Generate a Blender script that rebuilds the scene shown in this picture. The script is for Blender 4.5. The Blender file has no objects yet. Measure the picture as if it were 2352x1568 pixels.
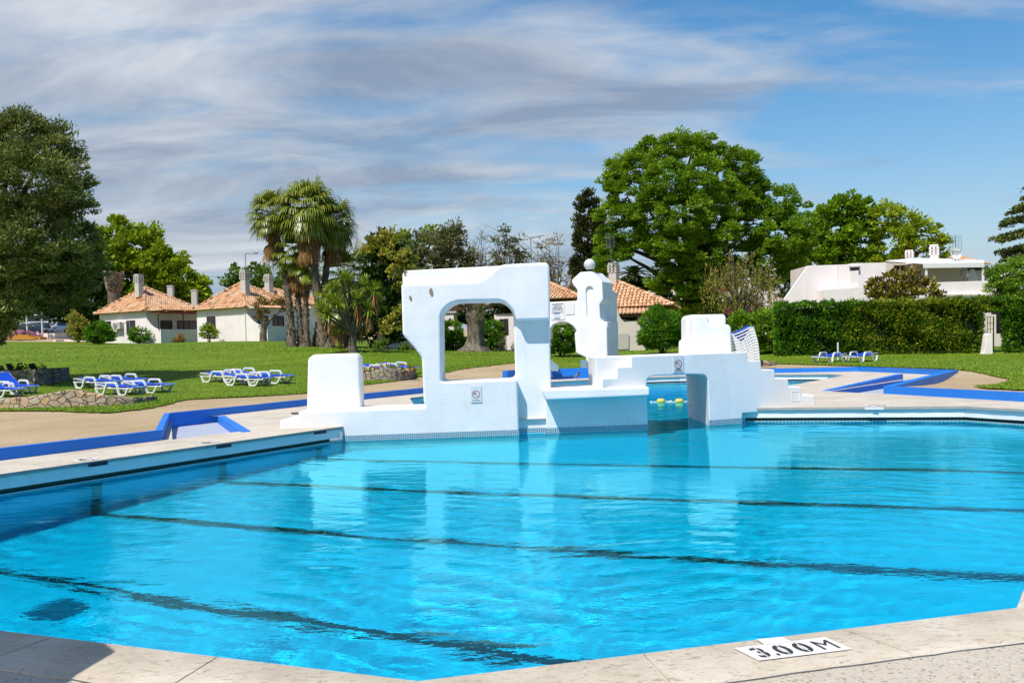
import bpy, bmesh, math, random
import numpy as np
from mathutils import Vector, Matrix, noise
from mathutils.geometry import delaunay_2d_cdt
R = math.radians
rnd = random.Random(7)
S = bpy.context.scene
COL = S.collection

# ------------------------------------------------------------------ camera
EYE = Vector((0, 0, 1.70)); FPX = 2287.0; CX, CY = 1176.0, 784.0
pit = math.atan(16/FPX); rol = math.atan(0.035)
fw = Vector((0, math.cos(pit), math.sin(pit))); up0 = Vector((0, -math.sin(pit), math.cos(pit))); X0 = Vector((1, 0, 0))
rt = math.cos(rol)*X0 - math.sin(rol)*up0
up = math.sin(rol)*X0 + math.cos(rol)*up0
cd = bpy.data.cameras.new('camera'); cam = bpy.data.objects.new('camera', cd); COL.objects.link(cam)
cd.sensor_width = 36; cd.lens = 36*FPX/2352; cd.clip_end = 3000; cd.clip_start = .1
m = Matrix((( rt.x, up.x, -fw.x), (rt.y, up.y, -fw.y), (rt.z, up.z, -fw.z))).to_4x4(); m.translation = EYE
cam.matrix_world = m
S.camera = cam

# ------------------------------------------------------------------ sun, sky, exposure
SUND = Vector((0.73, 1.0, -1.87)).normalized()          # the way the light travels
sun_el = math.asin(-SUND.z); sun_az = math.atan2(-SUND.x, -SUND.y)
sd = bpy.data.lights.new('sun', 'SUN'); sd.energy = 4.6; sd.angle = R(.5); sd.color = (1, .955, .88)
so = bpy.data.objects.new('sun', sd); COL.objects.link(so); so.rotation_euler = SUND.to_track_quat('-Z', 'Y').to_euler()
sd.cycles.is_caustics_light = True
W = bpy.data.worlds.new('World'); S.world = W; W.use_nodes = True
wn, wl = W.node_tree.nodes, W.node_tree.links
SKYS = .085
def build_sky():
    bg = wn['Background']; bg.inputs[1].default_value = SKYS
    sk = wn.new('ShaderNodeTexSky'); sk.sky_type = 'NISHITA'; sk.sun_disc = False
    sk.sun_elevation = sun_el; sk.sun_rotation = sun_az
    sk.air_density = 1.2; sk.dust_density = .35; sk.ozone_density = 2.5
    tc = wn.new('ShaderNodeTexCoord'); sep = wn.new('ShaderNodeSeparateXYZ'); wl.new(tc.outputs['Generated'], sep.inputs[0])
    def M(op, a, b=None, clamp=False):
        n = wn.new('ShaderNodeMath'); n.operation = op; n.use_clamp = clamp
        for i, v in enumerate((a, b)):
            if v is None: continue
            if isinstance(v, (int, float)): n.inputs[i].default_value = v
            else: wl.new(v, n.inputs[i])
        return n.outputs[0]
    # the clouds lie on a flat layer overhead: project the direction on it
    dz = M('ADD', M('MAXIMUM', sep.outputs[2], 0.0), .20)
    px = M('DIVIDE', sep.outputs[0], dz); py = M('DIVIDE', sep.outputs[1], dz)
    cmb = wn.new('ShaderNodeCombineXYZ'); wl.new(px, cmb.inputs[0]); wl.new(py, cmb.inputs[1])
    def layer(rot, sc, nscale, det, rough, dist):
        mp = wn.new('ShaderNodeMapping'); wl.new(cmb.outputs[0], mp.inputs[0])
        mp.inputs['Rotation'].default_value = (0, 0, R(rot)); mp.inputs['Scale'].default_value = sc
        n = wn.new('ShaderNodeTexNoise'); wl.new(mp.outputs[0], n.inputs[0])
        n.inputs['Scale'].default_value = nscale; n.inputs['Detail'].default_value = det
        n.inputs['Roughness'].default_value = rough; n.inputs['Distortion'].default_value = dist
        return n.outputs[0]
    n1 = layer(28, (.55, 1.25, 1), 1.45, 8, .52, .5)
    n2 = layer(20, (.8, 1.7, 1), 3.2, 9, .56, .7)
    nn = M('ADD', M('MULTIPLY', M('SUBTRACT', M('ADD', M('MULTIPLY', n1, .68), M('MULTIPLY', n2, .32)), .5), 1.45), .5)
    # thicker towards the left of the view
    az = M('ARCTAN2', sep.outputs[0], sep.outputs[1])
    cov = M('SUBTRACT', .185, M('MULTIPLY', az, .38))
    cov2 = M('SUBTRACT', cov, M('MULTIPLY', M('MAXIMUM', M('SUBTRACT', sep.outputs[2], .22), 0.0), .25))
    thick = M('MULTIPLY', M('ADD', M('SUBTRACT', nn, .53), cov2), 3.6, True)
    mask = M('MULTIPLY', M('SMOOTH_MIN', thick, .93), 1.0, True)
    # cloud body: light and grey patches
    n3 = layer(15, (.6, 1.1, 1), 1.9, 9, .6, .5)
    sh = M('MULTIPLY', M('SUBTRACT', n3, .40), 3.6, True)
    cm = wn.new('ShaderNodeMix'); cm.data_type = 'RGBA'; wl.new(sh, cm.inputs[0])
    k = 1/SKYS
    cm.inputs[6].default_value = (.27*k, .325*k, .43*k, 1); cm.inputs[7].default_value = (.70*k, .73*k, .76*k, 1)
    mx = wn.new('ShaderNodeMix'); mx.data_type = 'RGBA'; wl.new(mask, mx.inputs[0])
    hs = wn.new('ShaderNodeHueSaturation'); hs.inputs['Saturation'].default_value = 1.45; hs.inputs['Value'].default_value = 1.4
    wl.new(sk.outputs[0], hs.inputs['Color'])
    # pale lavender air low over the horizon
    hz = wn.new('ShaderNodeMix'); hz.data_type = 'RGBA'; wl.new(M('POWER', 2.718, M('MULTIPLY', M('MAXIMUM', sep.outputs[2], 0.0), -9.0)), hz.inputs[0])
    wl.new(hs.outputs[0], hz.inputs[6]); hz.inputs[7].default_value = (.30*k, .39*k, .62*k, 1)
    wl.new(hz.outputs[2], mx.inputs[6]); wl.new(cm.outputs[2], mx.inputs[7])
    wl.new(mx.outputs[2], bg.inputs[0])
build_sky()
S.view_settings.view_transform = 'Standard'; S.view_settings.look = 'None'; S.view_settings.exposure = .12; S.view_settings.gamma = 1
S.cycles.use_denoising = True
S.cycles.caustics_refractive = True; S.cycles.caustics_reflective = False
S.cycles.sample_clamp_indirect = 4
S.cycles.max_bounces = 8; S.cycles.transparent_max_bounces = 8

# ------------------------------------------------------------------ pixels to world (pixels of a 2352-wide view)
def ray(px, py):
    px = float(px); py = float(py)
    d = fw + ((px-CX)/FPX)*rt - ((py-CY)/FPX)*up
    return d / d.y
def G(px, py, z=0.29):
    d = ray(px, py); return EYE + d*((z-EYE.z)/d.z)
def V(px, py, Y):
    Y = float(Y)
    return EYE + ray(px, py)*Y
U = Vector((.469, .883, 0)).normalized(); Vd = Vector((.883, -.469, 0)).normalized()
def onplane(px, py, O, a):
    """point where the pixel's ray meets the upright plane through O along a: (s, z)"""
    a = Vector(a).normalized(); n = Vector((a.y, -a.x, 0)); d = ray(px, py)
    t = (Vector(O)-EYE).dot(n)/d.dot(n); p = EYE + d*t
    return ((p-Vector(O)).dot(a), p.z)
c3 = lambda x, y: (631.6+.29297*x, 574.2+.29297*y)
c4 = lambda x, y: (1205.9+.29297*x, 574.2+.29297*y)
c1 = lambda x, y: (.29297*x, 516.8+.29297*y)
c6 = lambda x, y: (1722.7+.293*x, 430.7+.293*y)
big = lambda x, y: (1665.2+.292*x, 815.4+.292*y)

# ------------------------------------------------------------------ object helpers
def tag(o, label=None, cat=None, group=None, kind=None):
    if label: o['label'] = label
    if cat: o['category'] = cat
    if group: o['group'] = group
    if kind: o['kind'] = kind
    return o
def thing(name, loc, label, cat, group=None, rz=0.0):
    o = bpy.data.objects.new(name, None); COL.objects.link(o); o.location = loc; o.rotation_euler = (0, 0, rz)
    o.empty_display_size = .2
    return tag(o, label, cat, group)
def link(name, me, parent=None, world=True):
    o = bpy.data.objects.new(name, me); COL.objects.link(o)
    if parent is not None:
        o.parent = parent
        if world:
            off = Vector(parent.location); p = parent.parent
            while p is not None: off += Vector(p.location); p = p.parent
            me.transform(Matrix.Translation(-off))
    return o
class MB:
    """collects faces; build() links them as one mesh object"""
    def __init__(s): s.v = []; s.f = []; s.mi = []; s.m = 0
    def add(s, vs, fs):
        n = len(s.v); s.v.extend([tuple(q) for q in vs])
        for f in fs: s.f.append([n+i for i in f]); s.mi.append(s.m)
        return s
    def box(s, c, size, rz=0.0, rot=None):
        hx, hy, hz = size[0]/2, size[1]/2, size[2]/2
        M_ = rot if rot is not None else Matrix.Rotation(rz, 3, 'Z')
        vs = [Vector(c)+M_ @ Vector((x*hx, y*hy, z*hz)) for z in (-1, 1) for y in (-1, 1) for x in (-1, 1)]
        return s.add(vs, [(0,2,3,1),(4,5,7,6),(0,1,5,4),(2,6,7,3),(0,4,6,2),(1,3,7,5)])
    def boxv(s, o, a, b, c):
        o = Vector(o); a = Vector(a); b = Vector(b); c = Vector(c)
        vs = [o, o+a, o+a+b, o+b, o+c, o+a+c, o+a+b+c, o+b+c]
        return s.add(vs, [(0,3,2,1),(4,5,6,7),(0,1,5,4),(1,2,6,5),(2,3,7,6),(3,0,4,7)])
    def tube(s, pts, r, n=8, cap=True):
        pts = [Vector(p) for p in pts]; rs = r if isinstance(r, (list, tuple)) else [r]*len(pts)
        vs = []; prev = None
        for i, p in enumerate(pts):
            t = (pts[min(i+1, len(pts)-1)]-pts[max(i-1, 0)]).normalized()
            if prev is None: a = t.orthogonal().normalized()
            else: a = (prev - t*prev.dot(t)).normalized()
            prev = a; b = t.cross(a)
            for k in range(n):
                an = 2*math.pi*k/n; vs.append(p+(a*math.cos(an)+b*math.sin(an))*rs[i])
        fs = []
        for i in range(len(pts)-1):
            for k in range(n):
                k2 = (k+1) % n; fs.append((i*n+k, i*n+k2, (i+1)*n+k2, (i+1)*n+k))
        if cap: fs.append(tuple(range(n))[::-1]); fs.append(tuple((len(pts)-1)*n+k for k in range(n)))
        return s.add(vs, fs)
    def lathe(s, c, prof, n=16, axis=None):
        c = Vector(c); vs = []
        Q = Vector((0, 0, 1)).rotation_difference(Vector(axis)).to_matrix() if axis is not None else Matrix.Identity(3)
        for r, z in prof:
            for k in range(n):
                an = 2*math.pi*k/n; vs.append(c+Q @ Vector((r*math.cos(an), r*math.sin(an), z)))
        fs = []
        for i in range(len(prof)-1):
            for k in range(n):
                k2 = (k+1) % n; fs.append((i*n+k, i*n+k2, (i+1)*n+k2, (i+1)*n+k))
        fs.append(tuple(range(n))[::-1]); fs.append(tuple((len(prof)-1)*n+k for k in range(n)))
        return s.add(vs, fs)
    def prism(s, loop, off):
        """loop: 3D points; off: extrusion vector"""
        loop = [Vector(p) for p in loop]; n = len(loop); off = Vector(off)
        vs = loop+[p+off for p in loop]
        fs = [tuple(range(n)), tuple(range(2*n-1, n-1, -1))]+[(i, n+i, n+(i+1) % n, (i+1) % n) for i in range(n)]
        return s.add(vs, fs)
    def sweep(s, path, w, t, side=Vector((0, 1, 0))):
        """flat bar along path: w along side, t in the plane of the path"""
        pts = [Vector(p) for p in path]; vs = []
        for i, p in enumerate(pts):
            d1 = (p-pts[i-1]).normalized() if i else None
            d2 = (pts[i+1]-p).normalized() if i < len(pts)-1 else None
            if d1 is None: tt = d2; k = 1
            elif d2 is None: tt = d1; k = 1
            else:
                tt = (d1+d2).normalized(); k = 1/max(.5, tt.dot(d1))
            n_ = tt.cross(side).normalized()*t/2*k; sv = side*w/2
            vs += [p+n_+sv, p+n_-sv, p-n_-sv, p-n_+sv]
        fs = []
        for i in range(len(pts)-1):
            a = 4*i; b = a+4
            for k in range(4): k2 = (k+1) % 4; fs.append((a+k, a+k2, b+k2, b+k))
        fs.append((3, 2, 1, 0)); e = 4*(len(pts)-1); fs.append((e, e+1, e+2, e+3))
        return s.add(vs, fs)
    def build(s, name, mat, parent=None, smooth=None, bevel=0, world=True, segs=2):
        me = bpy.data.meshes.new(name); me.from_pydata(s.v, [], s.f)
        for mm in (mat if isinstance(mat, (list, tuple)) else [mat]): me.materials.append(mm)
        if isinstance(mat, (list, tuple)): me.polygons.foreach_set('material_index', s.mi)
        bm = bmesh.new(); bm.from_mesh(me); bmesh.ops.recalc_face_normals(bm, faces=bm.faces)
        if bevel:
            eds = [e for e in bm.edges if e.is_manifold and e.calc_face_angle(0) > .5]
            bmesh.ops.bevel(bm, geom=eds, offset=bevel, segments=segs, profile=.5, affect='EDGES', clamp_overlap=True)
        bm.to_mesh(me); bm.free()
        if smooth is not None:
            me.polygons.foreach_set('use_smooth', [True]*len(me.polygons)); me.set_sharp_from_angle(angle=R(smooth))
        me.update()
        return link(name, me, parent, world)
def np_mesh(name, verts, faces4, mat, parent=None, attr=None, smooth=False, world=True):
    """fast mesh from arrays; faces (n,3) or (n,4)"""
    me = bpy.data.meshes.new(name); nv = len(verts); nf, k = faces4.shape
    me.vertices.add(nv); me.vertices.foreach_set('co', np.asarray(verts, np.float32).ravel())
    me.loops.add(nf*k); me.loops.foreach_set('vertex_index', faces4.astype(np.int32).ravel())
    me.polygons.add(nf); me.polygons.foreach_set('loop_start', np.arange(0, nf*k, k, dtype=np.int32))
    if smooth: me.polygons.foreach_set('use_smooth', np.ones(nf, bool))
    if attr is not None:
        a = me.attributes.new('var', 'FLOAT', 'POINT'); a.data.foreach_set('value', np.asarray(attr, np.float32))
    me.materials.append(mat); me.update(calc_edges=True)
    return link(name, me, parent, world)

# ------------------------------------------------------------------ materials
class NT:
    def __init__(s, name):
        s.mat = bpy.data.materials.new(name); s.mat.use_nodes = True; s.nt = s.mat.node_tree
        s.p = s.nt.nodes['Principled BSDF']; s.out = s.nt.nodes['Material Output']; s.tc = None
    def n(s, t): return s.nt.nodes.new('ShaderNode'+t)
    def l(s, a, b): s.nt.links.new(a, b)
    def co(s, scale=(1, 1, 1), rot=(0, 0, 0)):
        if s.tc is None:
            s.tc = s.n('NewGeometry').outputs['Position']
        mp = s.n('Mapping'); s.l(s.tc, mp.inputs[0]); mp.inputs['Scale'].default_value = scale; mp.inputs['Rotation'].default_value = rot
        return mp.outputs[0]
    def noise(s, scale, det=4, rough=.55, vec=None, dist=0):
        n = s.n('TexNoise'); s.l(vec if vec is not None else s.co(), n.inputs[0])
        n.inputs['Scale'].default_value = scale; n.inputs['Detail'].default_value = det; n.inputs['Roughness'].default_value = rough; n.inputs['Distortion'].default_value = dist
        return n.outputs[0]
    def ramp(s, x, stops):
        r = s.n('ValToRGB'); s.l(x, r.inputs[0]); e = r.color_ramp.elements
        while len(e) > 1: e.remove(e[-1])
        e[0].position = stops[0][0]; e[0].color = (*stops[0][1], 1)
        for p, c in stops[1:]:
            q = e.new(p); q.color = (*c, 1)
        return r.outputs[0]
    def mix(s, f, a, b, mode='MIX'):
        n = s.n('Mix'); n.data_type = 'RGBA'; n.blend_type = mode
        for i, v in ((0, f), (6, a), (7, b)):
            if isinstance(v, (int, float)): n.inputs[i].default_value = v
            elif isinstance(v, tuple): n.inputs[i].default_value = (*v, 1)
            else: s.l(v, n.inputs[i])
        return n.outputs[2]
    def math(s, op, a, b=None, clamp=False):
        n = s.n('Math'); n.operation = op; n.use_clamp = clamp
        for i, v in enumerate((a, b)):
            if v is None: continue
            if isinstance(v, (int, float)): n.inputs[i].default_value = v
            else: s.l(v, n.inputs[i])
        return n.outputs[0]
    def base(s, v):
        if isinstance(v, tuple): s.p.inputs['Base Color'].default_value = (*v, 1)
        else: s.l(v, s.p.inputs['Base Color'])
    def rough(s, v, spec=.5):
        s.p.inputs['Roughness'].default_value = v; s.p.inputs['Specular IOR Level'].default_value = spec
    def bump(s, h, strength=.3, dist=.02):
        b = s.n('Bump'); s.l(h, b.inputs['Height']); b.inputs['Strength'].default_value = strength; b.inputs['Distance'].default_value = dist
        s.l(b.outputs[0], s.p.inputs['Normal']); return b
def plain(name, col, rough=.6, spec=.4, metal=0, var=.12, vscale=3, bump=0, bscale=60):
    t = NT(name); c2 = tuple(x*(1-var) for x in col)
    t.base(t.mix(t.noise(vscale), c2, col) if var else col); t.rough(rough, spec); t.p.inputs['Metallic'].default_value = metal
    if bump: t.bump(t.noise(bscale), bump, .01)
    return t.mat

def m_stucco(name, col=(.835, .835, .83), stain=.10, bs=.6):
    t = NT(name)
    a = t.noise(1.3, 5, .6); col2 = tuple(c*(1-stain) for c in col)
    c = t.mix(t.ramp(a, [(.35, (0, 0, 0)), (.65, (1, 1, 1))]), col2, col)
    # hairline repairs and small blisters
    ns = t.noise(.9, 3, .6); wv = t.noise(5, 6, .65, dist=1.2)
    dr = t.noise(5, 6, .7, t.co((1, 1, .12))); c = t.mix(t.math('MULTIPLY', t.ramp(dr, [(.56, (0, 0, 0)), (.72, (1, 1, 1))]), .5), c, tuple(x*.80*q for x, q in zip(col, (1, .985, .94))))
    gr = t.noise(30, 4, .7); c = t.mix(t.math('MULTIPLY', t.ramp(gr, [(.70, (0, 0, 0)), (.76, (1, 1, 1))]), .15), c, tuple(x*.7 for x in col))
    t.base(c); t.rough(.62, .3)
    vor = t.n('TexVoronoi'); vor.feature = 'DISTANCE_TO_EDGE'; t.l(t.co(), vor.inputs[0]); vor.inputs['Scale'].default_value = 1.7
    nv = t.noise(7, 3, .6)
    vv = t.n('VectorMath'); vv.operation = 'ADD'; t.l(t.co(), vv.inputs[0])
    sc = t.n('VectorMath'); sc.operation = 'SCALE'; nc = t.n('TexNoise'); t.l(t.co(), nc.inputs[0]); nc.inputs['Scale'].default_value = 3; nc.inputs['Detail'].default_value = 5
    t.l(nc.outputs['Color'], sc.inputs[0]); sc.inputs['Scale'].default_value = .9; t.l(sc.outputs[0], vv.inputs[1]); t.l(vv.outputs[0], vor.inputs[0])
    ed = t.ramp(vor.outputs['Distance'], [(0, (0, 0, 0)), (.018, (1, 1, 1))])
    sel = t.ramp(t.noise(1.1, 2, .5), [(.5, (1, 1, 1)), (.6, (0, 0, 0))])
    crack = t.math('MAXIMUM', ed, sel)
    h = t.math('ADD', t.math('MULTIPLY', wv, .6), t.math('MULTIPLY', t.noise(38, 4, .6), .35))
    h = t.math('ADD', h, t.math('MULTIPLY', crack, .35))
    t.bump(h, bs, .012)
    return t.mat
WHITE = m_stucco('white_stucco')
WHITE2 = m_stucco('house_stucco', (.88, .80, .785), .08, .4)
CREAM = m_stucco('cream_stucco', (.72, .63, .55), .08, .3)

def m_deck():
    t = NT('deck_stone'); v = t.co()
    n1 = t.noise(1.1, 6, .65); n2 = t.noise(9, 5, .7, dist=.6); n3 = t.noise(60, 3, .6)
    c = t.mix(t.ramp(n1, [(.3, (.50, .425, .335)), (.5, (.60, .53, .435)), (.72, (.66, .60, .52))]), (.6, .5, .4), (.7, .62, .52))
    c = t.ramp(n1, [(.3, (.47, .40, .31)), (.5, (.58, .51, .42)), (.72, (.65, .59, .51))])
    c = t.mix(t.ramp(n2, [(.55, (0, 0, 0)), (.68, (1, 1, 1))]), c, (.40, .335, .255))
    c = t.mix(t.ramp(n3, [(.62, (0, 0, 0)), (.72, (1, 1, 1))]), c, (.36, .31, .25))
    t.base(c); t.rough(.75, .3); t.bump(t.math('ADD', t.math('MULTIPLY', n2, .5), t.math('MULTIPLY', n3, .5)), .5, .008)
    return t.mat
DECK = m_deck()
def m_coping():
    t = NT('coping_stone')
    n1 = t.noise(2.2, 6, .65); n2 = t.noise(14, 6, .72, t.co((1, 2.2, 1), (0, 0, R(-20))), 1.0); n3 = t.noise(120, 3, .6)
    c = t.ramp(n1, [(.3, (.46, .385, .29)), (.5, (.57, .49, .385)), (.7, (.66, .59, .49))])
    c = t.mix(t.ramp(n2, [(.54, (0, 0, 0)), (.64, (1, 1, 1))]), c, (.34, .275, .2))
    c = t.mix(t.math('MULTIPLY', t.ramp(n3, [(.6, (0, 0, 0)), (.7, (1, 1, 1))]), .6), c, (.7, .64, .54))
    t.base(c); t.rough(.7, .3); t.bump(t.math('ADD', n2, t.math('MULTIPLY', n3, .4)), .6, .006)
    return t.mat
COPE = m_coping()
def m_pebble(name='pebble_paving', base=(.56, .49, .40), far=False):
    t = NT(name); vo = t.n('TexVoronoi'); t.l(t.co((1, 1, 1)), vo.inputs[0]); vo.inputs['Scale'].default_value = 58; vo.inputs['Randomness'].default_value = 1
    vo.feature = 'F1'
    cc = t.ramp(t.n('SeparateColor').outputs[0], [(0, (0, 0, 0)), (1, (1, 1, 1))])
    sepn = t.n('SeparateColor'); t.l(vo.outputs['Color'], sepn.inputs[0])
    peb = t.ramp(sepn.outputs[0], [(0, (.28, .2, .13)), (.2, (.52, .42, .31)), (.45, (.66, .59, .5)), (.7, (.45, .33, .2)), (.8, (.16, .14, .14)), (.9, (.6, .53, .43)), (1, (.3, .3, .3))])
    m_ = t.ramp(vo.outputs['Distance'], [(.36, (1, 1, 1)), (.48, (0, 0, 0))])
    sel = t.ramp(sepn.outputs[1], [(.2, (0, 0, 0)), (.25, (1, 1, 1))])
    fac = t.mix(1.0, m_, sel, 'MULTIPLY')
    b = t.mix(t.noise(1.2, 5, .6), tuple(x*.86 for x in base), base)
    t.base(t.mix(fac, b, peb)); t.rough(.7, .35)
    t.bump(t.math('ADD', fac, t.math('MULTIPLY', t.noise(200, 2), .3)), .5, .004)
    return t.mat
PEB = m_pebble()
def m_path():
    t = NT('sand_path'); n1 = t.noise(.5, 6, .6); n2 = t.noise(7, 6, .7); n3 = t.noise(45, 4, .75); n4 = t.noise(2.2, 5, .7, t.co((1, .35, 1)))
    c = t.ramp(n1, [(.3, (.46, .33, .18)), (.5, (.55, .41, .245)), (.7, (.64, .51, .34))])
    c = t.mix(t.ramp(n4, [(.55, (0, 0, 0)), (.75, (1, 1, 1))]), c, (.60, .52, .40))
    c = t.mix(t.ramp(n3, [(.4, (1, 1, 1)), (.6, (0, 0, 0))]), c, (.30, .22, .13))
    t.base(c); t.rough(.9, .2); t.bump(t.math('ADD', n3, n2), .6, .015); return t.mat
PATH = m_path()
def m_lawn():
    t = NT('lawn_green'); n1 = t.noise(.22, 4, .6, t.co((1, 2.5, 1), (0, 0, R(8)))); n2 = t.noise(2.4, 6, .7, t.co((1, 2.2, 1))); n3 = t.noise(28, 5, .8)
    c = t.ramp(n1, [(.34, (.080, .140, .006)), (.5, (.13, .205, .008)), (.64, (.21, .26, .016))])
    c = t.mix(t.ramp(n2, [(.42, (1, 1, 1)), (.58, (0, 0, 0))]), c, (.10, .175, .008))
    c = t.mix(t.ramp(n2, [(.6, (0, 0, 0)), (.75, (1, 1, 1))]), c, (.27, .30, .03))
    c = t.mix(t.math('MULTIPLY', t.ramp(n3, [(.36, (1, 1, 1)), (.56, (0, 0, 0))]), .6), c, (.07, .13, .008))
    t.base(c); t.rough(.85, .15); t.bump(t.math('ADD', n3, t.math('MULTIPLY', n2, .6)), .35, .03); return t.mat
LAWN = m_lawn()
ASPH = plain('asphalt_grey', (.17, .155, .14), .85, .2, 0, .2, 1, .3, 40)
BLUE = None
def m_blue():
    t = NT('blue_paint'); n1 = t.noise(.8, 4, .5, t.co((1, 1, 3))); n2 = t.noise(3, 5, .7)
    c = t.mix(n1, (.008, .15, .62), (.012, .21, .78))
    c = t.mix(t.ramp(n2, [(.68, (0, 0, 0)), (.74, (1, 1, 1))]), c, (.01, .075, .42)); n4 = t.noise(11, 6, .75); c = t.mix(t.math('MULTIPLY', t.ramp(n4, [(.60, (0, 0, 0)), (.66, (1, 1, 1))]), .55), c, (.13, .30, .60))
    t.base(c); t.rough(.5, .35); wv = t.n('TexWave'); t.l(t.co((0, 0, 1)), wv.inputs[0]); wv.bands_direction = 'Z'; wv.inputs['Scale'].default_value = 9
    t.bump(t.math('ADD', t.math('MULTIPLY', wv.outputs['Fac'], .5), n2), .4, .01); return t.mat
BLUE = m_blue()
def m_mosaic():
    t = NT('mosaic_tile'); v = t.co((1, 1, 1))
    sx = t.n('SeparateXYZ'); t.l(v, sx.inputs[0])
    # grid on the horizontal run (x plus y) and on the height
    h = t.math('ADD', sx.outputs[0], t.math('MULTIPLY', sx.outputs[1], 1.0))
    def line(q, off=0.0):
        f = t.math('FRACT', t.math('MULTIPLY', t.math('ADD', q, 100+off), 1/.036)); return t.math('LESS_THAN', f, .2)
    g = t.math('MAXIMUM', line(h), line(sx.outputs[2]))
    wn_ = t.n('TexWhiteNoise'); wn_.noise_dimensions = '2D'
    cb = t.n('CombineXYZ'); t.l(t.math('FLOOR', t.math('MULTIPLY', t.math('ADD', h, 100), 1/.036)), cb.inputs[0]); t.l(t.math('FLOOR', t.math('MULTIPLY', t.math('ADD', sx.outputs[2], 100), 1/.036)), cb.inputs[1])
    t.l(cb.outputs[0], wn_.inputs[0])
    c = t.ramp(wn_.outputs[0], [(0, (.012, .11, .22)), (.5, (.03, .21, .31)), (1, (.02, .15, .36))])
    t.base(t.mix(g, c, (.62, .68, .62))); t.rough(.25, .5); return t.mat
MOS = m_mosaic()
def m_poolfloor(name='pool_paint', c1=(.008, .62, .96), c2=(.011, .69, .98)):
    t = NT(name); t.base(t.mix(t.noise(.7, 4, .6), c1, c2)); t.rough(.7, .2); return t.mat
PFLOOR = m_poolfloor(); PWALL = m_poolfloor('pool_wall_paint', (.012, .60, .86), (.02, .66, .9))
TEAL = plain('gutter_teal', (.03, .30, .30), .6)
STONEEDGE = plain('coping_edge_stone', (.42, .41, .37), .8, .3, 0, .35, 9, .5, 40)
LANE = plain('lane_tile_navy', (.006, .012, .035), .5)
GREYB = plain('basin_grey', (.42, .46, .55), .7, .3, 0, .15, 2)

def m_water():
    t = NT('water'); nt = t.nt; nt.nodes.remove(t.p)
    g = t.n('BsdfGlass'); g.inputs['IOR'].default_value = 1.33; g.inputs['Roughness'].default_value = 0; g.inputs['Color'].default_value = (.3, .95, 1, 1)
    n1 = t.noise(5.5, 2, .55, t.co((1, 1.5, 1), (0, 0, R(-20)))); n2 = t.noise(16, 2, .5, t.co((1, 1.3, 1), (0, 0, R(35))))
    h = t.math('ADD', t.math('MULTIPLY', n1, .0034), t.math('MULTIPLY', n2, .0019))
    pat = t.ramp(t.noise(.45, 3, .6), [(.35, (.45, .45, .45)), (.7, (1, 1, 1))])
    b = t.n('Bump'); t.l(t.math('MULTIPLY', h, pat), b.inputs['Height']); b.inputs['Strength'].default_value = 1; b.inputs['Distance'].default_value = 1.0; t.l(b.outputs[0], g.inputs['Normal'])
    t.l(g.outputs[0], t.out.inputs[0]); return t.mat
WATER = m_water()
# ------------------------------------------------------------------ plan of the pool
def xy(p): return (p[0], p[1])
def pip(px, py, poly):
    c = False; n = len(poly); j = n-1
    for i in range(n):
        xi, yi = poly[i]; xj, yj = poly[j]
        if (yi > py) != (yj > py) and px < (xj-xi)*(py-yi)/(yj-yi)+xi: c = not c
        j = i
    return c
def pip_np(P, poly):
    x, y = P[:, 0], P[:, 1]; c = np.zeros(len(P), bool); n = len(poly); j = n-1
    for i in range(n):
        xi, yi = poly[i]; xj, yj = poly[j]
        if yi != yj:
            k = ((yi > y) != (yj > y)) & (x < (xj-xi)*(y-yi)/(yj-yi)+xi); c ^= k
        j = i
    return c
YF = 19.55
PL0 = G(0, 1088.6); PL1 = G(786, 979.2)          # left pool edge
N0 = G(0, 1447); N1 = G(960, 1563); N2 = G(2335, 1395); N3 = G(2352, 1355)
RT0 = G(*big(108, 416)); RT1 = G(*big(1870, 402)); RT2 = G(*big(2352, 435))
def inter(p, d, q, e):
    d = Vector(d); e = Vector(e); det = d.x*(-e.y)+e.x*d.y
    t = ((q.x-p.x)*(-e.y)+e.x*(q.y-p.y))/det; return Vector((p.x+d.x*t, p.y+d.y*t, 0))
CORN = inter(PL0, PL1-PL0, N1, N0-N1)
dR = (N3-N2).normalized(); FAR_R = N2+dR*13.6
pool = [xy(CORN), xy(N1), xy(N2), xy(FAR_R), (9.45, FAR_R.y+.45), xy(RT1), xy(RT0),
        (4.3, 21.3), (3.85, 22.3), (5.1, 24.6), xy(G(*big(500, 240))), xy(G(*big(940, 158))), xy(G(*big(800, 148))), (10.2, 40.4), (7, 41.9), (3.9, 41.9), (1.3, 40.6),
        (-.4, 36.5), (-3.2, 30.6), (-2.6, 26), (2.5, 23), (2.5, YF+.2), (-3.3, YF+.2), xy(PL1)]
# top line of the low blue walls (x, y, z)
WL = [G(0, 1031.2, .46), G(372.6, 988.5, .46), G(389.6, 949.5, .46), G(704, 917.7, .46), G(971.5, 891.2, .46), G(1160, 873, .46)]
WLext = WL[0]+(WL[0]-WL[1]).normalized()*12
WR = [G(2028.7, 887.8, .46), G(2182, 850.4, .46), G(1970.3, 843, .46), G(1779, 847, .46)]
WR0 = G(2352, 903, .46); WRext = WR0+(WR0-WR[0]).normalized()*9
cmplx = [(-24, -16), (24, -16), (24, -2), xy(WRext), xy(WR0), xy(WR[0]), xy(WR[1]), xy(WR[2]), xy(WR[3]), (8, 43.6), (3.3, 43.6), (-.2, 42.6)] + \
        [xy(p) for p in reversed(WL)] + [xy(WLext), (-24, 4)]

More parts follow.
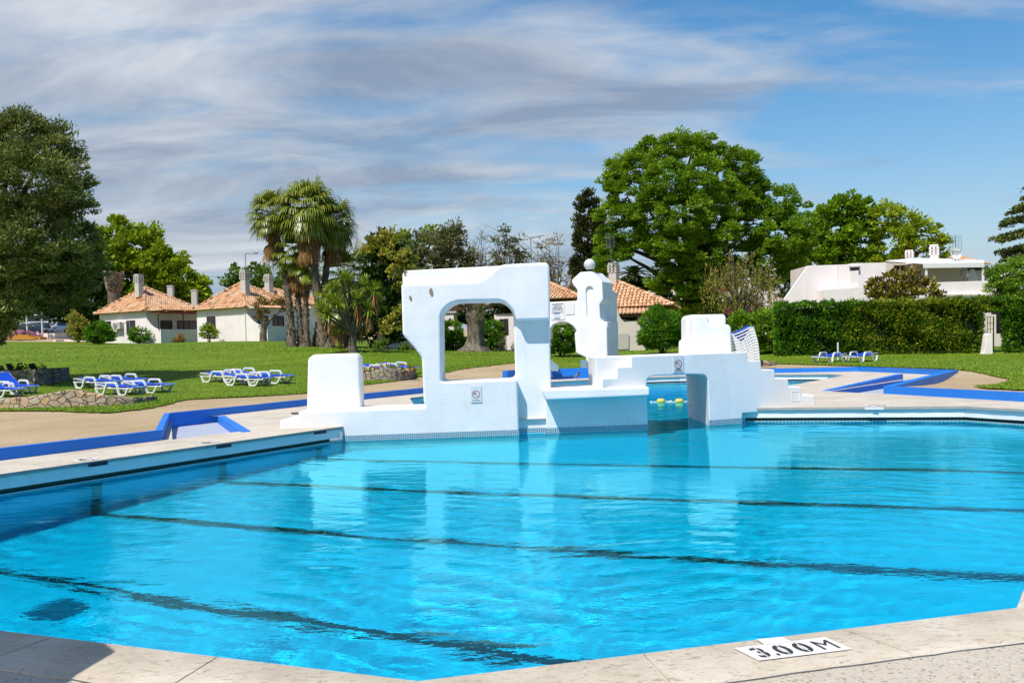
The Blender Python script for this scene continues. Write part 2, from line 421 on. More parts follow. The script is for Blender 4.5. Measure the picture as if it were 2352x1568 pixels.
# ------------------------------------------------------------------ ground heights: a smooth sheet through surveyed points
ctl = []
def cp(px, py, D): p = V(px, py, D); ctl.append((p.x, p.y, p.z)); return p
for p in WL+WR+[WR0, WLext, WRext]: ctl.append((p.x, p.y, .455))
for q in [(-24, -16, .4), (24, -16, .4), (24, 5, .42), (-24, 4, .45), (0, 43, .45), (6, 44.5, .46)]: ctl.append(q)
for q in [(0, 940, 28.7), (270, 909, 34.8), (600, 882, 38), (470, 919, 28.5), (700, 903, 33.5), (900, 876, 40.5), (1170, 857, 46.5),
          (1085, 808, 60), (700, 796, 60), (810, 808, 52), (560, 830, 52), (200, 830, 52), (100, 795, 80), (334, 789, 85), (566, 783.5, 82),
          (200, 787, 88), (1480, 801, 62), (1330, 812, 58), (1700, 826, 52), (1800, 814, 54), (2300, 812, 50), (1920, 834, 46), (1740, 838, 43),
          (200, 770, 118), (20, 790, 78), (150, 778, 98), (40, 745, 160), (900, 806, 62), (2250, 880, 30), (2340, 850, 36), (1600, 800, 70)]: cp(*q)
for q in [(0, 130, 3.2), (60, 130, 2.5), (-160, 160, 7.5), (0, 400, 6), (-300, 400, 9), (300, 400, 5), (-120, 40, 2), (120, 40, 1), (60, 60, 1.2), (-60, 10, .6), (60, 0, .5), (0, 1200, 6), (-1200, 1200, 8), (1200, 1200, 6), (-1200, 0, 3), (1200, 0, 1)]: ctl.append(q)
C_ = np.array(ctl); n_ = len(C_)
def phi(r2): return np.where(r2 > 0, .5*r2*np.log(r2+1e-12), 0.0)*1e-3
d2 = ((C_[:, None, :2]-C_[None, :, :2])**2).sum(-1)
A_ = np.zeros((n_+3, n_+3)); A_[:n_, :n_] = phi(d2)+np.eye(n_)*.004; A_[:n_, n_] = 1; A_[:n_, n_+1:] = C_[:, :2]; A_[n_, :n_] = 1; A_[n_+1:, :n_] = C_[:, :2].T
w_ = np.linalg.solve(A_, np.concatenate([C_[:, 2], np.zeros(3)]))
def Hn(P):
    P = np.atleast_2d(np.asarray(P, float))[:, :2]; out = np.empty(len(P))
    for i in range(0, len(P), 20000):
        q = P[i:i+20000]; dd = ((q[:, None, :]-C_[None, :, :2])**2).sum(-1)
        out[i:i+20000] = phi(dd) @ w_[:n_]+w_[n_]+q @ w_[n_+1:]
    return out
def H(x, y): return float(Hn([(x, y)])[0])

# lawn edges, traced on the ground and jittered
def edge(pts, z):
    P = [G(a, b, z) for a, b in pts]; out = []
    for i in range(len(P)-1):
        n = max(2, int((P[i+1]-P[i]).length/.25))
        for k in range(n):
            q = P[i].lerp(P[i+1], k/n); j = .05*(1+q.y/40)
            out.append((q.x+rnd.uniform(-j, j), q.y+rnd.uniform(-j, j)))
    out.append(xy(P[-1])); return out
Lpath = edge([(-260, 985), (0, 945), (90, 946), (250, 950), (350, 940), (440, 921), (560, 914), (700, 903), (830, 888), (960, 874), (1060, 864), (1180, 855.5)], .465)
Rpath = edge([(1778, 842), (1900, 841), (2060, 842), (2183, 846), (2317, 852.5), (2265, 870), (2238, 881), (2262, 889), (2352, 894), (2500, 905)], .465)
lawn_edge = Lpath+[(3.3, 44.6), (6.2, 44.6)]+Rpath
# the path is the band between the walls and the lawn edge
lawn = lawn_edge+[(60, 10), (60, 75), (8, 75), (-20, 96), (-35, 90), (-60, 84), (-62, 20)]
LAWNP = lawn; 
cpark = [(-26, 99), (-26, 150), (-110, 150), (-110, 103)]
def ground_sheets():
    pts = []; 
    bounds = [cmplx, lawn, cpark]
    cid = []
    edges = []
    def addpoly(poly, step):
        idx0 = len(pts); n = len(poly); seq = []
        for i in range(n):
            a = Vector(poly[i]); b = Vector(poly[(i+1) % n]); k = max(1, int((b-a).length/step))
            for j in range(k): pts.append(tuple(a.lerp(b, j/k)))
        m = len(pts)-idx0
        for i in range(m): edges.append((idx0+i, idx0+(i+1) % m))
    addpoly(cmplx, 1.0); addpoly(lawn, 1.5); addpoly(cpark, 5)
    rr = random.Random(3)
    def grid(x0, x1, y0, y1, s):
        x = x0
        while x <= x1:
            y = y0
            while y <= y1:
                pts.append((x+rr.uniform(-.1, .1)*s, y+rr.uniform(-.1, .1)*s)); y += s
            x += s
    grid(-50, 40, 14, 110, 2.2)
    for a in (-1200, -600, -300, -150, -80, 60, 100, 200, 400, 800, 1200):
        for b in (-300, -100, 0, 60, 130, 200, 300, 500, 800, 1200): pts.append((a+.3, b+.7))
    for b in (130, 170, 250, 400, 700, 1300):
        for a in (-60, -30, 0, 30, 60): pts.append((a+.1, b))
    vs, es, fs, ov, oe, of = delaunay_2d_cdt([Vector(p) for p in pts], edges, [], 0, 1e-5)
    P = np.array([tuple(v) for v in vs]); F = np.array([tuple(f) for f in fs if len(f) == 3])
    c = P[F].mean(1)
    inC = pip_np(c, cmplx); inL = pip_np(c, lawn) & ~inC; inK = pip_np(c, cpark) & ~inC & ~inL
    Z = Hn(P)
    far = np.hypot(P[:, 0], P[:, 1]) > 260
    def sheet(name, mask, mat, dz, label):
        f = F[mask]; u, inv = np.unique(f.ravel(), return_inverse=True)
        v = np.column_stack([P[u], Z[u]+dz]); o = np_mesh(name, v, inv.reshape(-1, 3), mat, None, None, True); o['kind'] = 'structure'; o['label'] = label
        return o
    sheet('path', ~inC, PATH, 0, 'sandy beige path and ground round the pool')
    sheet('lawn', inL, LAWN, .03, 'bright green mown lawn rising to the bungalows')
    sheet('car_park', inK, ASPH, .02, 'grey asphalt car park behind the lawn')
ground_sheets()

# ------------------------------------------------------------------ deck, paving, pool shell
def offset_poly(poly, d):
    out = []; n = len(poly); area = sum(poly[i][0]*poly[(i+1) % n][1]-poly[(i+1) % n][0]*poly[i][1] for i in range(n)); sg = 1 if area > 0 else -1
    for i in range(n):
        p0 = Vector(poly[i-1]); p1 = Vector(poly[i]); p2 = Vector(poly[(i+1) % n])
        a = (p1-p0).normalized(); b = (p2-p1).normalized()
        na = Vector((a.y, -a.x))*sg; nb = Vector((b.y, -b.x))*sg
        mt = (na+nb); l = mt.length
        mt = mt/l if l > 1e-6 else na
        k = d/max(.35, mt.dot(na)); out.append((p1.x+mt.x*k, p1.y+mt.y*k))
    return out
basinL = [G(396, 1009, .29), G(554, 990, .29), G(500, 955, .29), G(393, 962, .29)]
# near band: coping slabs round the near edges, pebble paving beyond
cop_o = offset_poly(pool, .47)
zcurb = {}
def deck_sheets():
    pts = []; edges = []
    def addpoly(poly, step=None, close=True):
        i0 = len(pts); n = len(poly)
        for i in range(n if close else n-1):
            a = Vector(poly[i]); b = Vector(poly[(i+1) % n]); k = max(1, int((b-a).length/step)) if step else 1
            for j in range(k): pts.append(tuple(a.lerp(b, j/k)))
        if not close: pts.append(tuple(poly[-1]))
        m = len(pts)-i0
        for i in range(m if close else m-1): edges.append((i0+i, i0+(i+1) % m))
    addpoly(cmplx); addpoly(pool_w)
    nearp = [cop_o[0], cop_o[1], cop_o[2], cop_o[3], (24, cop_o[3][1]+2), (24, -16), (-24, -16), (-24, 4), (-14, 6.5)]
    near_j = []
    for i in range(len(nearp)):
        a = Vector(nearp[i]); b = Vector(nearp[(i+1) % len(nearp)]); k = int((b-a).length/.07) if i < 3 else 1
        for j in range(k):
            q = a.lerp(b, j/k)
            if i < 3: q = q+Vector(((a-b).y, (b-a).x)).normalized()*(-abs(noise.noise(Vector((q.x*3, q.y*3, 0))))*.022-.008*noise.noise(Vector((q.x*15, q.y*15, 2))))
            near_j.append(tuple(q))
    nearp = near_j
    addpoly(near_j)
    bl = [xy(p) for p in basinL]; addpoly(bl)
    addpoly(basinR)
    vs, es, fs, ov, oe, of = delaunay_2d_cdt([Vector(p) for p in pts], edges, [], 0, 1e-5)
    P = np.array([tuple(v) for v in vs]); F = np.array([tuple(f) for f in fs if len(f) == 3]); c = P[F].mean(1)
    ins = pip_np(c, cmplx) & ~pip_np(c, pool_w)
    near = pip_np(c, nearp); b = pip_np(c, bl) | pip_np(c, basinR)
    def sheet(name, mask, mat, z, label):
        f = F[mask]; u, inv = np.unique(f.ravel(), return_inverse=True)
        o = np_mesh(name, np.column_stack([P[u], np.full(len(u), z)]), inv.reshape(-1, 3), mat); o['kind'] = 'structure'; o['label'] = label
    sheet('deck', ins & ~near & ~b, DECK, .29, 'cream stone deck round the pool')
    sheet('pavement', ins & near & ~b, PEB, .283, 'exposed pebble paving in the foreground')
    sheet('basin_floor', b, GREYB, .13, 'grey floor of the shallow foot basins')
basinR = [xy(G(1904.6, 898.6, .29)), xy(WR[0]+U*-.1), xy(WR[1]), xy(G(2076, 860, .46))]
pool_w = pool
deck_sheets()

def ring(path, prof, closed=False):
    """profile (offset outwards from the pool, z) swept along the pool edge polyline; path runs with the pool on one side"""
    return None
def sweep_prof(poly_idx, prof, name, mat, jitter=0.0, step=None, gap=0.0, gapstep=1.0):
    """sweep over consecutive pool vertices poly_idx"""
    mb = MB(); n = len(prof); offs = [offset_poly(pool, o) if abs(o) > 1e-9 else pool for o, z in prof]
    for a, b in zip(poly_idx[:-1], poly_idx[1:]):
        L = (Vector(pool[a])-Vector(pool[b])).length
        segs = [(0, 1)]
        if gap:
            k = max(1, round(L/gapstep)); g = gap/L/2; segs = [(i/k+(g if i else 0), (i+1)/k-(g if i < k-1 else 0)) for i in range(k)]
        for s0, s1 in segs:
            m = max(1, int(L*(s1-s0)/step)) if step else 1
            vs = []
            for j in range(m+1):
                t = s0+(s1-s0)*j/m
                for q in range(n):
                    A = Vector(offs[q][a]); B = Vector(offs[q][b]); P_ = A.lerp(B, t); z = prof[q][1]
                    if jitter: 
                        nz = noise.noise(Vector((P_.x*6, P_.y*6, q*.3)))*jitter+noise.noise(Vector((P_.x*19, P_.y*19, q*.7)))*jitter*.5
                        dirn = (Vector(offs[-1][a])-Vector(offs[0][a])).normalized() if n > 1 else Vector((0, 0))
                        P_ = P_+dirn*nz*(1.2 if q <= n//2 else .4); z += nz*.35
                    vs.append((P_.x, P_.y, z))
            fs = [(j*n+q, j*n+q+1, (j+1)*n+q+1, (j+1)*n+q) for j in range(m) for q in range(n-1)]
            if gap: fs += [tuple(range(n)), tuple(m*n+q for q in range(n))[::-1]]
            mb.add(vs, fs)
    o = mb.build(name, mat, smooth=40); o['kind'] = 'structure'; return o
near_i = [0, 1, 2, 3]
o = sweep_prof(near_i, [(.03, .24), (0, .25), (-.004, .27), (.003, .288), (.02, .296), (.44, .296), (.458, .29), (.46, .25)], 'pool_coping', COPE, .014, .06, .010, 1.02)
o['label'] = 'cream stone coping slabs of the near pool edge'
far_runs = [[3, 4, 5, 6], [23, 0], [9, 10, 11, 12, 13, 14, 15, 16, 17, 18]]
for run in far_runs:
    o = sweep_prof(run, [(.06, .243), (0, .243), (0, .292)], 'coping_edge', STONEEDGE, .006, .15); o['label'] = 'rough grey stone edge of the pool coping'
    o = sweep_prof(run, [(.05, .245), (.05, .082), (.3, .080)], 'pool_beam', WHITE); o['label'] = 'white painted beam above the overflow gutter'
    o = sweep_prof(run, [(.3, .085), (.3, .012), (.055, .012)], 'pool_gutter', TEAL); o['label'] = 'teal overflow gutter along the pool'
    o = sweep_prof(run, [(.1, .02), (.04, .02), (.04, -.11)], 'pool_tile_edge', MOS); o['label'] = 'blue mosaic rim at the waterline'
allrun = list(range(len(pool)))+[0]
o = sweep_prof(allrun, [(.046, .010), (.046, -3.3)], 'pool_wall', PWALL); o['label'] = 'blue painted pool walls'; o.cycles.is_caustics_receiver = True
# floor, sloping from the deep near end
LBASE = G(224.5, 1061.0)
def depth(x, y):
    q = Vector((x-LBASE.x, y-LBASE.y, 0)); k = q.dot(U)/2.475; v = max(0, q.dot(Vd))
    return -min(3.7, max(1.15, 3.3-.42*(k+1)-.085*v))
def pool_floor():
    po = offset_poly(pool, .1); pts = []; edges = []
    for i, p in enumerate(po): pts.append(p); edges.append((i, (i+1) % len(po)))
    x = -11
    while x < 14:
        y = 3
        while y < 44: pts.append((x+.13, y+.11)); y += 1.3
        x += 1.3
    vs, es, fs, *_ = delaunay_2d_cdt([Vector(p) for p in pts], edges, [], 0, 1e-5)
    P = np.array([tuple(v) for v in vs]); F = np.array([tuple(f) for f in fs if len(f) == 3]); c = P[F].mean(1); F = F[pip_np(c, po)]
    Z = np.array([depth(*p) for p in P])
    o = np_mesh('pool_floor', np.column_stack([P, Z]), F, PFLOOR); o['kind'] = 'structure'; o['label'] = 'bright blue pool floor'; o.cycles.is_caustics_receiver = True
pool_floor()
# lane lines of dark tile, 2.5 m apart, square to the left edge
def lane_lines():
    base = G(224.5, 1061.0)
    for k in range(-1, 6):
        s = Vector((base.x, base.y, 0))+U*(2.475*k)
        mb = MB(); w = .09; n = 60; L = 26; vs = []
        a = s-Vd*.0
        last = None
        for i in range(n):
            p = a+Vd*(L*i/n+.02)
            if not pip(p.x+Vd.x*.3, p.y+Vd.y*.3, pool): 
                if i > 2: break
                continue
            q = a+Vd*(L*(i+1)/n+.02)
            for t, r in ((p, q),):
                pl = [t-U*w, t+U*w, r+U*w, r-U*w]
                mb.add([(z.x, z.y, depth(z.x, z.y)+.012) for z in pl], [(0, 1, 2, 3)])
        # mark on the left wall
        if k >= 0 or True:
            e = .04; p0 = s-Vd*(-.0)+Vd*(-.045+.006)
            d = depth(s.x, s.y)
            mb.add([(p0-U*w)+Vector((0, 0, -.12)), (p0+U*w)+Vector((0, 0, -.12)), (p0+U*w)+Vector((0, 0, d)), (p0-U*w)+Vector((0, 0, d))], [(0, 1, 2, 3)])
        o = mb.build('lane_line', LANE); o['kind'] = 'structure'; o['label'] = 'dark navy lane line on the pool floor'; o.cycles.is_caustics_receiver = True
        mb = MB(); mb.box(s+Vector((0, 0, .267))+Vd*.002, (.05, .3, .056), math.atan2(Vd.y, Vd.x)); 
        if 0 <= k <= 2: o = mb.build('lane_mark', LANE); o['kind'] = 'structure'; o['label'] = 'dark tile marking a lane in the coping'
lane_lines()

# ------------------------------------------------------------------ water with real ripples
def water():
    def patch(x0, x1, y0, y1, st):
        nx = int((x1-x0)/st)+1; ny = int((y1-y0)/st)+1
        xs = x0+np.arange(nx)*st; ys = y0+np.arange(ny)*st; X, Y = np.meshgrid(xs, ys); return X, Y, nx, ny
    po = offset_poly(pool, .32)
    rg = np.random.RandomState(5)
    waves = []
    for lam, amp, n in ((1.7, .0008, 9), (.75, .00055, 12), (.36, .00034, 16), (.19, .00010, 14)):
        for i in range(n):
            L = lam*rg.uniform(.7, 1.35); th = R(62)+rg.normal(0, .75) if i % 3 else rg.uniform(0, 6.28)
            waves.append((2*math.pi/L*math.cos(th), 2*math.pi/L*math.sin(th), rg.uniform(0, 6.28), amp*rg.uniform(.5, 1.2)*L/lam))
    def height(X, Y):
        Z = np.zeros_like(X); wx = X+.25*np.sin(Y*1.1+.5*X)+.1*np.sin(2.7*X+1); wy = Y+.25*np.sin(X*.9+2)+.1*np.sin(2.3*Y)
        for kx, ky, ph, a in waves: Z += a*np.sin(kx*wx+ky*wy+ph)
        m = .75+.35*np.sin(.35*X+.8)*np.sin(.28*Y+.4*X)+.2*np.sin(.9*Y-.5*X)
        return Z*m
    vs = []; fs = []; base = 0
    for (x0, x1, y0, y1, st) in ((-10, 10.4, 3.6, 13.2, .035), (-10, 10.4, 13.2, 22.4, .046), (-4.4, 13, 22.4, 42.6, .08)):
        X, Y, nx, ny = patch(x0, x1, y0, y1, st)
        if y1 > 23: Y = Y-.0
        Y = y0+(Y-y0)*((y1-y0)/(Y.max()-y0))
        Z = height(X, Y); v = np.column_stack([X.ravel(), Y.ravel(), Z.ravel()])
        i, j = np.meshgrid(np.arange(nx-1), np.arange(ny-1)); a = (j*nx+i).ravel(); q = np.column_stack([a, a+1, a+nx+1, a+nx])
        c = v[q][:, :, :2].mean(1); q = q[pip_np(c, po)]
        vs.append(v); fs.append(q+base); base += len(v)
    Vv = np.concatenate(vs); F = np.concatenate(fs); u, inv = np.unique(F.ravel(), return_inverse=True)
    o = np_mesh('water', Vv[u], inv.reshape(-1, 4), WATER, None, None, True); o['kind'] = 'structure'; o['label'] = 'clear rippled pool water'
    o.cycles.is_caustics_caster = True
water()

# ------------------------------------------------------------------ low blue walls
def blue_wall(name, pts, th, zb, label, side=1):
    mb = MB()
    P = [Vector(p) for p in pts]; L = []
    for i, p in enumerate(P):
        a = (P[i]-P[i-1]) if i else (P[1]-P[0]); b = (P[i+1]-P[i]) if i < len(P)-1 else a
        a = Vector((a.x, a.y, 0)).normalized(); b = Vector((b.x, b.y, 0)).normalized()
        na = Vector((-a.y, a.x, 0)); nb = Vector((-b.y, b.x, 0)); mt = (na+nb).normalized(); L.append(p+mt*(side*th/max(.4, mt.dot(na))))
    for i in range(len(P)-1):
        a, b, c, d = P[i], P[i+1], L[i+1], L[i]; 
        vs = [(q.x, q.y, zb) for q in (a, b, c, d)]+[(a.x, a.y, a.z), (b.x, b.y, b.z), (c.x, c.y, b.z), (d.x, d.y, a.z)]
        mb.add(vs, [(0, 1, 5, 4), (1, 2, 6, 5), (2, 3, 7, 6), (3, 0, 4, 7), (4, 5, 6, 7)])
    return tag(mb.build(name, BLUE), label, 'low wall')
zup = Vector((0, 0, .012))
blue_wall('low_wall', [WLext+zup]+[p+zup for p in WL], .12, .1, 'long low blue wall with a dog-leg along the sandy path on the left', 1)
blue_wall('low_wall', [p+zup for p in [WRext, WR0, WR[0]]], .14, .1, 'low blue wall at the right edge running towards the viewer', -1)
blue_wall('low_wall', [p+zup for p in [WR[0]+Vd*.0+U*.02, WR[1]]], .26, .1, 'thick blue kerb wall slanting between foot basin and sandy corner', -1)
blue_wall('low_wall', [p+zup for p in [WR[1]+U*.01, WR[2], WR[3], Vector((8, 43.5, .46))]], .14, .1, 'bright blue wall between the far deck and the lawn below the hedge', -1)
blue_wall('low_wall', [Vector((-.25, 41.5, .78)), Vector((0.1, 43.3, .76)), Vector((3.35, 43.5, .74)), Vector((7.9, 43.48, .70))], .2, .1, 'taller blue wall behind the pigeon, seen through the white arch', 1)
blue_wall('low_wall', [G(554, 990, .31), G(500, 955, .31)], .17, .1, 'short blue kerb at the right side of the left foot basin', -1)
blue_wall('low_wall', [G(1904.6, 896.6, .30), G(2074, 858.6, .46)], .2, .1, 'blue kerb slanting up beside the far right foot basin', 1)
UPV = Vector((0, 0, 1))
# ------------------------------------------------------------------ rounded white sculpture walls
def fillet(loop, r=.05, n=4, radii=None):
    out = []; m = len(loop)
    for i, p in enumerate(loop):
        p = Vector(p[:2]); rr = (radii or {}).get(i, r)
        a = Vector(loop[i-1][:2])-p; b = Vector(loop[(i+1) % m][:2])-p
        k = min(rr, a.length*.45, b.length*.45)
        if k < .004: out.append((p.x, p.y)); continue
        A = p+a.normalized()*k; B = p+b.normalized()*k
        for j in range(n+1):
            t = j/n; q = A*(1-t)**2+p*2*t*(1-t)+B*t*t; out.append((q.x, q.y))
    return out
def solid2d(name, loops, O, a, y0, y1, mat, parent, bevel=.04, res=3, ext=None):
    """outline loops (s, z) in the upright plane through O along a, extruded from y0 to y1 away from the viewer, with rounded edges"""
    a = Vector(a).normalized(); nrm = Vector(ext) if ext else Vector((-a.y, a.x, 0))
    cu = bpy.data.curves.new('tmp', 'CURVE'); cu.dimensions = '2D'; cu.fill_mode = 'BOTH'
    cu.extrude = (y1-y0)/2-bevel; cu.bevel_depth = bevel; cu.bevel_resolution = res; cu.offset = -bevel
    for lp in loops:
        sp = cu.splines.new('POLY'); sp.points.add(len(lp)-1)
        for i, p in enumerate(lp): sp.points[i].co = (p[0], p[1], 0, 1)
        sp.use_cyclic_u = True
    ob = bpy.data.objects.new('tmp', cu); COL.objects.link(ob)
    dg = bpy.context.evaluated_depsgraph_get(); me = bpy.data.meshes.new_from_object(ob.evaluated_get(dg))
    bpy.data.objects.remove(ob); bpy.data.curves.remove(cu)
    mid = (y0+y1)/2; O = Vector((O[0], O[1], 0))
    Mx = Matrix(((a.x, 0, -nrm.x, O.x+nrm.x*mid), (a.y, 0, -nrm.y, O.y+nrm.y*mid), (0, 1, 0, 0), (0, 0, 0, 1)))
    me.transform(Mx)
    bm = bmesh.new(); bm.from_mesh(me); bmesh.ops.remove_doubles(bm, verts=bm.verts, dist=.0005); bmesh.ops.recalc_face_normals(bm, faces=bm.faces); bm.to_mesh(me); bm.free()
    me.materials.clear(); me.materials.append(mat)
    me.polygons.foreach_set('use_smooth', [True]*len(me.polygons)); me.set_sharp_from_angle(angle=R(38)); me.update()
    me.name = name
    o_ = link(name, me, parent); wm = o_.modifiers.new('wn', 'WEIGHTED_NORMAL'); wm.keep_sharp = True; wm.weight = 80
    return o_
O1 = (0, YF, 0); A1 = (1, 0, 0)
def L3(pts, c=c3, O=O1, a=A1): 
    out = []
    for p in pts:
        if len(p) == 3: s = onplane(*c(p[0], 0), O, a)[0] if p[1] is None else onplane(*c(p[0], p[1]), O, a)[0]; out.append((s, p[2]))
        else: out.append(onplane(*c(*p), O, a))
    return out
sc = thing('poolside_sculpture', (0, YF, 0), 'big white rounded stucco wall sculpture with window, bridge and stairs standing in the pool', 'sculpture wall')
winpts = [(1303, 1032), (1297, 480), (1402, 400), (1785, 393), (1868, 468), (1886, 1008)]
front = [(988, 266), (1600, 246), (1662, 210), (1765, 114), (2128, 95), (2153, 125), (2157, 545), (1893, 552), (1868, 468), (1785, 393), (1402, 400), (1297, 480), (1303, 1032), (1886, 1008), (1903, 1030), (1912, 1300), (1912, 1400, -1.6), (525, 1400, -1.6), (525, 1400, .2), (35, 1400, .2), (35, 1331), (185, 1325), (185, 1262), (1180, 1229), (1165, 1190), (1150, 842), (1098, 772), (1000, 662)]
solid2d('frame', [fillet(L3(front), .05, 4, {8: .18, 9: .18, 10: .25, 11: .25, 2: .12, 3: .12})], O1, A1, 0, .34, WHITE, sc, .05, 4)
back = [(985, 178), (1010, 152), (1750, 114), (2128, 97), (2154, 125), (2160, 545), (2163, 1400, -1.6), (525, 1400, -1.6), (525, 1400, .2), (35, 1400, .2), (35, 1331), (185, 1325), (185, 1262), (1180, 1229), (1165, 1190), (1150, 842), (1098, 772), (1000, 662)]
solid2d('core_wall', [fillet(L3(back), .05), fillet(L3(winpts), .1, 4, {2: .22, 1: .22, 3: .2, 4: .2})], O1, A1, .27, 1.2, WHITE, sc, .045, 4)
# left block on the ledge
Ob = (0, 20.25, 0)
blk = [(247, 1262), (256, 850), (300, 818), (630, 808), (662, 838), (676, 1262)]
solid2d('left_block', [fillet(L3(blk, c3, Ob), .09, 5)], Ob, A1, 0, .5, WHITE, sc, .06, 4)
# seat slab and the wall under it
Os = (0, 19.28, 0)
slab = [(140, 1090), (968, 1072), (978, 1088), (978, 1142), (168, 1178), (140, 1120)]
solid2d('seat_slab', [fillet(L3(slab, c4, Os), .04)], Os, A1, 0, 1.95, WHITE, sc, .035, 3)
rec = [(162, 1130), (962, 1110), (962, 1410, -1.6), (162, 1410, -1.6)]
solid2d('seat_wall', [fillet(L3(rec, c4), .02)], O1, A1, .14, 1.5, WHITE, sc, .02, 2)
# bridge with stairs
O1b = (2.72, YF+.15, 0); A1b = (1, .42, 0)
steps_r = [(1740, 798), (1744, 866), (1850, 869), (1853, 934), (1955, 936), (1960, 1003), (2063, 1006), (2066, 1071), (2168, 1074), (2171, 1137), (2272, 1139), (2278, 1215), (2278, 1245, .2), (1702, 1245, .2), (1702, 1400, -1.6), (1447, 1400, -1.6), (1432, 1010), (1410, 976)]
arch = [(1300, 972), (1000, 984), (957, 1010), (953, 1088)]
brf = [(606, 1088), (606, 1008), (722, 1002), (722, 917), (833, 913), (833, 832)]+steps_r+arch
solid2d('bridge_front', [fillet(L3(brf, c4, O1b, A1b), .02, 3, {len(brf)-4: .1, len(brf)-3: .15, len(brf)-5: .15})], O1b, A1b, 0, .55, WHITE, sc, .022, 3, (0, 1, 0))
brb = [(556, 1088), (556, 843)]+[(1740, 799)]+[(x, y+1, *z) for x, y, *z in steps_r[1:]]+arch
lb = L3(brb, c4, O1b, A1b); O2 = (O1b[0], O1b[1]+.45, 0)
for i in (0, 1): lb[i] = (onplane(*c4(556, 900), O2, A1b)[0], lb[i][1])
solid2d('bridge_deck', [fillet(lb, .02, 3)], O1b, A1b, .45, 2.5, WHITE, sc, .022, 3, (0, 1, 0))
Or = (0, 20.85, 0)
rb1 = [(1320, 830), (1318, 535), (1345, 507), (1418, 508), (1440, 535), (1448, 570), (1478, 583), (1600, 584), (1618, 608), (1626, 830)]
solid2d('right_block', [fillet(L3(rb1, c4, Or), .07, 4)], Or, A1, 0, .8, WHITE, sc, .05, 4)
Or2 = (0, 21.4, 0)
rb2 = [(1248, 830), (1248, 715), (1270, 700), (1268, 530), (1295, 507), (1560, 502), (1578, 522), (1582, 830)]
solid2d('block_back', [fillet(L3(rb2, c4, Or2), .07, 4)], Or2, A1, 0, .75, WHITE, sc, .05, 4)
# mosaic band along the waterline
def tile_band(x0, x1, y, zt=.10, side=0):
    mb = MB(); a = onplane(*x0, (0, y, 0), A1)[0]; b = onplane(*x1, (0, y, 0), A1)[0]
    mb.box(((a+b)/2, y+.0+.004, (zt-.45)/2), (b-a, .012, zt+.45)); return mb.build('tile_band', MOS, sc)
tile_band(c3(528, 1450), c3(1910, 1400), YF-.008, .105)
tile_band(c3(1912, 1400), c3(2160, 1400), YF+.262, .105)
tile_band(c4(160, 1400), c4(961, 1380), YF+.132, .105)
ab = Vector(A1b).normalized(); nb_ = Vector((-ab.y, ab.x, 0)); e0 = onplane(*c4(1447, 1340), O1b, A1b)[0]; e1 = onplane(*c4(1702, 1340), O1b, A1b)[0]; ob = Vector((O1b[0], O1b[1], -.45))
mb = MB(); mb.boxv(ob+ab*e0-nb_*.009, ab*(e1-e0), nb_*.012, UPV*.555); mb.build('tile_band', MOS, sc)
mb = MB(); mb.boxv(ob+ab*(e0-.010)-nb_*.009, ab*.010, Vector((0, 2.5, 0)), UPV*.555); mb.build('tile_band', MOS, sc)
# little repairs on the frame where paint has flaked
fl = plain('bare_plaster_patch', (.33, .27, .2), .8, .2, 0, .4, 40)
for (px, py, w, h, rz) in ((1225, 332, .05, .10, .4), (1063, 378, .03, .06, .3), (1024, 168, .035, .035, 0), (1020, 188, .03, .05, .2)):
    yy = YF+.266 if py < 200 else YF-.002
    s, z = onplane(*c3(px, py), (0, yy, 0), A1)
    vs = []; k = 9
    for i in range(k):
        an = 2*math.pi*i/k; r_ = rnd.uniform(.75, 1.1); x_ = w*r_*math.cos(an); z_ = h*r_*math.sin(an)
        vs.append((s+x_*math.cos(rz)+z_*math.sin(rz)*-.6, yy, z+z_))
    mb = MB(); mb.prism(vs, (0, -.003, 0)); mb.build('flaked_patch', fl, sc)
mb = MB(); s, z = onplane(*c4(2122, 1145), O1b, A1b)
for q in ((-.1, 0, .008, .2), (.1, 0, .008, .2), (0, .1, .184, .008), (0, -.1, .184, .008)): p_ = Vector((O1b[0], O1b[1], 0))+ab*(s+q[0]); mb.box((p_.x, p_.y-.002, z+q[1]), (q[2], .010, q[3]), math.atan2(ab.y, ab.x))
mb.build('access_cover', WHITE, sc)

# far sculpture with tower, niche and arch, standing beyond the back pool
P0t = V(*c4(500, 800), 45.0); Ot = (P0t.x, P0t.y, 0)
tw = thing('tower_sculpture', (P0t.x, P0t.y, .5), 'white rounded tower with a slim niche and low arch, a globe lamp on top', 'sculpture wall')
tl = [(60, 415), (190, 408), (406, 398), (408, 312), (368, 262), (365, 235), (432, 172), (522, 168), (603, 245), (611, 390), (583, 428), (590, 540), (640, 600), (646, 860), (520, 862), (398, 806), (386, 650), (404, 636), (380, 598), (330, 568), (270, 562), (218, 585), (196, 620), (196, 700), (60, 700)]
at = Vd
tfr = fillet(L3(tl, c4, Ot, at), .07, 4)
niche = []
cx0, cz0 = onplane(*c4(505, 318), Ot, at); cx1, cz1 = onplane(*c4(508, 512), Ot, at); rr_ = abs(onplane(*c4(534, 400), Ot, at)[0]-onplane(*c4(476, 400), Ot, at)[0])/2
for i in range(9): an = math.pi*i/8; niche.append((cx0+rr_*math.cos(an), cz0+rr_*math.sin(an)*1.0))
for i in range(9): an = math.pi+math.pi*i/8; niche.append((cx0+rr_*math.cos(an), cz1+rr_*math.sin(an)*1.0))
solid2d('tower_front', [tfr, niche], Ot, at, 0, .3, WHITE, tw, .05, 4)
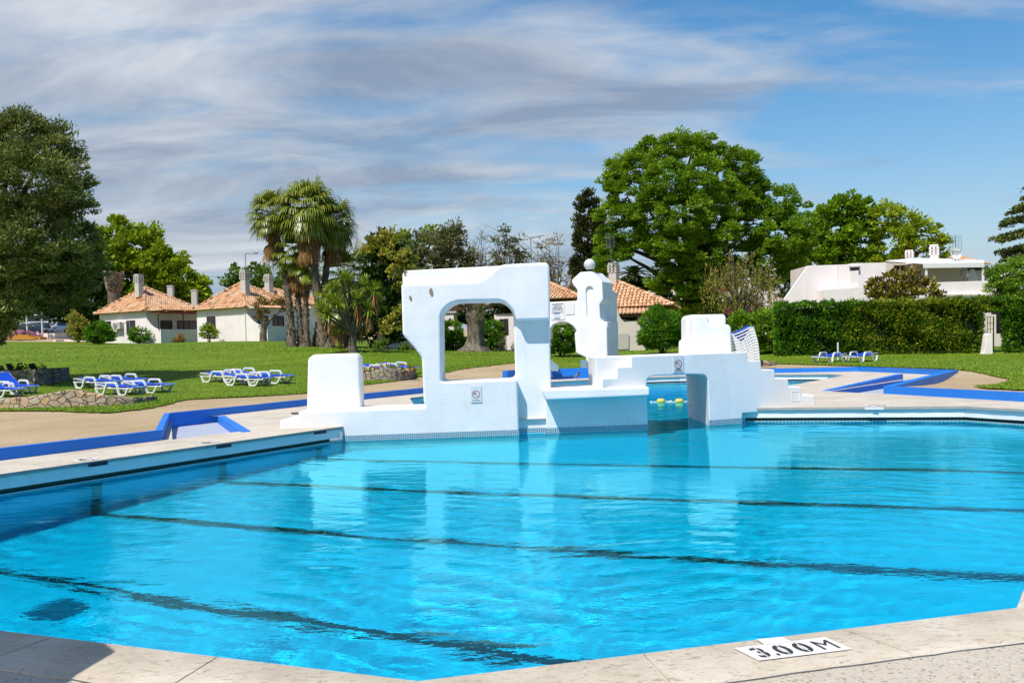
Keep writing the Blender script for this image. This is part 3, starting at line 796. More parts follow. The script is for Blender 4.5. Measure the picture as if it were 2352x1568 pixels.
solid2d('tower_body', [fillet(L3([(200, 412), (408, 402), (410, 312), (372, 262), (370, 237), (434, 176), (520, 172), (600, 248), (608, 388), (583, 428), (588, 530), (600, 600), (604, 860), (520, 860), (402, 806), (388, 650), (404, 640), (380, 600), (330, 570), (270, 565), (218, 588)], c4, Ot, at), .05, 3)], Ot, at, .10, 1.3, WHITE, tw, .05, 3)
solid2d('tower_back', [fillet(L3([(450, 318), (598, 312), (606, 330), (606, 592), (596, 606), (450, 606)], c4, Ot, at), .05, 3)], Ot, at, 1.15, 1.8, WHITE, tw, .05, 3)
solid2d('tower_base', [fillet(L3([(470, 560), (632, 560), (636, 860), (470, 860)], c4, Ot, at), .03, 3)], Ot, at, .2, 1.5, WHITE, tw, .04, 3)
mb = MB(); pb = V(*c4(487, 900), 44.6); mb.box((pb.x+.25, pb.y+.5, .9), (.5, .5, 1.4)); mb.build('tower_foot', WHITE, tw, bevel=.03, smooth=40)
mb = MB(); pb = V(*c4(465, 880), 44.4); mb.box((pb.x, pb.y+.4, .73), (.3, .3, .66)); mb.build('tile_column', MOS, tw)
# globe lamp on the tower
gp = V(*c4(507, 114), 45.3)
gl = thing('globe_lamp', (gp.x, gp.y, gp.z-.3), 'round white globe lamp on a short black neck on the tower top', 'lamp')
gm = NT('opal_glass'); gm.base((.62, .64, .66)); gm.rough(.15, .5); GLOBE = gm.mat
mb = MB(); rg_ = .265; mb.lathe((gp.x, gp.y, gp.z), [(rg_*math.cos(t), rg_*math.sin(t)) for t in [R(-70+i*160/14) for i in range(15)]], 24); mb.build('globe', GLOBE, gl, smooth=60)
BLACK = plain('black_metal', (.02, .02, .022), .5, .4)
mb = MB(); mb.lathe((gp.x, gp.y, gp.z-.52), [(.09, 0), (.09, .12), (.13, .22), (.15, .30)], 14); mb.build('lamp_neck', BLACK, gl, smooth=50)
# tile faced splay at the left of the gap
mb = MB(); 
for y_ in (0,):
    q = [V(*c4(203, 860), 42.9), V(*c4(262, 905), 42.9), V(*c4(262, 948), 42.9), V(*c4(203, 948), 42.9)]
    mb.prism(q, (0, 2.2, 0))
tag(mb.build('tiled_splay', MOS), 'small sloping blue mosaic wall end beside the white sculpture, left of the pigeon', 'wall')

# ------------------------------------------------------------------ signs
SIGNW = plain('sign_white', (.66, .70, .72), .35, .5, 0, .03)
RED = plain('sign_red', (.36, .035, .04), .45); INK = plain('ink_black', (.012, .012, .015), .5); NAVY = plain('ink_navy', (.02, .03, .2), .5)
def text_obj(name, s, h, origin, xdir, updir, mat, parent, align='CENTER', bold=.0, sx=1.0, depth=.001, world=True):
    cu = bpy.data.curves.new('t', 'FONT'); cu.body = s; cu.size = h; cu.align_x = align; cu.extrude = depth; cu.offset = bold*h; cu.resolution_u = 3
    ob = bpy.data.objects.new('t', cu); COL.objects.link(ob); dg = bpy.context.evaluated_depsgraph_get()
    me = bpy.data.meshes.new_from_object(ob.evaluated_get(dg)); bpy.data.objects.remove(ob); bpy.data.curves.remove(cu)
    x = Vector(xdir).normalized(); u = Vector(updir).normalized(); n = x.cross(u); o = Vector(origin)
    me.transform(Matrix(((x.x*sx, u.x, n.x, o.x), (x.y*sx, u.y, n.y, o.y), (x.z*sx, u.z, n.z, o.z), (0, 0, 0, 1))))
    me.materials.clear(); me.materials.append(mat); me.name = name
    return link(name, me, parent, world)
def diving_sign(tl, br, lines, label, board):
    t = None
    O_, A_d, cc_ = (O1b, A1b, c4) if board else (O1, A1, c3)
    s0, z0 = onplane(*cc_(*tl), O_, A_d); s1, z1 = onplane(*cc_(*br), O_, A_d)
    w, h = s1-s0, z0-z1; cx, cz = 0.0, (z0+z1)/2; a_ = Vector(A_d).normalized(); pc_ = Vector((O_[0], O_[1], 0))+a_*((s0+s1)/2); y = -.003
    t = thing('warning_sign', (pc_.x, pc_.y, 0), label, 'sign', None, math.atan2(a_.y, a_.x))
    class LMB(MB):
        def build(s_, name, mat, parent=None, **k): return MB.build(s_, name, mat, parent, world=False)
    mb = LMB(); mb.box((cx, y-.006, cz), (w, .012, h)); mb.build('plate', SIGNW, t)
    yy = y-.0135; rc = w*.355; cc = cz-h*.01
    mb = LMB(); N = 40; vs = []
    for i in range(N):
        an = 2*math.pi*i/N
        for r_ in (rc, rc*.84): vs.append((cx+r_*math.cos(an), yy, cc+r_*math.sin(an)))
    mb.add(vs, [(2*i, 2*((i+1) % N), 2*((i+1) % N)+1, 2*i+1) for i in range(N)])
    d = rc*.71; n_ = rc*.045
    mb.add([(cx-d-n_, yy-.001, cc+d-n_), (cx-d+n_, yy-.001, cc+d+n_), (cx+d+n_, yy-.001, cc-d+n_), (cx+d-n_, yy-.001, cc-d-n_)], [(0, 1, 2, 3)])
    mb.build('ring', RED, t)
    # diver: head, arms, body, legs as one silhouette, with the line of the water
    mb = LMB()
    def blob(pts, w0):
        for (a, b, wa, wb) in pts:
            A = Vector((cx+a[0]*rc, yy-.0005, cc+a[1]*rc)); B = Vector((cx+b[0]*rc, yy-.0005, cc+b[1]*rc)); dd = (B-A).normalized(); nn = Vector((-dd.z, 0, dd.x))
            mb.add([A+nn*wa*rc, A-nn*wa*rc, B-nn*wb*rc, B+nn*wb*rc], [(0, 1, 2, 3)])
    blob([((-.58, -.16), (-.38, .18), .04, .06), ((-.38, .18), (-.12, .40), .08, .09), ((-.14, .39), (.08, .44), .075, .06), ((.06, .44), (.24, .62), .055, .03)], 0)
    blob([((-.66, -.30), (.16, -.30), .012, .012)], 0)
    if board: blob([((.18, .26), (.62, .26), .014, .014), ((.6, .26), (.6, -.06), .014, .014)], 0)
    hs = [(cx-.54*rc+.085*rc*math.cos(2*math.pi*i/12), yy-.0005, cc+.2*rc+.085*rc*math.sin(2*math.pi*i/12)) for i in range(12)]
    mb.add(hs, [tuple(range(12))]); mb.build('diver_pictogram', INK, t)
    lh = h*.085; z = cz-h*.5+h*(.10 if len(lines) == 1 else .155)
    for i, s in enumerate(lines): text_obj('lettering', s, lh, (cx, yy, z-i*lh*1.05), (1, 0, 0), (0, 0, 1), INK, t, bold=.012, sx=1.0, world=False)
diving_sign((1530, 1066), (1622, 1192), ['NO DIVING'], 'small white NO DIVING sign with red circle below the big window', False)
diving_sign((1155, 830), (1241, 955), ['PROIBIDO', 'MERGULHAR'], 'small white PROIBIDO MERGULHAR sign on the bridge parapet', True)
# notice board on the far sculpture
def board(tl, br, name, label):
    O_ = Vector(Ot)-Vector((-at.y, at.x, 0))*.012
    s0, z0 = onplane(*c4(*tl), O_, at); s1, z1 = onplane(*c4(*br), O_, at); P = lambda s, z, d=0: Vector((O_.x, O_.y, 0))+at*s+Vector((0, 0, z))-Vector((-at.y, at.x, 0))*d
    t = thing(name, P((s0+s1)/2, z1), label, 'notice board')
    mb = MB(); mb.prism([P(s0, z0), P(s1, z0), P(s1, z1), P(s0, z1)], Vector((-at.y, at.x, 0))*-.015); mb.build('plate', plain('board_white', (.74, .75, .76), .4, .4, 0, .03), t)
    return t, P, s0, s1, z0, z1
t, P, s0, s1, z0, z1 = board((199, 418), (314, 543), 'notice_board', 'white pool rules board with blue lettering next to the big frame')
w, h = s1-s0, z0-z1; cxs = (s0+s1)/2
lines = ['CRIANÇAS DEVEM ESTAR SEMPRE', 'ACOMPANHADAS POR ADULTO', '', 'CHILDREN MUST BE', 'SUPERVISED BY AN ADULT', '', 'KINDER SOLLTEN IMMER IN BEGLEITUNG', 'VON ERWACHSENEN SEIN', '', 'NÃO UTILIZAR A PISCINA À NOITE', '', 'THE SWIMMING POOL CANNOT BE USED', '', 'DAS SCHWIMMBAD DARF NICHT']
for i, s in enumerate(lines):
    if s: text_obj('lettering', s, h*.05, P(cxs, z0-h*(.075+i*.04), .017), at, (0, 0, 1), NAVY, t, bold=.03, sx=min(1.0, .9*w/(len(s)*h*.05*.62)))
for zz in (.37, .62): mb = MB(); mb.prism([P(s0+w*.06, z0-h*zz, .0165), P(s1-w*.06, z0-h*zz, .0165), P(s1-w*.06, z0-h*(zz+.004), .0165), P(s0+w*.06, z0-h*(zz+.004), .0165)], Vector((-at.y, at.x, 0))*-.001); mb.build('rule_line', NAVY, t)
mb = MB(); mb.prism([P(s0+w*.24, z0-h*.6, .017), P(s0+w*.68, z0-h*.6, .017), P(s0+w*.68, z0-h*.95, .017), P(s0+w*.24, z0-h*.95, .017)], Vector((-at.y, at.x, 0))*-.002); pp = mb.build('pasted_notice', plain('paper', (.6, .66, .74), .6), t)
mb = MB()
nbm = plain('notice_blue', (.03, .12, .35), .5, .4, 0, .6, 30)
for zz in (.6, .9): mb = MB(); mb.prism([P(s0+w*.24, z0-h*zz, .0195), P(s0+w*.68, z0-h*zz, .0195), P(s0+w*.68, z0-h*(zz+.05), .0195), P(s0+w*.24, z0-h*(zz+.05), .0195)], Vector((-at.y, at.x, 0))*-.001); mb.build('notice_border', nbm, t)
board((320, 417), (389, 502), 'blank_plate', 'faded blank white plate between rules board and tower')

# ------------------------------------------------------------------ painted depth marks
PAINT = plain('white_road_paint', (.74, .73, .70), .6, .3, 0, .08, 12, .3, 90)
STEN = plain('stencil_black', (.05, .05, .055), .7, .2, 0, .3, 60)
def depth_mark(corners, tab, txt, z, label, flip=False):
    C = [G(*c, z) for c in corners]   # far-left, far-right, near-right, near-left
    zz = Vector((0, 0, .0055))
    t = tag(bpy.data.objects.new('depth_mark', None), label, 'pool marking'); COL.objects.link(t); t.location = C[3]
    mb = MB(); mb.add([c+zz for c in C], [(0, 1, 2, 3)])
    if tab: T = [G(*c, z)+zz+Vector((0, 0, .001)) for c in tab]; mb.add(T, [(0, 1, 2, 3)])
    mb.build('white_plate', PAINT, t)
    x = (C[2]-C[3]); w = x.length; x.normalize(); u = Vector((-x.y, x.x, 0)); h = abs((C[0]-C[3]).dot(u))
    mid = (C[0]+C[1]+C[2]+C[3])/4+zz+Vector((0, 0, .0015))
    if flip: x, u = -x, -u
    if flip: text_obj('lettering', txt, h*.80, mid-u*h*.28, x, u, STEN, t, bold=.02, sx=.86*w/(len(txt)*h*.80*.62), depth=.0004)
    else:
        for ch, fx, wd in (('3', .15, .17), ('.', .275, .10), ('0', .385, .18), ('0', .60, .18), ('M', .845, .235)):
            o_ = text_obj('lettering', ch, h*.92, mid+x*(fx-.5)*w-u*h*.33, x, u, STEN, t, bold=(0 if ch == 'M' else .022), sx=wd*w/(h*.92*({'M': .84, '.': .5}.get(ch, .56))), depth=.0004)
    # stencil bridges
    if not flip:
        mb = MB(); org = mid+Vector((0, 0, .0012))
        for k in (.15, .385, .60):
            c = org+x*(w*(k-.5)); mb.add([c-x*.004-u*h*.40, c+x*.002-u*h*.40, c+x*.006+u*h*.42, c-x*.000+u*h*.42], [(0, 1, 2, 3)])
        mb.build('stencil_gap', PAINT, t)
p8 = lambda x, y: (1550.4+.3408*x, 1263.3+.3408*y)
depth_mark([p8(395, 665), p8(1010, 590), p8(1200, 672), p8(565, 750)], [p8(548, 606), p8(722, 590), p8(790, 622), p8(605, 645)], '3.00M', .296, 'white painted 3.00M depth mark in black stencil letters on the near coping')
p7 = lambda x, y: (.3418*x, 861.3+.3418*y)
depth_mark([p7(560, 556), p7(668, 556), p7(612, 574), p7(468, 586)], None, '2.10M', .29, 'faded white depth mark on the left coping nearer the viewer', True)
depth_mark([p7(1380, 446), p7(1480, 446), p7(1420, 456), p7(1300, 466)], None, '2.00M', .29, 'faded white depth mark on the left coping near the sculpture steps', True)
depth_mark([big(1105, 393), big(1310, 393), big(1290, 402), big(1080, 402)], [big(1147, 400), big(1195, 400), big(1195, 409), big(1147, 409)], '2.00M', .29, 'small white depth mark on the far right coping', True)
mb = MB(); mb.box(V(0, 0, 1) if False else (G(*big(1171, 410)).x, G(*big(1171, 410)).y-.02, .27), (.36, .03, .045), math.atan2(Vd.y, Vd.x))
tag(mb.build('white_marker', PAINT), 'white painted patch on the edge of the far right coping', 'pool marking')
mb = MB(); q = [c3(120, 1274), c3(183, 1270), c3(183, 1284), c3(135, 1286)]; mb.add([G(*p, .295) for p in q], [(0, 1, 2, 3)]); tag(mb.build('drain_cover', BLACK), 'small dark drain opening in the deck left of the sculpture steps', 'drain')
# floor drain grate
mb = MB(); g0 = G(268, 1390, -1.9); mb.box((-4.6, 9.95, depth(-4.6, 9.95)+.03), (.5, .5, .03), math.atan2(Vd.y, Vd.x)); tag((lambda o: (setattr(o.cycles, 'is_caustics_receiver', True), o)[1])(mb.build('floor_drain', plain('drain_grate', (.01, .16, .30), .6))), 'dark square drain grate on the pool floor beside the nearest lane line', 'drain')

for o_ in sc.children:
    if o_.name.split('.')[0] in ('frame', 'core_wall', 'seat_wall', 'bridge_front', 'bridge_deck', 'tile_band'): o_.cycles.is_caustics_receiver = True
# ------------------------------------------------------------------ foliage
def m_leaf(name, dark, mid, light, trans=.2, rough=.6, spec=.2):
    t = NT(name); K = 1.35 if name.startswith('leaf') else 1.0
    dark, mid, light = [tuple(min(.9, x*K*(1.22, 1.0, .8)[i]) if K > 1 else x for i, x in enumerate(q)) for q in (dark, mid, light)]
    a = t.n('Attribute'); a.attribute_name = 'var'
    c = t.ramp(a.outputs['Fac'], [(0, dark), (.5, mid), (1, light)]); t.base(c); t.rough(rough, spec)
    tr = t.n('BsdfTranslucent'); t.l(t.mix(.5, c, tuple(min(1, x*1.6) for x in light)), tr.inputs[0]); mx = t.n('MixShader'); mx.inputs[0].default_value = trans*.7
    t.l(t.p.outputs[0], mx.inputs[1]); t.l(tr.outputs[0], mx.inputs[2]); t.l(mx.outputs[0], t.out.inputs[0]); return t.mat
def m_bark(name, a, b, sc=6):
    t = NT(name); n = t.noise(sc, 6, .7, t.co((1, 1, .35))); t.base(t.ramp(n, [(.35, a), (.65, b)])); t.rough(.9, .2); t.bump(n, 1.0, .05); return t.mat
BARK = m_bark('bark_grey', (.05, .04, .03), (.20, .17, .13)); BARKD = m_bark('bark_dark', (.02, .015, .012), (.09, .07, .05)); PBARK = m_bark('palm_bark', (.05, .04, .03), (.26, .21, .16), 9)
OBARK = m_bark('olive_bark', (.05, .04, .03), (.26, .22, .17), 5)
def unit(rg, n):
    v = rg.normal(size=(n, 3)); return v/np.linalg.norm(v, axis=1)[:, None]
def leaf_mesh(name, C, N, L, Wd, mat, parent, var, rg, spread=.7, fold=.15, droop=0.0, Wf=None):
    """C: leaf positions, N: outward direction"""
    n = len(C); D = N+unit(rg, n)*spread; D[:, 2] -= droop; D /= np.linalg.norm(D, axis=1)[:, None]
    Sd = np.cross(D, unit(rg, n)); Sd /= np.linalg.norm(Sd, axis=1)[:, None]+1e-9; Up = np.cross(Sd, D)
    l = (L*rg.uniform(.65, 1.25, n))[:, None]; w = (Wd*rg.uniform(.7, 1.2, n))[:, None]
    a = C-D*l*.5; b = C+Sd*w*.5+Up*w*fold; c = C+D*l*.5; d = C-Sd*w*.5+Up*w*fold
    Vv = np.stack([a, b, c, d], 1).reshape(-1, 3); F = np.arange(4*n).reshape(-1, 4)
    o = np_mesh(name, Vv, F, mat, parent, np.repeat(var, 4))
    if name == 'leaf_bases': o['kind'] = 'stuff'
    return o
def clumps(blobs, dens, rg, lo=.72, zmin=None, flat=1.0):
    out = []; nr = []
    for (c, rx, ry, rz) in blobs:
        n = max(4, int(1.7*dens*4*math.pi*((rx*ry+rx*rz+ry*rz)/3)))
        d = unit(rg, n); r = rg.uniform(lo, 1.0, n)**.6
        out.append(np.array(c)+d*r[:, None]*np.array([rx, ry, rz])); nn = d/np.array([rx, ry, rz]); nr.append(nn/np.linalg.norm(nn, axis=1)[:, None])
    C = np.concatenate(out); N = np.concatenate(nr)
    # drop clumps buried in other blobs
    keep = np.ones(len(C), bool)
    for (c, rx, ry, rz) in blobs:
        q = ((C-np.array(c))/np.array([rx, ry, rz])); keep &= ~((q**2).sum(1) < lo*lo*.8)
    return C[keep], N[keep]
def crown(name, blobs, parent, mat, dens=1.2, cr=.45, nleaf=40, leaf=(.22, .12), seed=1, lo=.72, spread=.7, droop=0., sq=1.0, up=.12, fold=.15):
    rg = np.random.RandomState(seed); C, N = clumps(blobs, dens, rg, lo)
    k = len(C); cv = rg.uniform(0, 1, k); crr = cr*rg.uniform(.6, 1.25, k)
    d = unit(rg, k*nleaf); d[:, 2] = np.abs(d[:, 2])*.35+d[:, 2]*.65; r = rg.uniform(.45, 1, k*nleaf)
    P = np.repeat(C, nleaf, 0)+d*(np.repeat(crr, nleaf)*r)[:, None]*np.array([1, 1, sq])
    NN = d*.7+np.repeat(N, nleaf, 0)*.5; NN[:, 2] += up
    var = np.clip(np.repeat(cv, nleaf)*.55+rg.uniform(0, .5, k*nleaf), 0, 1)
    return leaf_mesh(name, P, NN, leaf[0], leaf[1], mat, parent, var, rg, spread, fold, droop)
def pxblobs(lst, D, rg=None, depth=1.0):
    """(px, py, rx, ry, dD) pixel blobs at distance D"""
    out = []
    for b in lst:
        px, py, rx = b[0], b[1], b[2]; ry = b[3] if len(b) > 3 else rx; dd = b[4] if len(b) > 4 else 0
        c = V(px, py, D+dd); s = (D+dd)/FPX; out.append(((c.x, c.y, c.z), rx*s, (rx+ry)/2*s*depth, ry*s))
    return out
def limb_mesh(name, base, top, targets, r0, mat, parent, seed=0, wob=.25, n=8, twigs=0, bend=0.0):
    rr = random.Random(seed); mb = MB(); base = Vector(base); top = Vector(top); pts = []
    for i in range(7):
        t = i/6; p = base.lerp(top, t); w = wob*r0*2*math.sin(math.pi*t) if 0 < i < 6 else 0
        pts.append(p+Vector((rr.uniform(-w, w), rr.uniform(-w, w), 0)))
    mb.tube([pts[0]-Vector((0, 0, .4))]+pts, [r0*1.35]+[r0*(1.35 if i == 0 else 1.05-.5*i/6) for i in range(7)], n)
    for tg in targets:
        tg = Vector(tg); s = pts[rr.choice([3, 4, 5, 6, 6])]; mid = s.lerp(tg, .5)+Vector((rr.uniform(-1, 1), rr.uniform(-1, 1), rr.uniform(-.2, 1.2)))*(tg-s).length*.12
        q = []; m = 6
        for i in range(m+1):
            t = i/m; q.append(s*(1-t)**2+mid*2*t*(1-t)+tg*t*t)
        rs = [max(.012, r0*.5*(1-.88*i/m)) for i in range(m+1)]; mb.tube(q, rs, 6)
        for k in range(twigs):
            a = q[rr.randint(2, m)]; e = a+Vector((rr.uniform(-1, 1), rr.uniform(-1, 1), rr.uniform(-.1, 1)))*(tg-s).length*.35; mb.tube([a, a.lerp(e, .5)+Vector((0, 0, .1)), e], [r0*.14, r0*.09, .008], 5)
    return mb.build(name, mat, parent, smooth=60)
def tree(name, label, cat, base, blobs, r0, mat, bark=None, group=None, seed=1, trunk_top=None, twigs=0, ntarget=10, **kw):
    t = thing(name, base, label, cat, group); bark = bark or BARK
    rr = random.Random(seed); cs = [b[0] for b in blobs]; m = np.mean(np.array(cs), 0)
    zlow = min(c[2]-b[3] for c, b in zip(cs, blobs)); top = trunk_top or Vector((base.x*.3+m[0]*.7, base.y*.3+m[1]*.7, max(base.z+.5, .5*(zlow+m[2]))))
    tg = [Vector(c) for c in (rr.sample(cs, min(ntarget, len(cs))))]
    limb_mesh('trunk', base, top, tg, r0, bark, t, seed, twigs=twigs)
    crown('crown', blobs, t, mat, seed=seed, **kw)
    return t
def gbase(px, py, D):
    p = V(px, py, D); return Vector((p.x, p.y, H(p.x, p.y)))

LF_OLIVE = m_leaf('leaf_oleaster', (.022, .05, .008), (.07, .12, .022), (.19, .24, .09), .15)
LF_LIME = m_leaf('leaf_lime', (.05, .11, .004), (.12, .22, .008), (.25, .36, .02), .3)
LF_BIG = m_leaf('leaf_fresh', (.03, .09, .003), (.07, .18, .006), (.17, .31, .015), .3)
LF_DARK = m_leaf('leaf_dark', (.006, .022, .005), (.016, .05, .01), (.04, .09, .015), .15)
LF_MID = m_leaf('leaf_mid', (.02, .06, .006), (.05, .12, .012), (.12, .20, .03), .25)
LF_CYP = m_leaf('leaf_cypress', (.008, .018, .004), (.025, .042, .01), (.07, .085, .025), .1)
LF_GREY = m_leaf('leaf_grey_olive', (.03, .05, .02), (.075, .105, .045), (.17, .19, .10), .2)
LF_YEL = m_leaf('leaf_yellowish', (.07, .11, .012), (.17, .22, .03), (.34, .36, .09), .3)
LF_HEDGE = m_leaf('leaf_hedge', (.008, .045, .003), (.03, .12, .007), (.10, .23, .014), .2)
LF_HEDGE2 = m_leaf('leaf_hedge_gold', (.02, .06, .004), (.08, .15, .008), (.23, .28, .02), .2)
LF_SHRUB = m_leaf('leaf_shrub', (.012, .06, .004), (.04, .15, .008), (.15, .30, .03), .25)
LF_DRY = m_leaf('leaf_dry', (.10, .07, .02), (.20, .15, .05), (.30, .22, .10), .2)
LF_RUB = m_leaf('leaf_rubber', (.05, .012, .008), (.10, .09, .015), (.22, .26, .04), .1, .25, .5)
LF_PALM = m_leaf('leaf_palm', (.03, .06, .006), (.10, .16, .014), (.27, .34, .05), .2, .35, .5)
LF_PALMY = m_leaf('leaf_palm_yellow', (.09, .09, .01), (.17, .18, .02), (.3, .29, .05), .2)
LF_DEAD = m_leaf('leaf_palm_dead', (.05, .03, .012), (.14, .09, .04), (.30, .22, .12), .1, .8, .1)
LF_YUC = m_leaf('leaf_yucca', (.03, .085, .006), (.09, .18, .012), (.24, .34, .04), .2, .35, .5)

# big dark oleaster at the left edge
rr = random.Random(11)
bl = [(-40, 330, 80, 70), (40, 320, 70, 60), (110, 340, 70, 55), (160, 395, 48, 62), (150, 480, 60, 60), (60, 430, 110, 80, -2), (-60, 480, 100, 90), (185, 560, 44, 65), (120, 580, 80, 70, -2), (30, 570, 90, 80, -2.5),
      (-70, 610, 90, 80), (150, 650, 60, 55), (80, 670, 55, 45), (0, 660, 75, 45, -1), (-80, 700, 80, 60), (95, 500, 70, 60, 2), (196, 610, 32, 45), (20, 380, 60, 50, -3), (80, 640, 45, 60, 1.5), (20, 715, 42, 30, -1), (110, 702, 26, 22, 1), (-30, 740, 50, 40, -1.5), (40, 690, 50, 34, -2), (-20, 765, 44, 30, -1)]
b0 = gbase(-110, 822, 41.5)
tree('oleaster_tree', 'huge dark grey-green tree at the left edge overhanging the lawn', 'tree', b0, pxblobs(bl, 40, depth=1.0), .55, LF_OLIVE, BARKD, seed=3, dens=1.45, cr=.5, nleaf=110, leaf=(.22, .065), lo=.5, spread=.8, trunk_top=V(20, 600, 40))
# bright green tree behind the first bungalow
bl = [(262, 540, 40, 36), (300, 575, 55, 45), (250, 600, 45, 45), (345, 600, 55, 45), (380, 640, 45, 45), (310, 640, 70, 50), (420, 650, 34, 40), (446, 665, 28, 34), (245, 660, 45, 50), (338, 545, 26, 24), (370, 572, 26, 22), (275, 515, 20, 16), (400, 600, 22, 20), (460, 680, 16, 22)]
tree('bushy_tree', 'bright yellow-green bushy tree behind the leftmost tiled bungalow', 'tree', gbase(320, 760, 106), pxblobs(bl, 106), .5, LF_LIME, seed=4, dens=.36, cr=.95, nleaf=70, leaf=(.55, .34), lo=.6)
bl = [(180, 640, 55, 70), (215, 690, 45, 55), (240, 700, 40, 30), (180, 720, 45, 26), (140, 700, 50, 40), (225, 640, 30, 40)]
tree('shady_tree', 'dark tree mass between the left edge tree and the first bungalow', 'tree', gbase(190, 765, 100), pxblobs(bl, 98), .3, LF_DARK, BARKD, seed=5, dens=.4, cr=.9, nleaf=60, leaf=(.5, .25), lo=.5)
bl = [(40, 690, 60, 40), (90, 715, 60, 26), (150, 735, 40, 22), (0, 720, 50, 40), (-40, 690, 60, 60)]
tree('shady_tree', 'dark trees at the back of the car park behind the parked cars', 'tree', gbase(60, 750, 150), pxblobs(bl, 150), .3, LF_DARK, BARKD, seed=6, dens=.25, cr=1.2, nleaf=60, leaf=(.7, .35), lo=.5)
# stump of a big palm
ps = gbase(262, 762, 92); tp = V(262, 662, 92); tp2 = V(262, 626, 92)
t = thing('palm_stump', ps, 'tall headless palm trunk with pale scaly top above the bungalow roof', 'palm stump')
mb = MB(); mb.tube([ps, V(262, 700, 92), tp, V(262, 650, 92), tp2], [.6, .55, .55, .72, .78], 14); mb.build('trunk', PBARK, t, smooth=60)
rg = np.random.RandomState(9); n = 420; an = rg.uniform(0, 6.28, n); zz = rg.uniform(tp.z-.3, tp2.z+.1, n); rad = .58+.22*(zz-tp.z)/(tp2.z-tp.z)
C = np.column_stack([tp.x+rad*np.cos(an), tp.y+rad*np.sin(an), zz]); N = np.column_stack([np.cos(an), np.sin(an), np.full(n, .5)])
leaf_mesh('leaf_bases', C, N, .34, .26, m_leaf('palm_scale', (.2, .15, .1), (.42, .35, .27), (.6, .53, .42), 0, .8), t, rg.uniform(0, 1, n), rg, .25)

# ------------------------------------------------------------------ palms
def fan_leaf(acc, o, d, size, rg, droopy=.5, seg=22, spanang=2.3):
    """o base of the blade, d outward direction"""
    d = d/np.linalg.norm(d); s = np.cross(d, [0, 0, 1.]); s /= np.linalg.norm(s)+1e-9; u = np.cross(s, d)
    for k in range(seg):
        a = (k/(seg-1)-.5)*spanang*1.15; dr = d*math.cos(a)+s*math.sin(a)+u*.12*math.cos(3*a); dr /= np.linalg.norm(dr)
        L = size*(1-.22*abs(a))*rg.uniform(.9, 1.08); wv = np.cross(dr, u); wv /= np.linalg.norm(wv)+1e-9; w = size*.042
        p0 = o; p1 = o+dr*L*.55; dd = dr+np.array([0, 0, -droopy*rg.uniform(.5, 1.2)]); p2 = p1+dd/np.linalg.norm(dd)*L*.28; dd2 = dr*.5+np.array([0, 0, -droopy*2.2]); p3 = p2+dd2/np.linalg.norm(dd2)*L*.3
        i = len(acc[0]); acc[0] += [p0-wv*w*.3, p0+wv*w*.3, p1-wv*w, p1+wv*w, p2-wv*w*.6, p2+wv*w*.6, p3-wv*w*.1, p3+wv*w*.1]
        acc[1] += [(i, i+1, i+3, i+2), (i+2, i+3, i+5, i+4), (i+4, i+5, i+7, i+6)]; v = rg.uniform(0, 1)*.5+.25*rg.uniform(0, 1); acc[2] += [v, v, v+.1, v+.1, v+.15, v+.15, v+.25, v+.25]
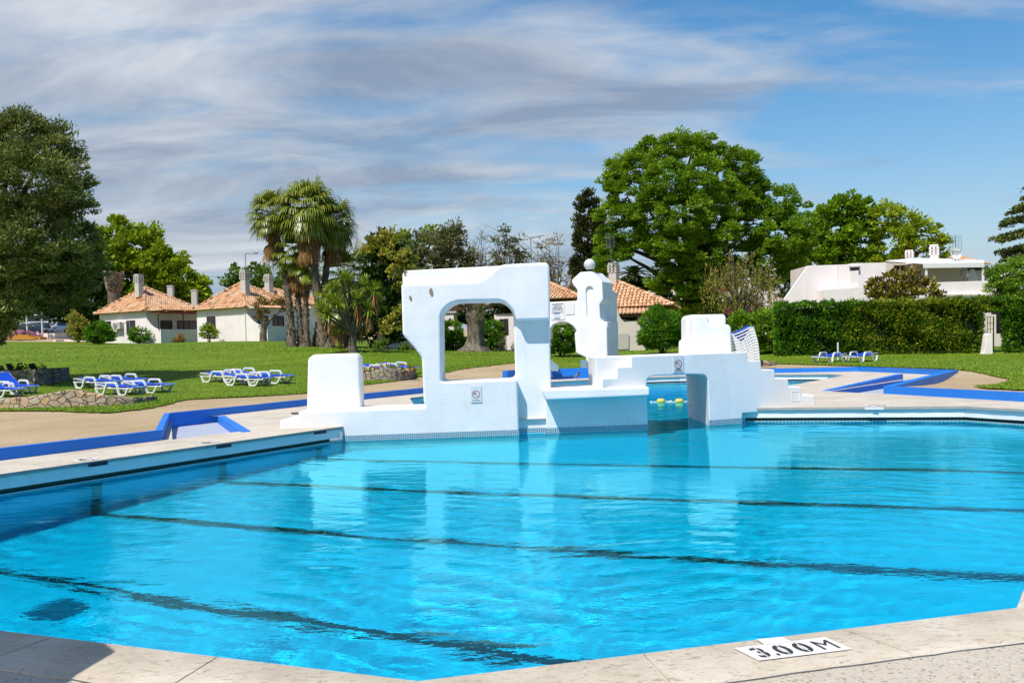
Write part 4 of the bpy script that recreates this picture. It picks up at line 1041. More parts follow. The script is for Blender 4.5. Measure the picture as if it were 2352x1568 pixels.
def fan_palm(base, top, size, n, label, seed, skirt=26, r0_=.22, group=None, lean=None, droopy=.5, dead_len=1.0, name='fan_palm', bootbase=True):
    r0 = r0_*.78; rg = np.random.RandomState(seed); t = thing(name, base, label, 'palm', group); base = Vector(base); top = Vector(top)
    mb = MB(); pts = []; K = 9
    for i in range(K):
        q = base.lerp(top, i/(K-1)); b = math.sin(math.pi*i/(K-1))*(lean or 0); pts.append(q+Vector((b, 0, 0)))
    mb.tube([pts[0]-Vector((0, 0, .3))]+pts, [r0*1.9]+[r0*(1.75 if i == 0 else 1.3 if i == 1 else 1.0) for i in range(K)], 12); mb.build('trunk', PBARK, t, smooth=60)
    # old leaf bases on the trunk
    m = int(95*(top-base).length/4); f = rg.uniform(0, 1, m)**1.15; an = rg.uniform(0, 6.28, m); P = []; N = []
    for i in range(m):
        k = f[i]*(K-1); a = int(min(k, K-2)); q = pts[a].lerp(pts[a+1], k-a); rr_ = r0*(1.75-.75*min(1, f[i]*5)); P.append((q.x+rr_*math.cos(an[i]), q.y+rr_*math.sin(an[i]), q.z)); N.append((math.cos(an[i])*.6, math.sin(an[i])*.6, .9))
    leaf_mesh('leaf_bases', np.array(P), np.array(N), .30, .13, m_boots, t, rg.uniform(0, 1, m), rg, .3)
    tz = np.array(pts[-1]); acc = [[], [], []]; pet = MB()
    for i in range(n):
        th = i*2.399+rg.uniform(-.2, .2); el = 1.25-2.1*(i/n)**.9; d = np.array([math.cos(th)*math.cos(el), math.sin(th)*math.cos(el), math.sin(el)])
        pl = size*rg.uniform(.75, 1.05); e = tz+d*pl*.9+np.array([0, 0, .12-.1*(i/n)]); pet.tube([Vector(tz), Vector(tz+d*pl*.5+np.array([0, 0, .08])), Vector(e)], [.03, .02, .014], 4, False)
        dd = d*1.0+np.array([0, 0, -.25-.35*(i/n)]); fan_leaf(acc, e, dd, size, rg, droopy)
    pet.build('petioles', LF_PALMY_plain, t)
    np_mesh('fronds', np.array(acc[0]), np.array(acc[1]), LF_PALM, t, np.clip(np.array(acc[2])+rg.uniform(-.05, .05), 0, 1))
    if skirt:
        acc = [[], [], []]
        for i in range(skirt):
            th = i*2.399; el = -.75-.7*rg.uniform(0, 1); d = np.array([math.cos(th)*math.cos(el), math.sin(th)*math.cos(el), math.sin(el)])
            e = tz+np.array([0, 0, -.15-dead_len*rg.uniform(0, 1)])+d*size*rg.uniform(.35, .7); fan_leaf(acc, e, d+np.array([0, 0, -.9]), size*.8, rg, 1.1, 12, 1.6)
        np_mesh('dead_skirt', np.array(acc[0]), np.array(acc[1]), LF_DEAD, t, np.clip(np.array(acc[2]), 0, 1))
    return t
m_boots = m_leaf('palm_boot', (.07, .045, .025), (.2, .15, .1), (.42, .35, .27), 0, .9, .1)
LF_PALMY_plain = plain('petiole_green', (.14, .16, .03), .5)
D = 60
fan_palm(gbase(671, 795, D), V(624, 500, D), 1.02, 44, 'leaning fan palm at the left of the palm cluster with shaggy crown', 21, 26, .26, lean=.25, dead_len=1.6)
fan_palm(gbase(745, 797, D-.6), V(706, 490, D-.6), 1.3, 62, 'tallest fan palm with the broad dense crown in the middle of the cluster', 22, 34, .30, dead_len=1.8)
fan_palm(gbase(727, 796, D+.6), V(762, 520, D+.6), 1.12, 46, 'fan palm on the right of the cluster reaching towards the dark trees', 23, 22, .24)
fan_palm(gbase(692, 793, D+.3), V(678, 590, D+.3), 1.0, 26, 'shorter slender fan palm in the middle of the cluster with dead fronds', 24, 22, .20, dead_len=1.2)
fan_palm(gbase(705, 796, D-.1), V(700, 620, D), .8, 12, 'stubby fan palm trunk wedged between the two thickest palm trunks', 25, 16, .2)
fan_palm(gbase(757, 797, D-.9), V(775, 700, D-1), 1.0, 18, 'low fan palm with drooping yellowish fronds beside the yucca', 26, 14, .25)
fan_palm(gbase(800, 800, D+4), V(795, 640, D+4), 1.5, 26, 'dark green fan palm behind the yucca', 27, 6, .25, droopy=.25)
# feather palm behind the chimney of the bungalow by the tower
def feather_palm(px, py, D, size, label, seed, n=22):
    rg = np.random.RandomState(seed); c = V(px, py, D); b = gbase(px, 780, D); t = thing('feather_palm', b, label, 'palm'); mb = MB(); mb.tube([b, b.lerp(c, .5), c], [.3, .26, .24], 10); mb.build('trunk', PBARK, t); acc = [[], [], []]; rb = MB()
    for i in range(n):
        th = i*2.399; el = 1.3-1.5*i/n; d = np.array([math.cos(th)*math.cos(el), math.sin(th)*math.cos(el), math.sin(el)]); P = []
        for k in range(9): f = k/8; P.append(np.array(c)+d*size*f+np.array([0, 0, -.55*size*f*f]))
        rb.tube([Vector(q) for q in P], [.03]*4+[.015]*5, 4, False)
        for k in range(64):
            f = .12+.86*k/64; q = np.array(c)+d*size*f+np.array([0, 0, -.55*size*f*f]); tn = d*size+np.array([0, 0, -1.1*size*f]); tn /= np.linalg.norm(tn)
            for sg in (-1, 1):
                s = np.cross(tn, [0, 0, 1.])*sg; s /= np.linalg.norm(s)+1e-9; L = size*.2*math.sin(math.pi*min(1, f*.9+.1))+.05; e = q+(s*.8+tn*.6+np.array([0, 0, -.25]))*L; w = tn*.022; i0 = len(acc[0]); acc[0] += [q-w, q+w, e+w*.2, e-w*.2]; acc[1].append((i0, i0+1, i0+2, i0+3)); v = rg.uniform(0, 1); acc[2] += [v]*4
    rb.build('rachises', LF_PALMY_plain, t); np_mesh('fronds', np.array(acc[0]), np.array(acc[1]), LF_PALM, t, np.array(acc[2]))
feather_palm(1455, 632, 84, 2.0, 'feather palm tips behind the chimney right of the tower', 28)
feather_palm(8, 735, 92, 2.6, 'feather palm fronds hanging over the parked cars at the far left', 29)
# yucca
def rosette(acc, c, size, rg, n=70, lo=-.6):
    for i in range(n):
        th = rg.uniform(0, 6.28); el = rg.uniform(lo, 1.45); d = np.array([math.cos(th)*math.cos(el), math.sin(th)*math.cos(el), math.sin(el)]); L = size*rg.uniform(.75, 1.1)
        s = np.cross(d, [0, 0, 1.]); s /= np.linalg.norm(s)+1e-9; w = size*.05; e1 = c+d*L*.6; e2 = e1+(d+np.array([0, 0, -.25]))*L*.42; k = len(acc[0])
        acc[0] += [c-s*w*.6, c+s*w*.6, e1-s*w, e1+s*w, e2-s*w*.1, e2+s*w*.1]; acc[1] += [(k, k+1, k+3, k+2), (k+2, k+3, k+5, k+4)]; v = rg.uniform(0, .8); acc[2] += [v, v, v+.1, v+.1, v+.2, v+.2]
def yucca():
    rg = np.random.RandomState(31); D = 52; b = gbase(810, 808, D); t = thing('yucca_tree', b, 'branching yucca with spiky yellow-green rosettes in front of the dark tree', 'yucca')
    heads = [(765, 668), (800, 650), (838, 655), (775, 700), (822, 690), (860, 668), (752, 720), (800, 715), (848, 712), (785, 640), (868, 700), (735, 712), (760, 690), (825, 735), (785, 755)]
    mb = MB(); mb.tube([b-Vector((0, 0, .3)), b, V(809, 790, D), V(812, 770, D)], [.36, .30, .2, .17], 10)
    acc = [[], [], []]; dead = [[], [], []]
    for i, (x, y) in enumerate(heads):
        c = V(x, y, D+rg.uniform(-.9, .9)); f = V(812, 770, D) if i % 2 else V(806, 750, D); mb.tube([V(812, 772, D), f.lerp(c, .4)+Vector((0, 0, -.1)), c], [.13, .08, .06], 6)
        rosette(acc, np.array(c), .72, rg, 80); 
        if i in (4, 5, 7, 8, 13, 14, 6): 
            for q in range(60):
                th = rg.uniform(0, 6.28); z = rg.uniform(.1, .9); p = np.array(c)+np.array([.12*math.cos(th), .12*math.sin(th), -z]); k = len(dead[0]); d = np.array([math.cos(th)*.25, math.sin(th)*.25, -1]); s = np.array([-math.sin(th), math.cos(th), 0])*.03
                dead[0] += [p-s, p+s, p+d*.45+s*.3, p+d*.45-s*.3]; dead[1].append((k, k+1, k+2, k+3)); dead[2] += [rg.uniform(0, 1)]*4
    mb.build('trunk', BARK, t, smooth=60); np_mesh('rosettes', np.array(acc[0]), np.array(acc[1]), LF_YUC, t, np.clip(acc[2], 0, 1)); np_mesh('dead_leaves', np.array(dead[0]), np.array(dead[1]), LF_DEAD, t, np.array(dead[2]))
yucca()
# dark tree with a pale creeper
bl = [(880, 580, 40, 45), (905, 630, 45, 50), (860, 620, 30, 45), (900, 690, 45, 50), (880, 740, 35, 45), (850, 690, 30, 50), (925, 700, 26, 60), (845, 740, 24, 40), (915, 570, 30, 30), (860, 775, 35, 22), (895, 780, 30, 16)]
tree('dark_tree', 'dense dark evergreen between yucca and big white frame', 'tree', gbase(878, 802, 58), pxblobs([b for b in bl], 59), .32, LF_DARK, BARKD, seed=7, dens=.9, cr=.6, nleaf=60, leaf=(.3, .16), lo=.5)
t = thing('creeper', gbase(905, 802, 57), 'pale yellow-green creeper covering the top of the dark tree', 'climbing plant')
crown('leaves', pxblobs([(885, 560, 30, 24), (905, 590, 34, 40), (930, 600, 26, 30), (920, 640, 24, 30), (862, 580, 22, 24), (905, 545, 26, 14), (850, 560, 12, 12), (935, 640, 14, 40), (925, 720, 18, 40), (905, 750, 20, 24)], 57.6), t, LF_YEL, dens=.8, cr=.45, nleaf=40, leaf=(.22, .16), seed=8, lo=.7)
# row of trees behind the white frame
bl = [(960, 560, 36, 28), (1000, 575, 45, 34), (1040, 560, 34, 34), (1030, 540, 22, 22), (985, 605, 50, 30), (1045, 605, 40, 30), (1070, 590, 20, 26), (1045, 530, 12, 12), (940, 590, 26, 30)]
tree('grey_olive_tree', 'rounded grey-green olive tree above the left part of the big frame', 'tree', gbase(1010, 790, 78), pxblobs(bl, 78), .35, LF_GREY, seed=9, dens=.8, cr=.6, nleaf=60, leaf=(.3, .12), lo=.55)
bl = [(1000, 545, 30, 20), (955, 555, 30, 22), (930, 560, 24, 22)]
tree('lime_tree', 'yellow-green tree top peeping out behind the grey-green olive tree', 'tree', gbase(970, 780, 90), pxblobs(bl, 90), .3, LF_LIME, seed=10, dens=.5, cr=.7, nleaf=50, leaf=(.35, .22))
def sparse(name, label, base, blobs, seed, mat, r0=.14, nb=26, **kw):
    t = thing(name, base, label, 'tree'); rg = np.random.RandomState(seed); C, N = clumps(blobs, .4, rg, .5)
    idx = rg.choice(len(C), min(nb, len(C)), False); m = np.mean([b[0] for b in blobs], 0)
    limb_mesh('trunk', base, Vector((base.x*.4+m[0]*.6, base.y, base.z*.45+m[2]*.55)), [C[i] for i in idx], r0, BARK, t, seed, twigs=3)
    crown('crown', blobs, t, mat, seed=seed, **kw); return t
sparse('thin_tree', 'thin-leaved tree with bare twigs rising above the frame left of the antenna', gbase(1100, 790, 80), pxblobs([(1100, 560, 26, 36), (1090, 600, 34, 30), (1115, 590, 18, 26)], 80), 12, LF_GREY, .12, 34, dens=.3, cr=.5, nleaf=22, leaf=(.22, .07), lo=.3)
sparse('thin_tree', 'loose olive green tree beside the television antenna', gbase(1170, 790, 78), pxblobs([(1150, 545, 26, 22), (1185, 565, 30, 24), (1160, 590, 34, 24), (1205, 600, 26, 24), (1135, 600, 20, 24)], 78), 13, LF_GREY, .14, 36, dens=.7, cr=.5, nleaf=38, leaf=(.26, .1), lo=.4)
sparse('thin_tree', 'feathery brownish tree between antenna and cypress', gbase(1265, 790, 76), pxblobs([(1262, 560, 22, 24), (1275, 600, 36, 34), (1290, 650, 34, 40), (1245, 620, 26, 34), (1300, 690, 26, 40)], 76), 14, m_leaf('leaf_brownish', (.05, .05, .02), (.12, .11, .05), (.22, .2, .10), .2), .16, 40, dens=.5, cr=.6, nleaf=30, leaf=(.3, .08), lo=.4)
sparse('thin_tree', 'hazy brownish shrub tree behind the palms', gbase(810, 770, 85), pxblobs([(815, 590, 30, 22), (840, 620, 30, 24), (800, 620, 24, 26)], 85), 15, m_leaf('leaf_haze', (.07, .07, .03), (.14, .14, .06), (.26, .25, .12), .2), .12, 30, dens=.5, cr=.6, nleaf=26, leaf=(.3, .07), lo=.4)
bl = [(540, 640, 26, 26), (590, 640, 34, 34), (560, 665, 40, 20), (620, 660, 26, 30), (655, 660, 26, 30)]
tree('round_tree', 'mid green trees behind the chimneys of the second bungalow', 'tree', gbase(580, 760, 125), pxblobs(bl, 125), .4, LF_MID, seed=16, dens=.25, cr=1.1, nleaf=60, leaf=(.55, .3), lo=.5)
bl = [(1060, 700, 60, 40), (1130, 705, 60, 45), (1190, 700, 50, 45), (1000, 710, 50, 45), (940, 700, 40, 50), (1240, 720, 40, 40)]
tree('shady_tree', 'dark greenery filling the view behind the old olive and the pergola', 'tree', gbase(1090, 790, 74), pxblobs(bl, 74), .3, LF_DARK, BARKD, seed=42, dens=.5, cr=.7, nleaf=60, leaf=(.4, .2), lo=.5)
bl = [(1450, 670, 40, 30), (1500, 680, 40, 30), (1620, 745, 40, 26), (1560, 740, 30, 26), (1660, 730, 50, 30), (1600, 720, 50, 30)]
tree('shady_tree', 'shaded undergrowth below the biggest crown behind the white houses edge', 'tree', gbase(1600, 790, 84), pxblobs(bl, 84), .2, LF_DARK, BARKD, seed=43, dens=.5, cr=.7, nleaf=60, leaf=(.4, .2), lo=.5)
# cypress
bl = [(1350, 455, 13, 22), (1346, 500, 22, 34), (1350, 550, 30, 40), (1352, 600, 38, 40), (1350, 650, 42, 36), (1330, 560, 16, 30), (1372, 520, 18, 30), (1385, 580, 22, 40), (1330, 620, 22, 28), (1368, 480, 12, 22), (1335, 470, 9, 18), (1325, 520, 9, 20)]
tree('cypress', 'tall dark cypress at the left shoulder of the biggest tree', 'tree', gbase(1352, 780, 84), pxblobs(bl, 84), .3, LF_CYP, BARKD, seed=17, dens=1.0, cr=.5, nleaf=70, leaf=(.3, .12), lo=.6, up=.9, spread=.4)
# biggest tree
bl = []
rr = random.Random(5)
sil = [(1400, 420, 34, 26), (1420, 390, 30, 26), (1470, 385, 42, 36), (1500, 355, 42, 34), (1550, 340, 40, 32), (1590, 345, 40, 34), (1628, 335, 34, 28), (1665, 365, 44, 34), (1710, 385, 38, 40), (1725, 430, 34, 40), (1690, 470, 50, 45), (1440, 450, 50, 45), (1480, 470, 50, 45, -2), (1540, 420, 60, 50, -3), (1620, 420, 65, 55, -3), (1570, 490, 65, 50, -4), (1650, 520, 60, 50, -3),
       (1410, 500, 40, 36), (1445, 540, 45, 34), (1500, 545, 42, 40, -1), (1400, 560, 28, 26), (1560, 570, 55, 45, -3), (1610, 580, 50, 45, -3), (1790, 470, 36, 40), (1830, 500, 34, 42), (1790, 540, 55, 50, -1), (1845, 560, 26, 36), (1730, 520, 45, 40), (1760, 590, 50, 40), (1815, 600, 30, 36), (1700, 600, 50, 40, 1),
       (1530, 640, 40, 36, -1), (1590, 650, 45, 40, -2), (1650, 650, 45, 40, -1), (1580, 700, 40, 30, -1), (1640, 700, 36, 30, 0), (1390, 600, 26, 30), (1385, 630, 18, 22), (1420, 580, 30, 20), (1770, 640, 35, 25), (1740, 440, 26, 30)]
tree('broad_tree', 'biggest tree, broad fresh green crown rising behind the bridge and stairs', 'tree', gbase(1592, 770, 80), pxblobs(sil, 80, depth=1.2), .75, LF_BIG, BARKD, seed=18, ntarget=26, dens=.62, cr=.62, nleaf=190, leaf=(.23, .12), lo=.6, trunk_top=V(1590, 640, 80))
# trees on the right behind the villa
bl = [(1900, 490, 34, 30), (1940, 480, 40, 30), (1985, 490, 36, 34), (1915, 540, 50, 50), (1970, 560, 55, 50), (1890, 590, 40, 45), (1930, 610, 50, 40), (1990, 610, 50, 30), (1865, 560, 26, 40)]
tree('round_tree', 'fresh green tree just right of the biggest tree, behind the villa chimneys', 'tree', gbase(1930, 770, 104), pxblobs(bl, 104), .4, LF_BIG, seed=19, dens=.34, cr=.85, nleaf=80, leaf=(.5, .28), lo=.6)
bl = [(2030, 500, 34, 34), (2070, 510, 34, 34), (2050, 560, 50, 45), (2110, 530, 36, 36), (2140, 545, 30, 32), (2105, 580, 50, 36), (2150, 590, 28, 30), (2040, 600, 45, 24), (2165, 570, 14, 26)]
tree('round_tree', 'yellowish green wide tree with bare twigs on top behind the villa terrace', 'tree', gbase(2080, 770, 102), pxblobs(bl, 102), .4, LF_LIME, seed=20, dens=.36, cr=.8, nleaf=60, leaf=(.45, .2), lo=.6, twigs=3)
bl = [(1870, 640, 26, 30), (1840, 660, 30, 34), (1810, 650, 30, 40)]
tree('shady_tree', 'dark low tree behind the sloping end of the villa wall', 'tree', gbase(1845, 770, 96), pxblobs(bl, 96), .2, LF_DARK, BARKD, seed=41, dens=.4, cr=.8, nleaf=60, leaf=(.45, .22))
# cedar with layered boughs
def cedar():
    rg = np.random.RandomState(51); D = 74; b = gbase(2440, 800, D); t = thing('cedar', b, 'dark cedar with layered drooping boughs at the right edge', 'tree'); top = V(2440, 330, D)
    mb = MB(); mb.tube([b, b.lerp(top, .5), top], [.5, .3, .05], 8); C = []; N = []
    for (py, L) in [(380, 50), (420, 75), (450, 95), (485, 118), (515, 130), (550, 150), (580, 160), (600, 150), (620, 140)]:
        for k in range(11):
            th = math.pi+rg.uniform(-1.5, 1.5) if k < 8 else rg.uniform(0, 6.28); l = L*D/FPX*rg.uniform(.75, 1.05); o = V(2440, py-20+rg.uniform(-8, 8), D); e = Vector(o)+Vector((math.cos(th)*l, math.sin(th)*l, -l*.10+.1)); mb.tube([Vector(o), Vector(o).lerp(e, .5)+Vector((0, 0, .25)), e], [.07, .05, .015], 5)
            for q in range(300):
                f = rg.uniform(.15, 1.0); p = Vector(o).lerp(e, f); w = .65*math.sqrt(f)*(1.25-f)+.1; sx = rg.normal()*w; C.append((p.x-math.sin(th)*sx*.6, p.y+math.cos(th)*sx, p.z+.2*math.sin(math.pi*f)+rg.normal()*.08)); N.append((math.cos(th)*.6, math.sin(th)*.6, -.05))
    mb.build('trunk', BARKD, t, smooth=60); C = np.array(C); leaf_mesh('boughs', C, np.array(N), .34, .11, m_leaf('leaf_cedar', (.012, .032, .006), (.04, .075, .014), (.10, .13, .03), .1), t, rg.uniform(0, 1, len(C)), rg, .8, .1, .2)
cedar()
# pepper tree, weeping
def pepper():
    rg = np.random.RandomState(61); D = 66; b = gbase(1690, 800, D); t = thing('pepper_tree', b, 'weeping yellowish pepper tree with visible branches right of the big trunk', 'tree')
    bl = pxblobs([(1700, 600, 26, 26), (1660, 630, 34, 30), (1740, 640, 40, 36), (1700, 650, 50, 40), (1765, 680, 26, 34), (1640, 670, 28, 26), (1720, 690, 45, 30)], D); C, N = clumps(bl, .9, rg, .45)
    limb_mesh('trunk', b, V(1694, 700, D), [C[i] for i in rg.choice(len(C), 40, False)], .17, BARK, t, 3, twigs=3)
    P = []; NN = []
    for c in C:
        for k in range(4):
            s = c+rg.normal(size=3)*.35; L = rg.uniform(.3, 1.3)
            for q in range(12): P.append(s+np.array([rg.normal()*.05, rg.normal()*.05, -L*q/12])); NN.append((rg.normal()*.5, rg.normal()*.5, -.7))
    P = np.array(P); leaf_mesh('crown', P, np.array(NN), .2, .055, m_leaf('leaf_pepper', (.05, .07, .012), (.12, .14, .03), (.26, .27, .07), .25), t, rg.uniform(0, 1, len(P)), rg, .5, .1, .3)
pepper()
# old olive seen through the window of the frame
def old_olive():
    D = 60; b = gbase(1086, 808, D); t = thing('old_olive_tree', b, 'gnarled old olive with a thick grooved trunk seen through the big window', 'tree'); rg = np.random.RandomState(71)
    Vv = []; F = []; K = 26; M = 22
    prof = [(0, .95), (.06, .75), (.14, .58), (.25, .50), (.45, .45), (.62, .44), (.74, .55), (.86, .52), (1, .35)]
    top = V(1092, 708, D); 
    for i in range(M):
        f = i/(M-1); r = np.interp(f, [p[0] for p in prof], [p[1] for p in prof]); c = b.lerp(top, f)+Vector((.10*math.sin(f*4), 0, 0))
        for k in range(K):
            an = 2*math.pi*k/K; rr_ = r*(1+.14*math.sin(an*5+f*3)+.10*noise.noise(Vector((math.cos(an)*2, math.sin(an)*2, f*5)))+(.18*abs(math.sin(an*3.5)) if f < .12 else 0)); Vv.append((c.x+rr_*math.cos(an), c.y+rr_*math.sin(an), c.z-.1 if i == 0 else c.z))
    for i in range(M-1):
        for k in range(K): F.append((i*K+k, i*K+(k+1) % K, (i+1)*K+(k+1) % K, (i+1)*K+k))
    np_mesh('trunk', np.array(Vv), np.array(F), OBARK, t, None, True)
    mb = MB()
    for e, r in (((1055, 650), .22), ((1040, 640), .16), ((1120, 660), .26), ((1130, 630), .2), ((1090, 640), .24), ((1165, 690), .12), ((1020, 690), .1)):
        p = V(e[0], e[1], D+rg.uniform(-1.5, 1.5)); s = b.lerp(top, .86); mb.tube([s, s.lerp(p, .45)+Vector((0, 0, .15)), p], [r*1.5, r, r*.4], 8)
    mb.build('branches', OBARK, t, smooth=60)
    crown('crown', pxblobs([(1060, 655, 50, 40), (1120, 650, 55, 40), (1010, 670, 35, 30), (1170, 660, 40, 30), (1105, 715, 22, 18, -.6), (1030, 700, 24, 16), (1150, 690, 24, 14)], D), t, LF_GREY, dens=1.1, cr=.4, nleaf=60, leaf=(.2, .06), seed=72, lo=.4)
old_olive()

# ------------------------------------------------------------------ shrubs
def shrub(label, px, py, D, blobs, mat, seed, dens=2.6, cr=.28, nleaf=70, leaf=(.16, .06), name='shrub', stems=5, lo=.6, up=.4, cat='shrub', spread=.7, depth=1.0):
    b = gbase(px, py, D); t = thing(name, b, label, cat); bb = pxblobs(blobs, D, depth=depth); rr = random.Random(seed); mb = MB()
    for i in range(stems):
        c = Vector(rr.choice(bb)[0]); mb.tube([b+Vector((rr.uniform(-.15, .15), rr.uniform(-.15, .15), -.1)), b.lerp(c, .5)+Vector((rr.uniform(-.1, .1), 0, 0)), c], [.05, .035, .012], 6)
    mb.build('stems', BARKD, t, smooth=60); crown('foliage', bb, t, mat, dens=dens*1.5, cr=cr, nleaf=nleaf, leaf=leaf, seed=seed, lo=lo, up=up, spread=spread); return t
shrub('large glossy oleander bush right of the tower in front of the bungalow', 1520, 798, 56, [(1520, 760, 42, 34), (1500, 740, 28, 26), (1545, 755, 30, 36), (1520, 725, 26, 18), (1495, 775, 24, 22), (1555, 778, 22, 20), (1515, 780, 45, 20)], LF_SHRUB, 81, 2.2, .35, 70, (.26, .07), name='oleander_bush')
shrub('oleander bush seen through the low arch left of the tower', 1290, 812, 55, [(1290, 775, 30, 34), (1275, 790, 20, 22), (1310, 785, 24, 26), (1290, 750, 24, 14)], LF_SHRUB, 82, 2.2, .3, 70, (.24, .07), name='oleander_bush')
shrub('dense round bush at the left end of the first bungalow wall', 228, 789, 84, [(228, 766, 28, 24), (215, 772, 18, 17), (243, 770, 18, 19)], LF_SHRUB, 83, 1.6, .35, 70, (.3, .1))
shrub('smaller round bush under the shuttered window of the first bungalow', 321, 789, 84, [(321, 770, 21, 19), (314, 772, 12, 14)], LF_SHRUB, 84, 1.6, .33, 60, (.28, .1))
shrub('loose round bush at the foot of the second bungalow wall', 481, 786, 81, [(481, 764, 20, 17), (478, 756, 13, 10)], m_leaf('leaf_yellow_shrub', (.03, .09, .005), (.10, .2, .01), (.28, .38, .04), .25), 85, 1.2, .35, 42, (.26, .1))
shrub('tall thin yellowish shrub at the very left of the bungalows', 178, 788, 88, [(175, 740, 15, 17), (172, 765, 12, 17), (185, 755, 14, 22), (190, 775, 14, 14), (170, 725, 10, 8)], LF_YEL, 86, 1.4, .4, 46, (.3, .12))
shrub('ornamental grass tuft at the low patio wall', 411, 788, 83.5, [(411, 779, 9, 10)], LF_DRY, 87, 2.5, .3, 60, (.5, .04), up=1.5, spread=.5)
shrub('low plants at the foot of the dark tree', 905, 805, 56, [(880, 792, 20, 10), (930, 798, 12, 6)], LF_MID, 88, 2, .3, 50, (.2, .08))
shrub('glossy round bush left of the old olive trunk', 1040, 806, 63, [(1035, 765, 28, 32), (1020, 780, 22, 24), (1050, 785, 22, 22)], LF_SHRUB, 89, 2.2, .3, 60, (.2, .09))
shrub('glossy bush right of the old olive trunk', 1132, 804, 64, [(1130, 760, 26, 28), (1120, 780, 20, 22), (1145, 775, 18, 22)], LF_SHRUB, 90, 2.2, .3, 60, (.2, .09))
shrub('thin leggy plant by the shuttered wall behind the window', 1152, 806, 60, [(1152, 785, 12, 14)], LF_GREY, 91, 1.4, .25, 20, (.14, .05), stems=9)
shrub('laurel bush with fine red flowers between the lounger stack and the clipped hedge', 1725, 822, 55, [(1725, 765, 34, 40), (1700, 755, 22, 26), (1755, 760, 30, 44), (1740, 800, 34, 22), (1700, 740, 20, 18), (1765, 735, 22, 20)], m_leaf('leaf_laurel', (.02, .07, .004), (.07, .18, .008), (.20, .36, .03), .3), 92, 2.2, .33, 60, (.2, .09), name='laurel_bush')
shrub('purple-leaved rubber plant with thick branches above the hedge', 2080, 700, 60, [(2010, 662, 24, 22), (2050, 645, 30, 20), (2090, 640, 28, 20), (2130, 665, 28, 22), (2075, 670, 50, 22), (2155, 680, 18, 12), (2030, 675, 30, 16)], LF_RUB, 93, 2.0, .35, 11, (.36, .17), name='rubber_plant', stems=14, lo=.5)
shrub('large flowering pittosporum bush at the right edge beside the villa', 2340, 700, 58, [(2320, 640, 40, 34), (2360, 620, 50, 34), (2300, 665, 30, 26), (2350, 670, 60, 34), (2285, 625, 18, 12), (2420, 640, 70, 50)], m_leaf('leaf_pitto', (.02, .08, .004), (.07, .19, .01), (.25, .40, .06), .25), 94, 2.2, .33, 70, (.16, .08), name='pittosporum')
# bougainvillea behind the stairs
t = shrub('pink flowering bougainvillea under the pepper tree behind the stairs', 1690, 790, 72, [(1670, 715, 16, 14), (1735, 712, 16, 12), (1700, 740, 40, 22), (1650, 745, 20, 22), (1660, 700, 12, 6)], LF_MID, 95, 1.6, .4, 40, (.26, .12), name='bougainvillea')
crown('blossoms', pxblobs([(1672, 712, 13, 9, -.7), (1733, 708, 12, 8, -.7), (1660, 668, 9, 4, -2), (1690, 722, 8, 6, -1)], 72), t, m_leaf('petal_pink', (.35, .01, .08), (.6, .02, .16), (.7, .08, .28), .3), dens=1.2, cr=.25, nleaf=26, leaf=(.16, .12), seed=96)
# tree-climber against the second bungalow
def vine_tree():
    D = 80; b = gbase(606, 788, D); t = thing('gnarled_vine', b, 'pale twisted vine trunk with brown leaves on the pergola of the second bungalow', 'vine'); mb = MB()
    mb.tube([b-Vector((0, 0, .2)), V(604, 765, D), V(608, 745, D), V(600, 725, D), V(598, 710, D)], [.34, .27, .25, .2, .12], 9); mb.tube([V(608, 750, D), V(622, 732, D), V(642, 715, D), V(665, 712, D)], [.16, .12, .1, .05], 6)
    mb.build('trunk', OBARK, t, smooth=60); crown('foliage', pxblobs([(602, 705, 16, 22), (620, 695, 22, 12), (600, 728, 10, 14), (660, 700, 26, 14), (640, 694, 20, 10)], D), t, m_leaf('leaf_vine', (.05, .03, .012), (.11, .075, .02), (.17, .17, .04), .2), dens=1.2, cr=.4, nleaf=34, leaf=(.24, .09), seed=97, lo=.4)
vine_tree()

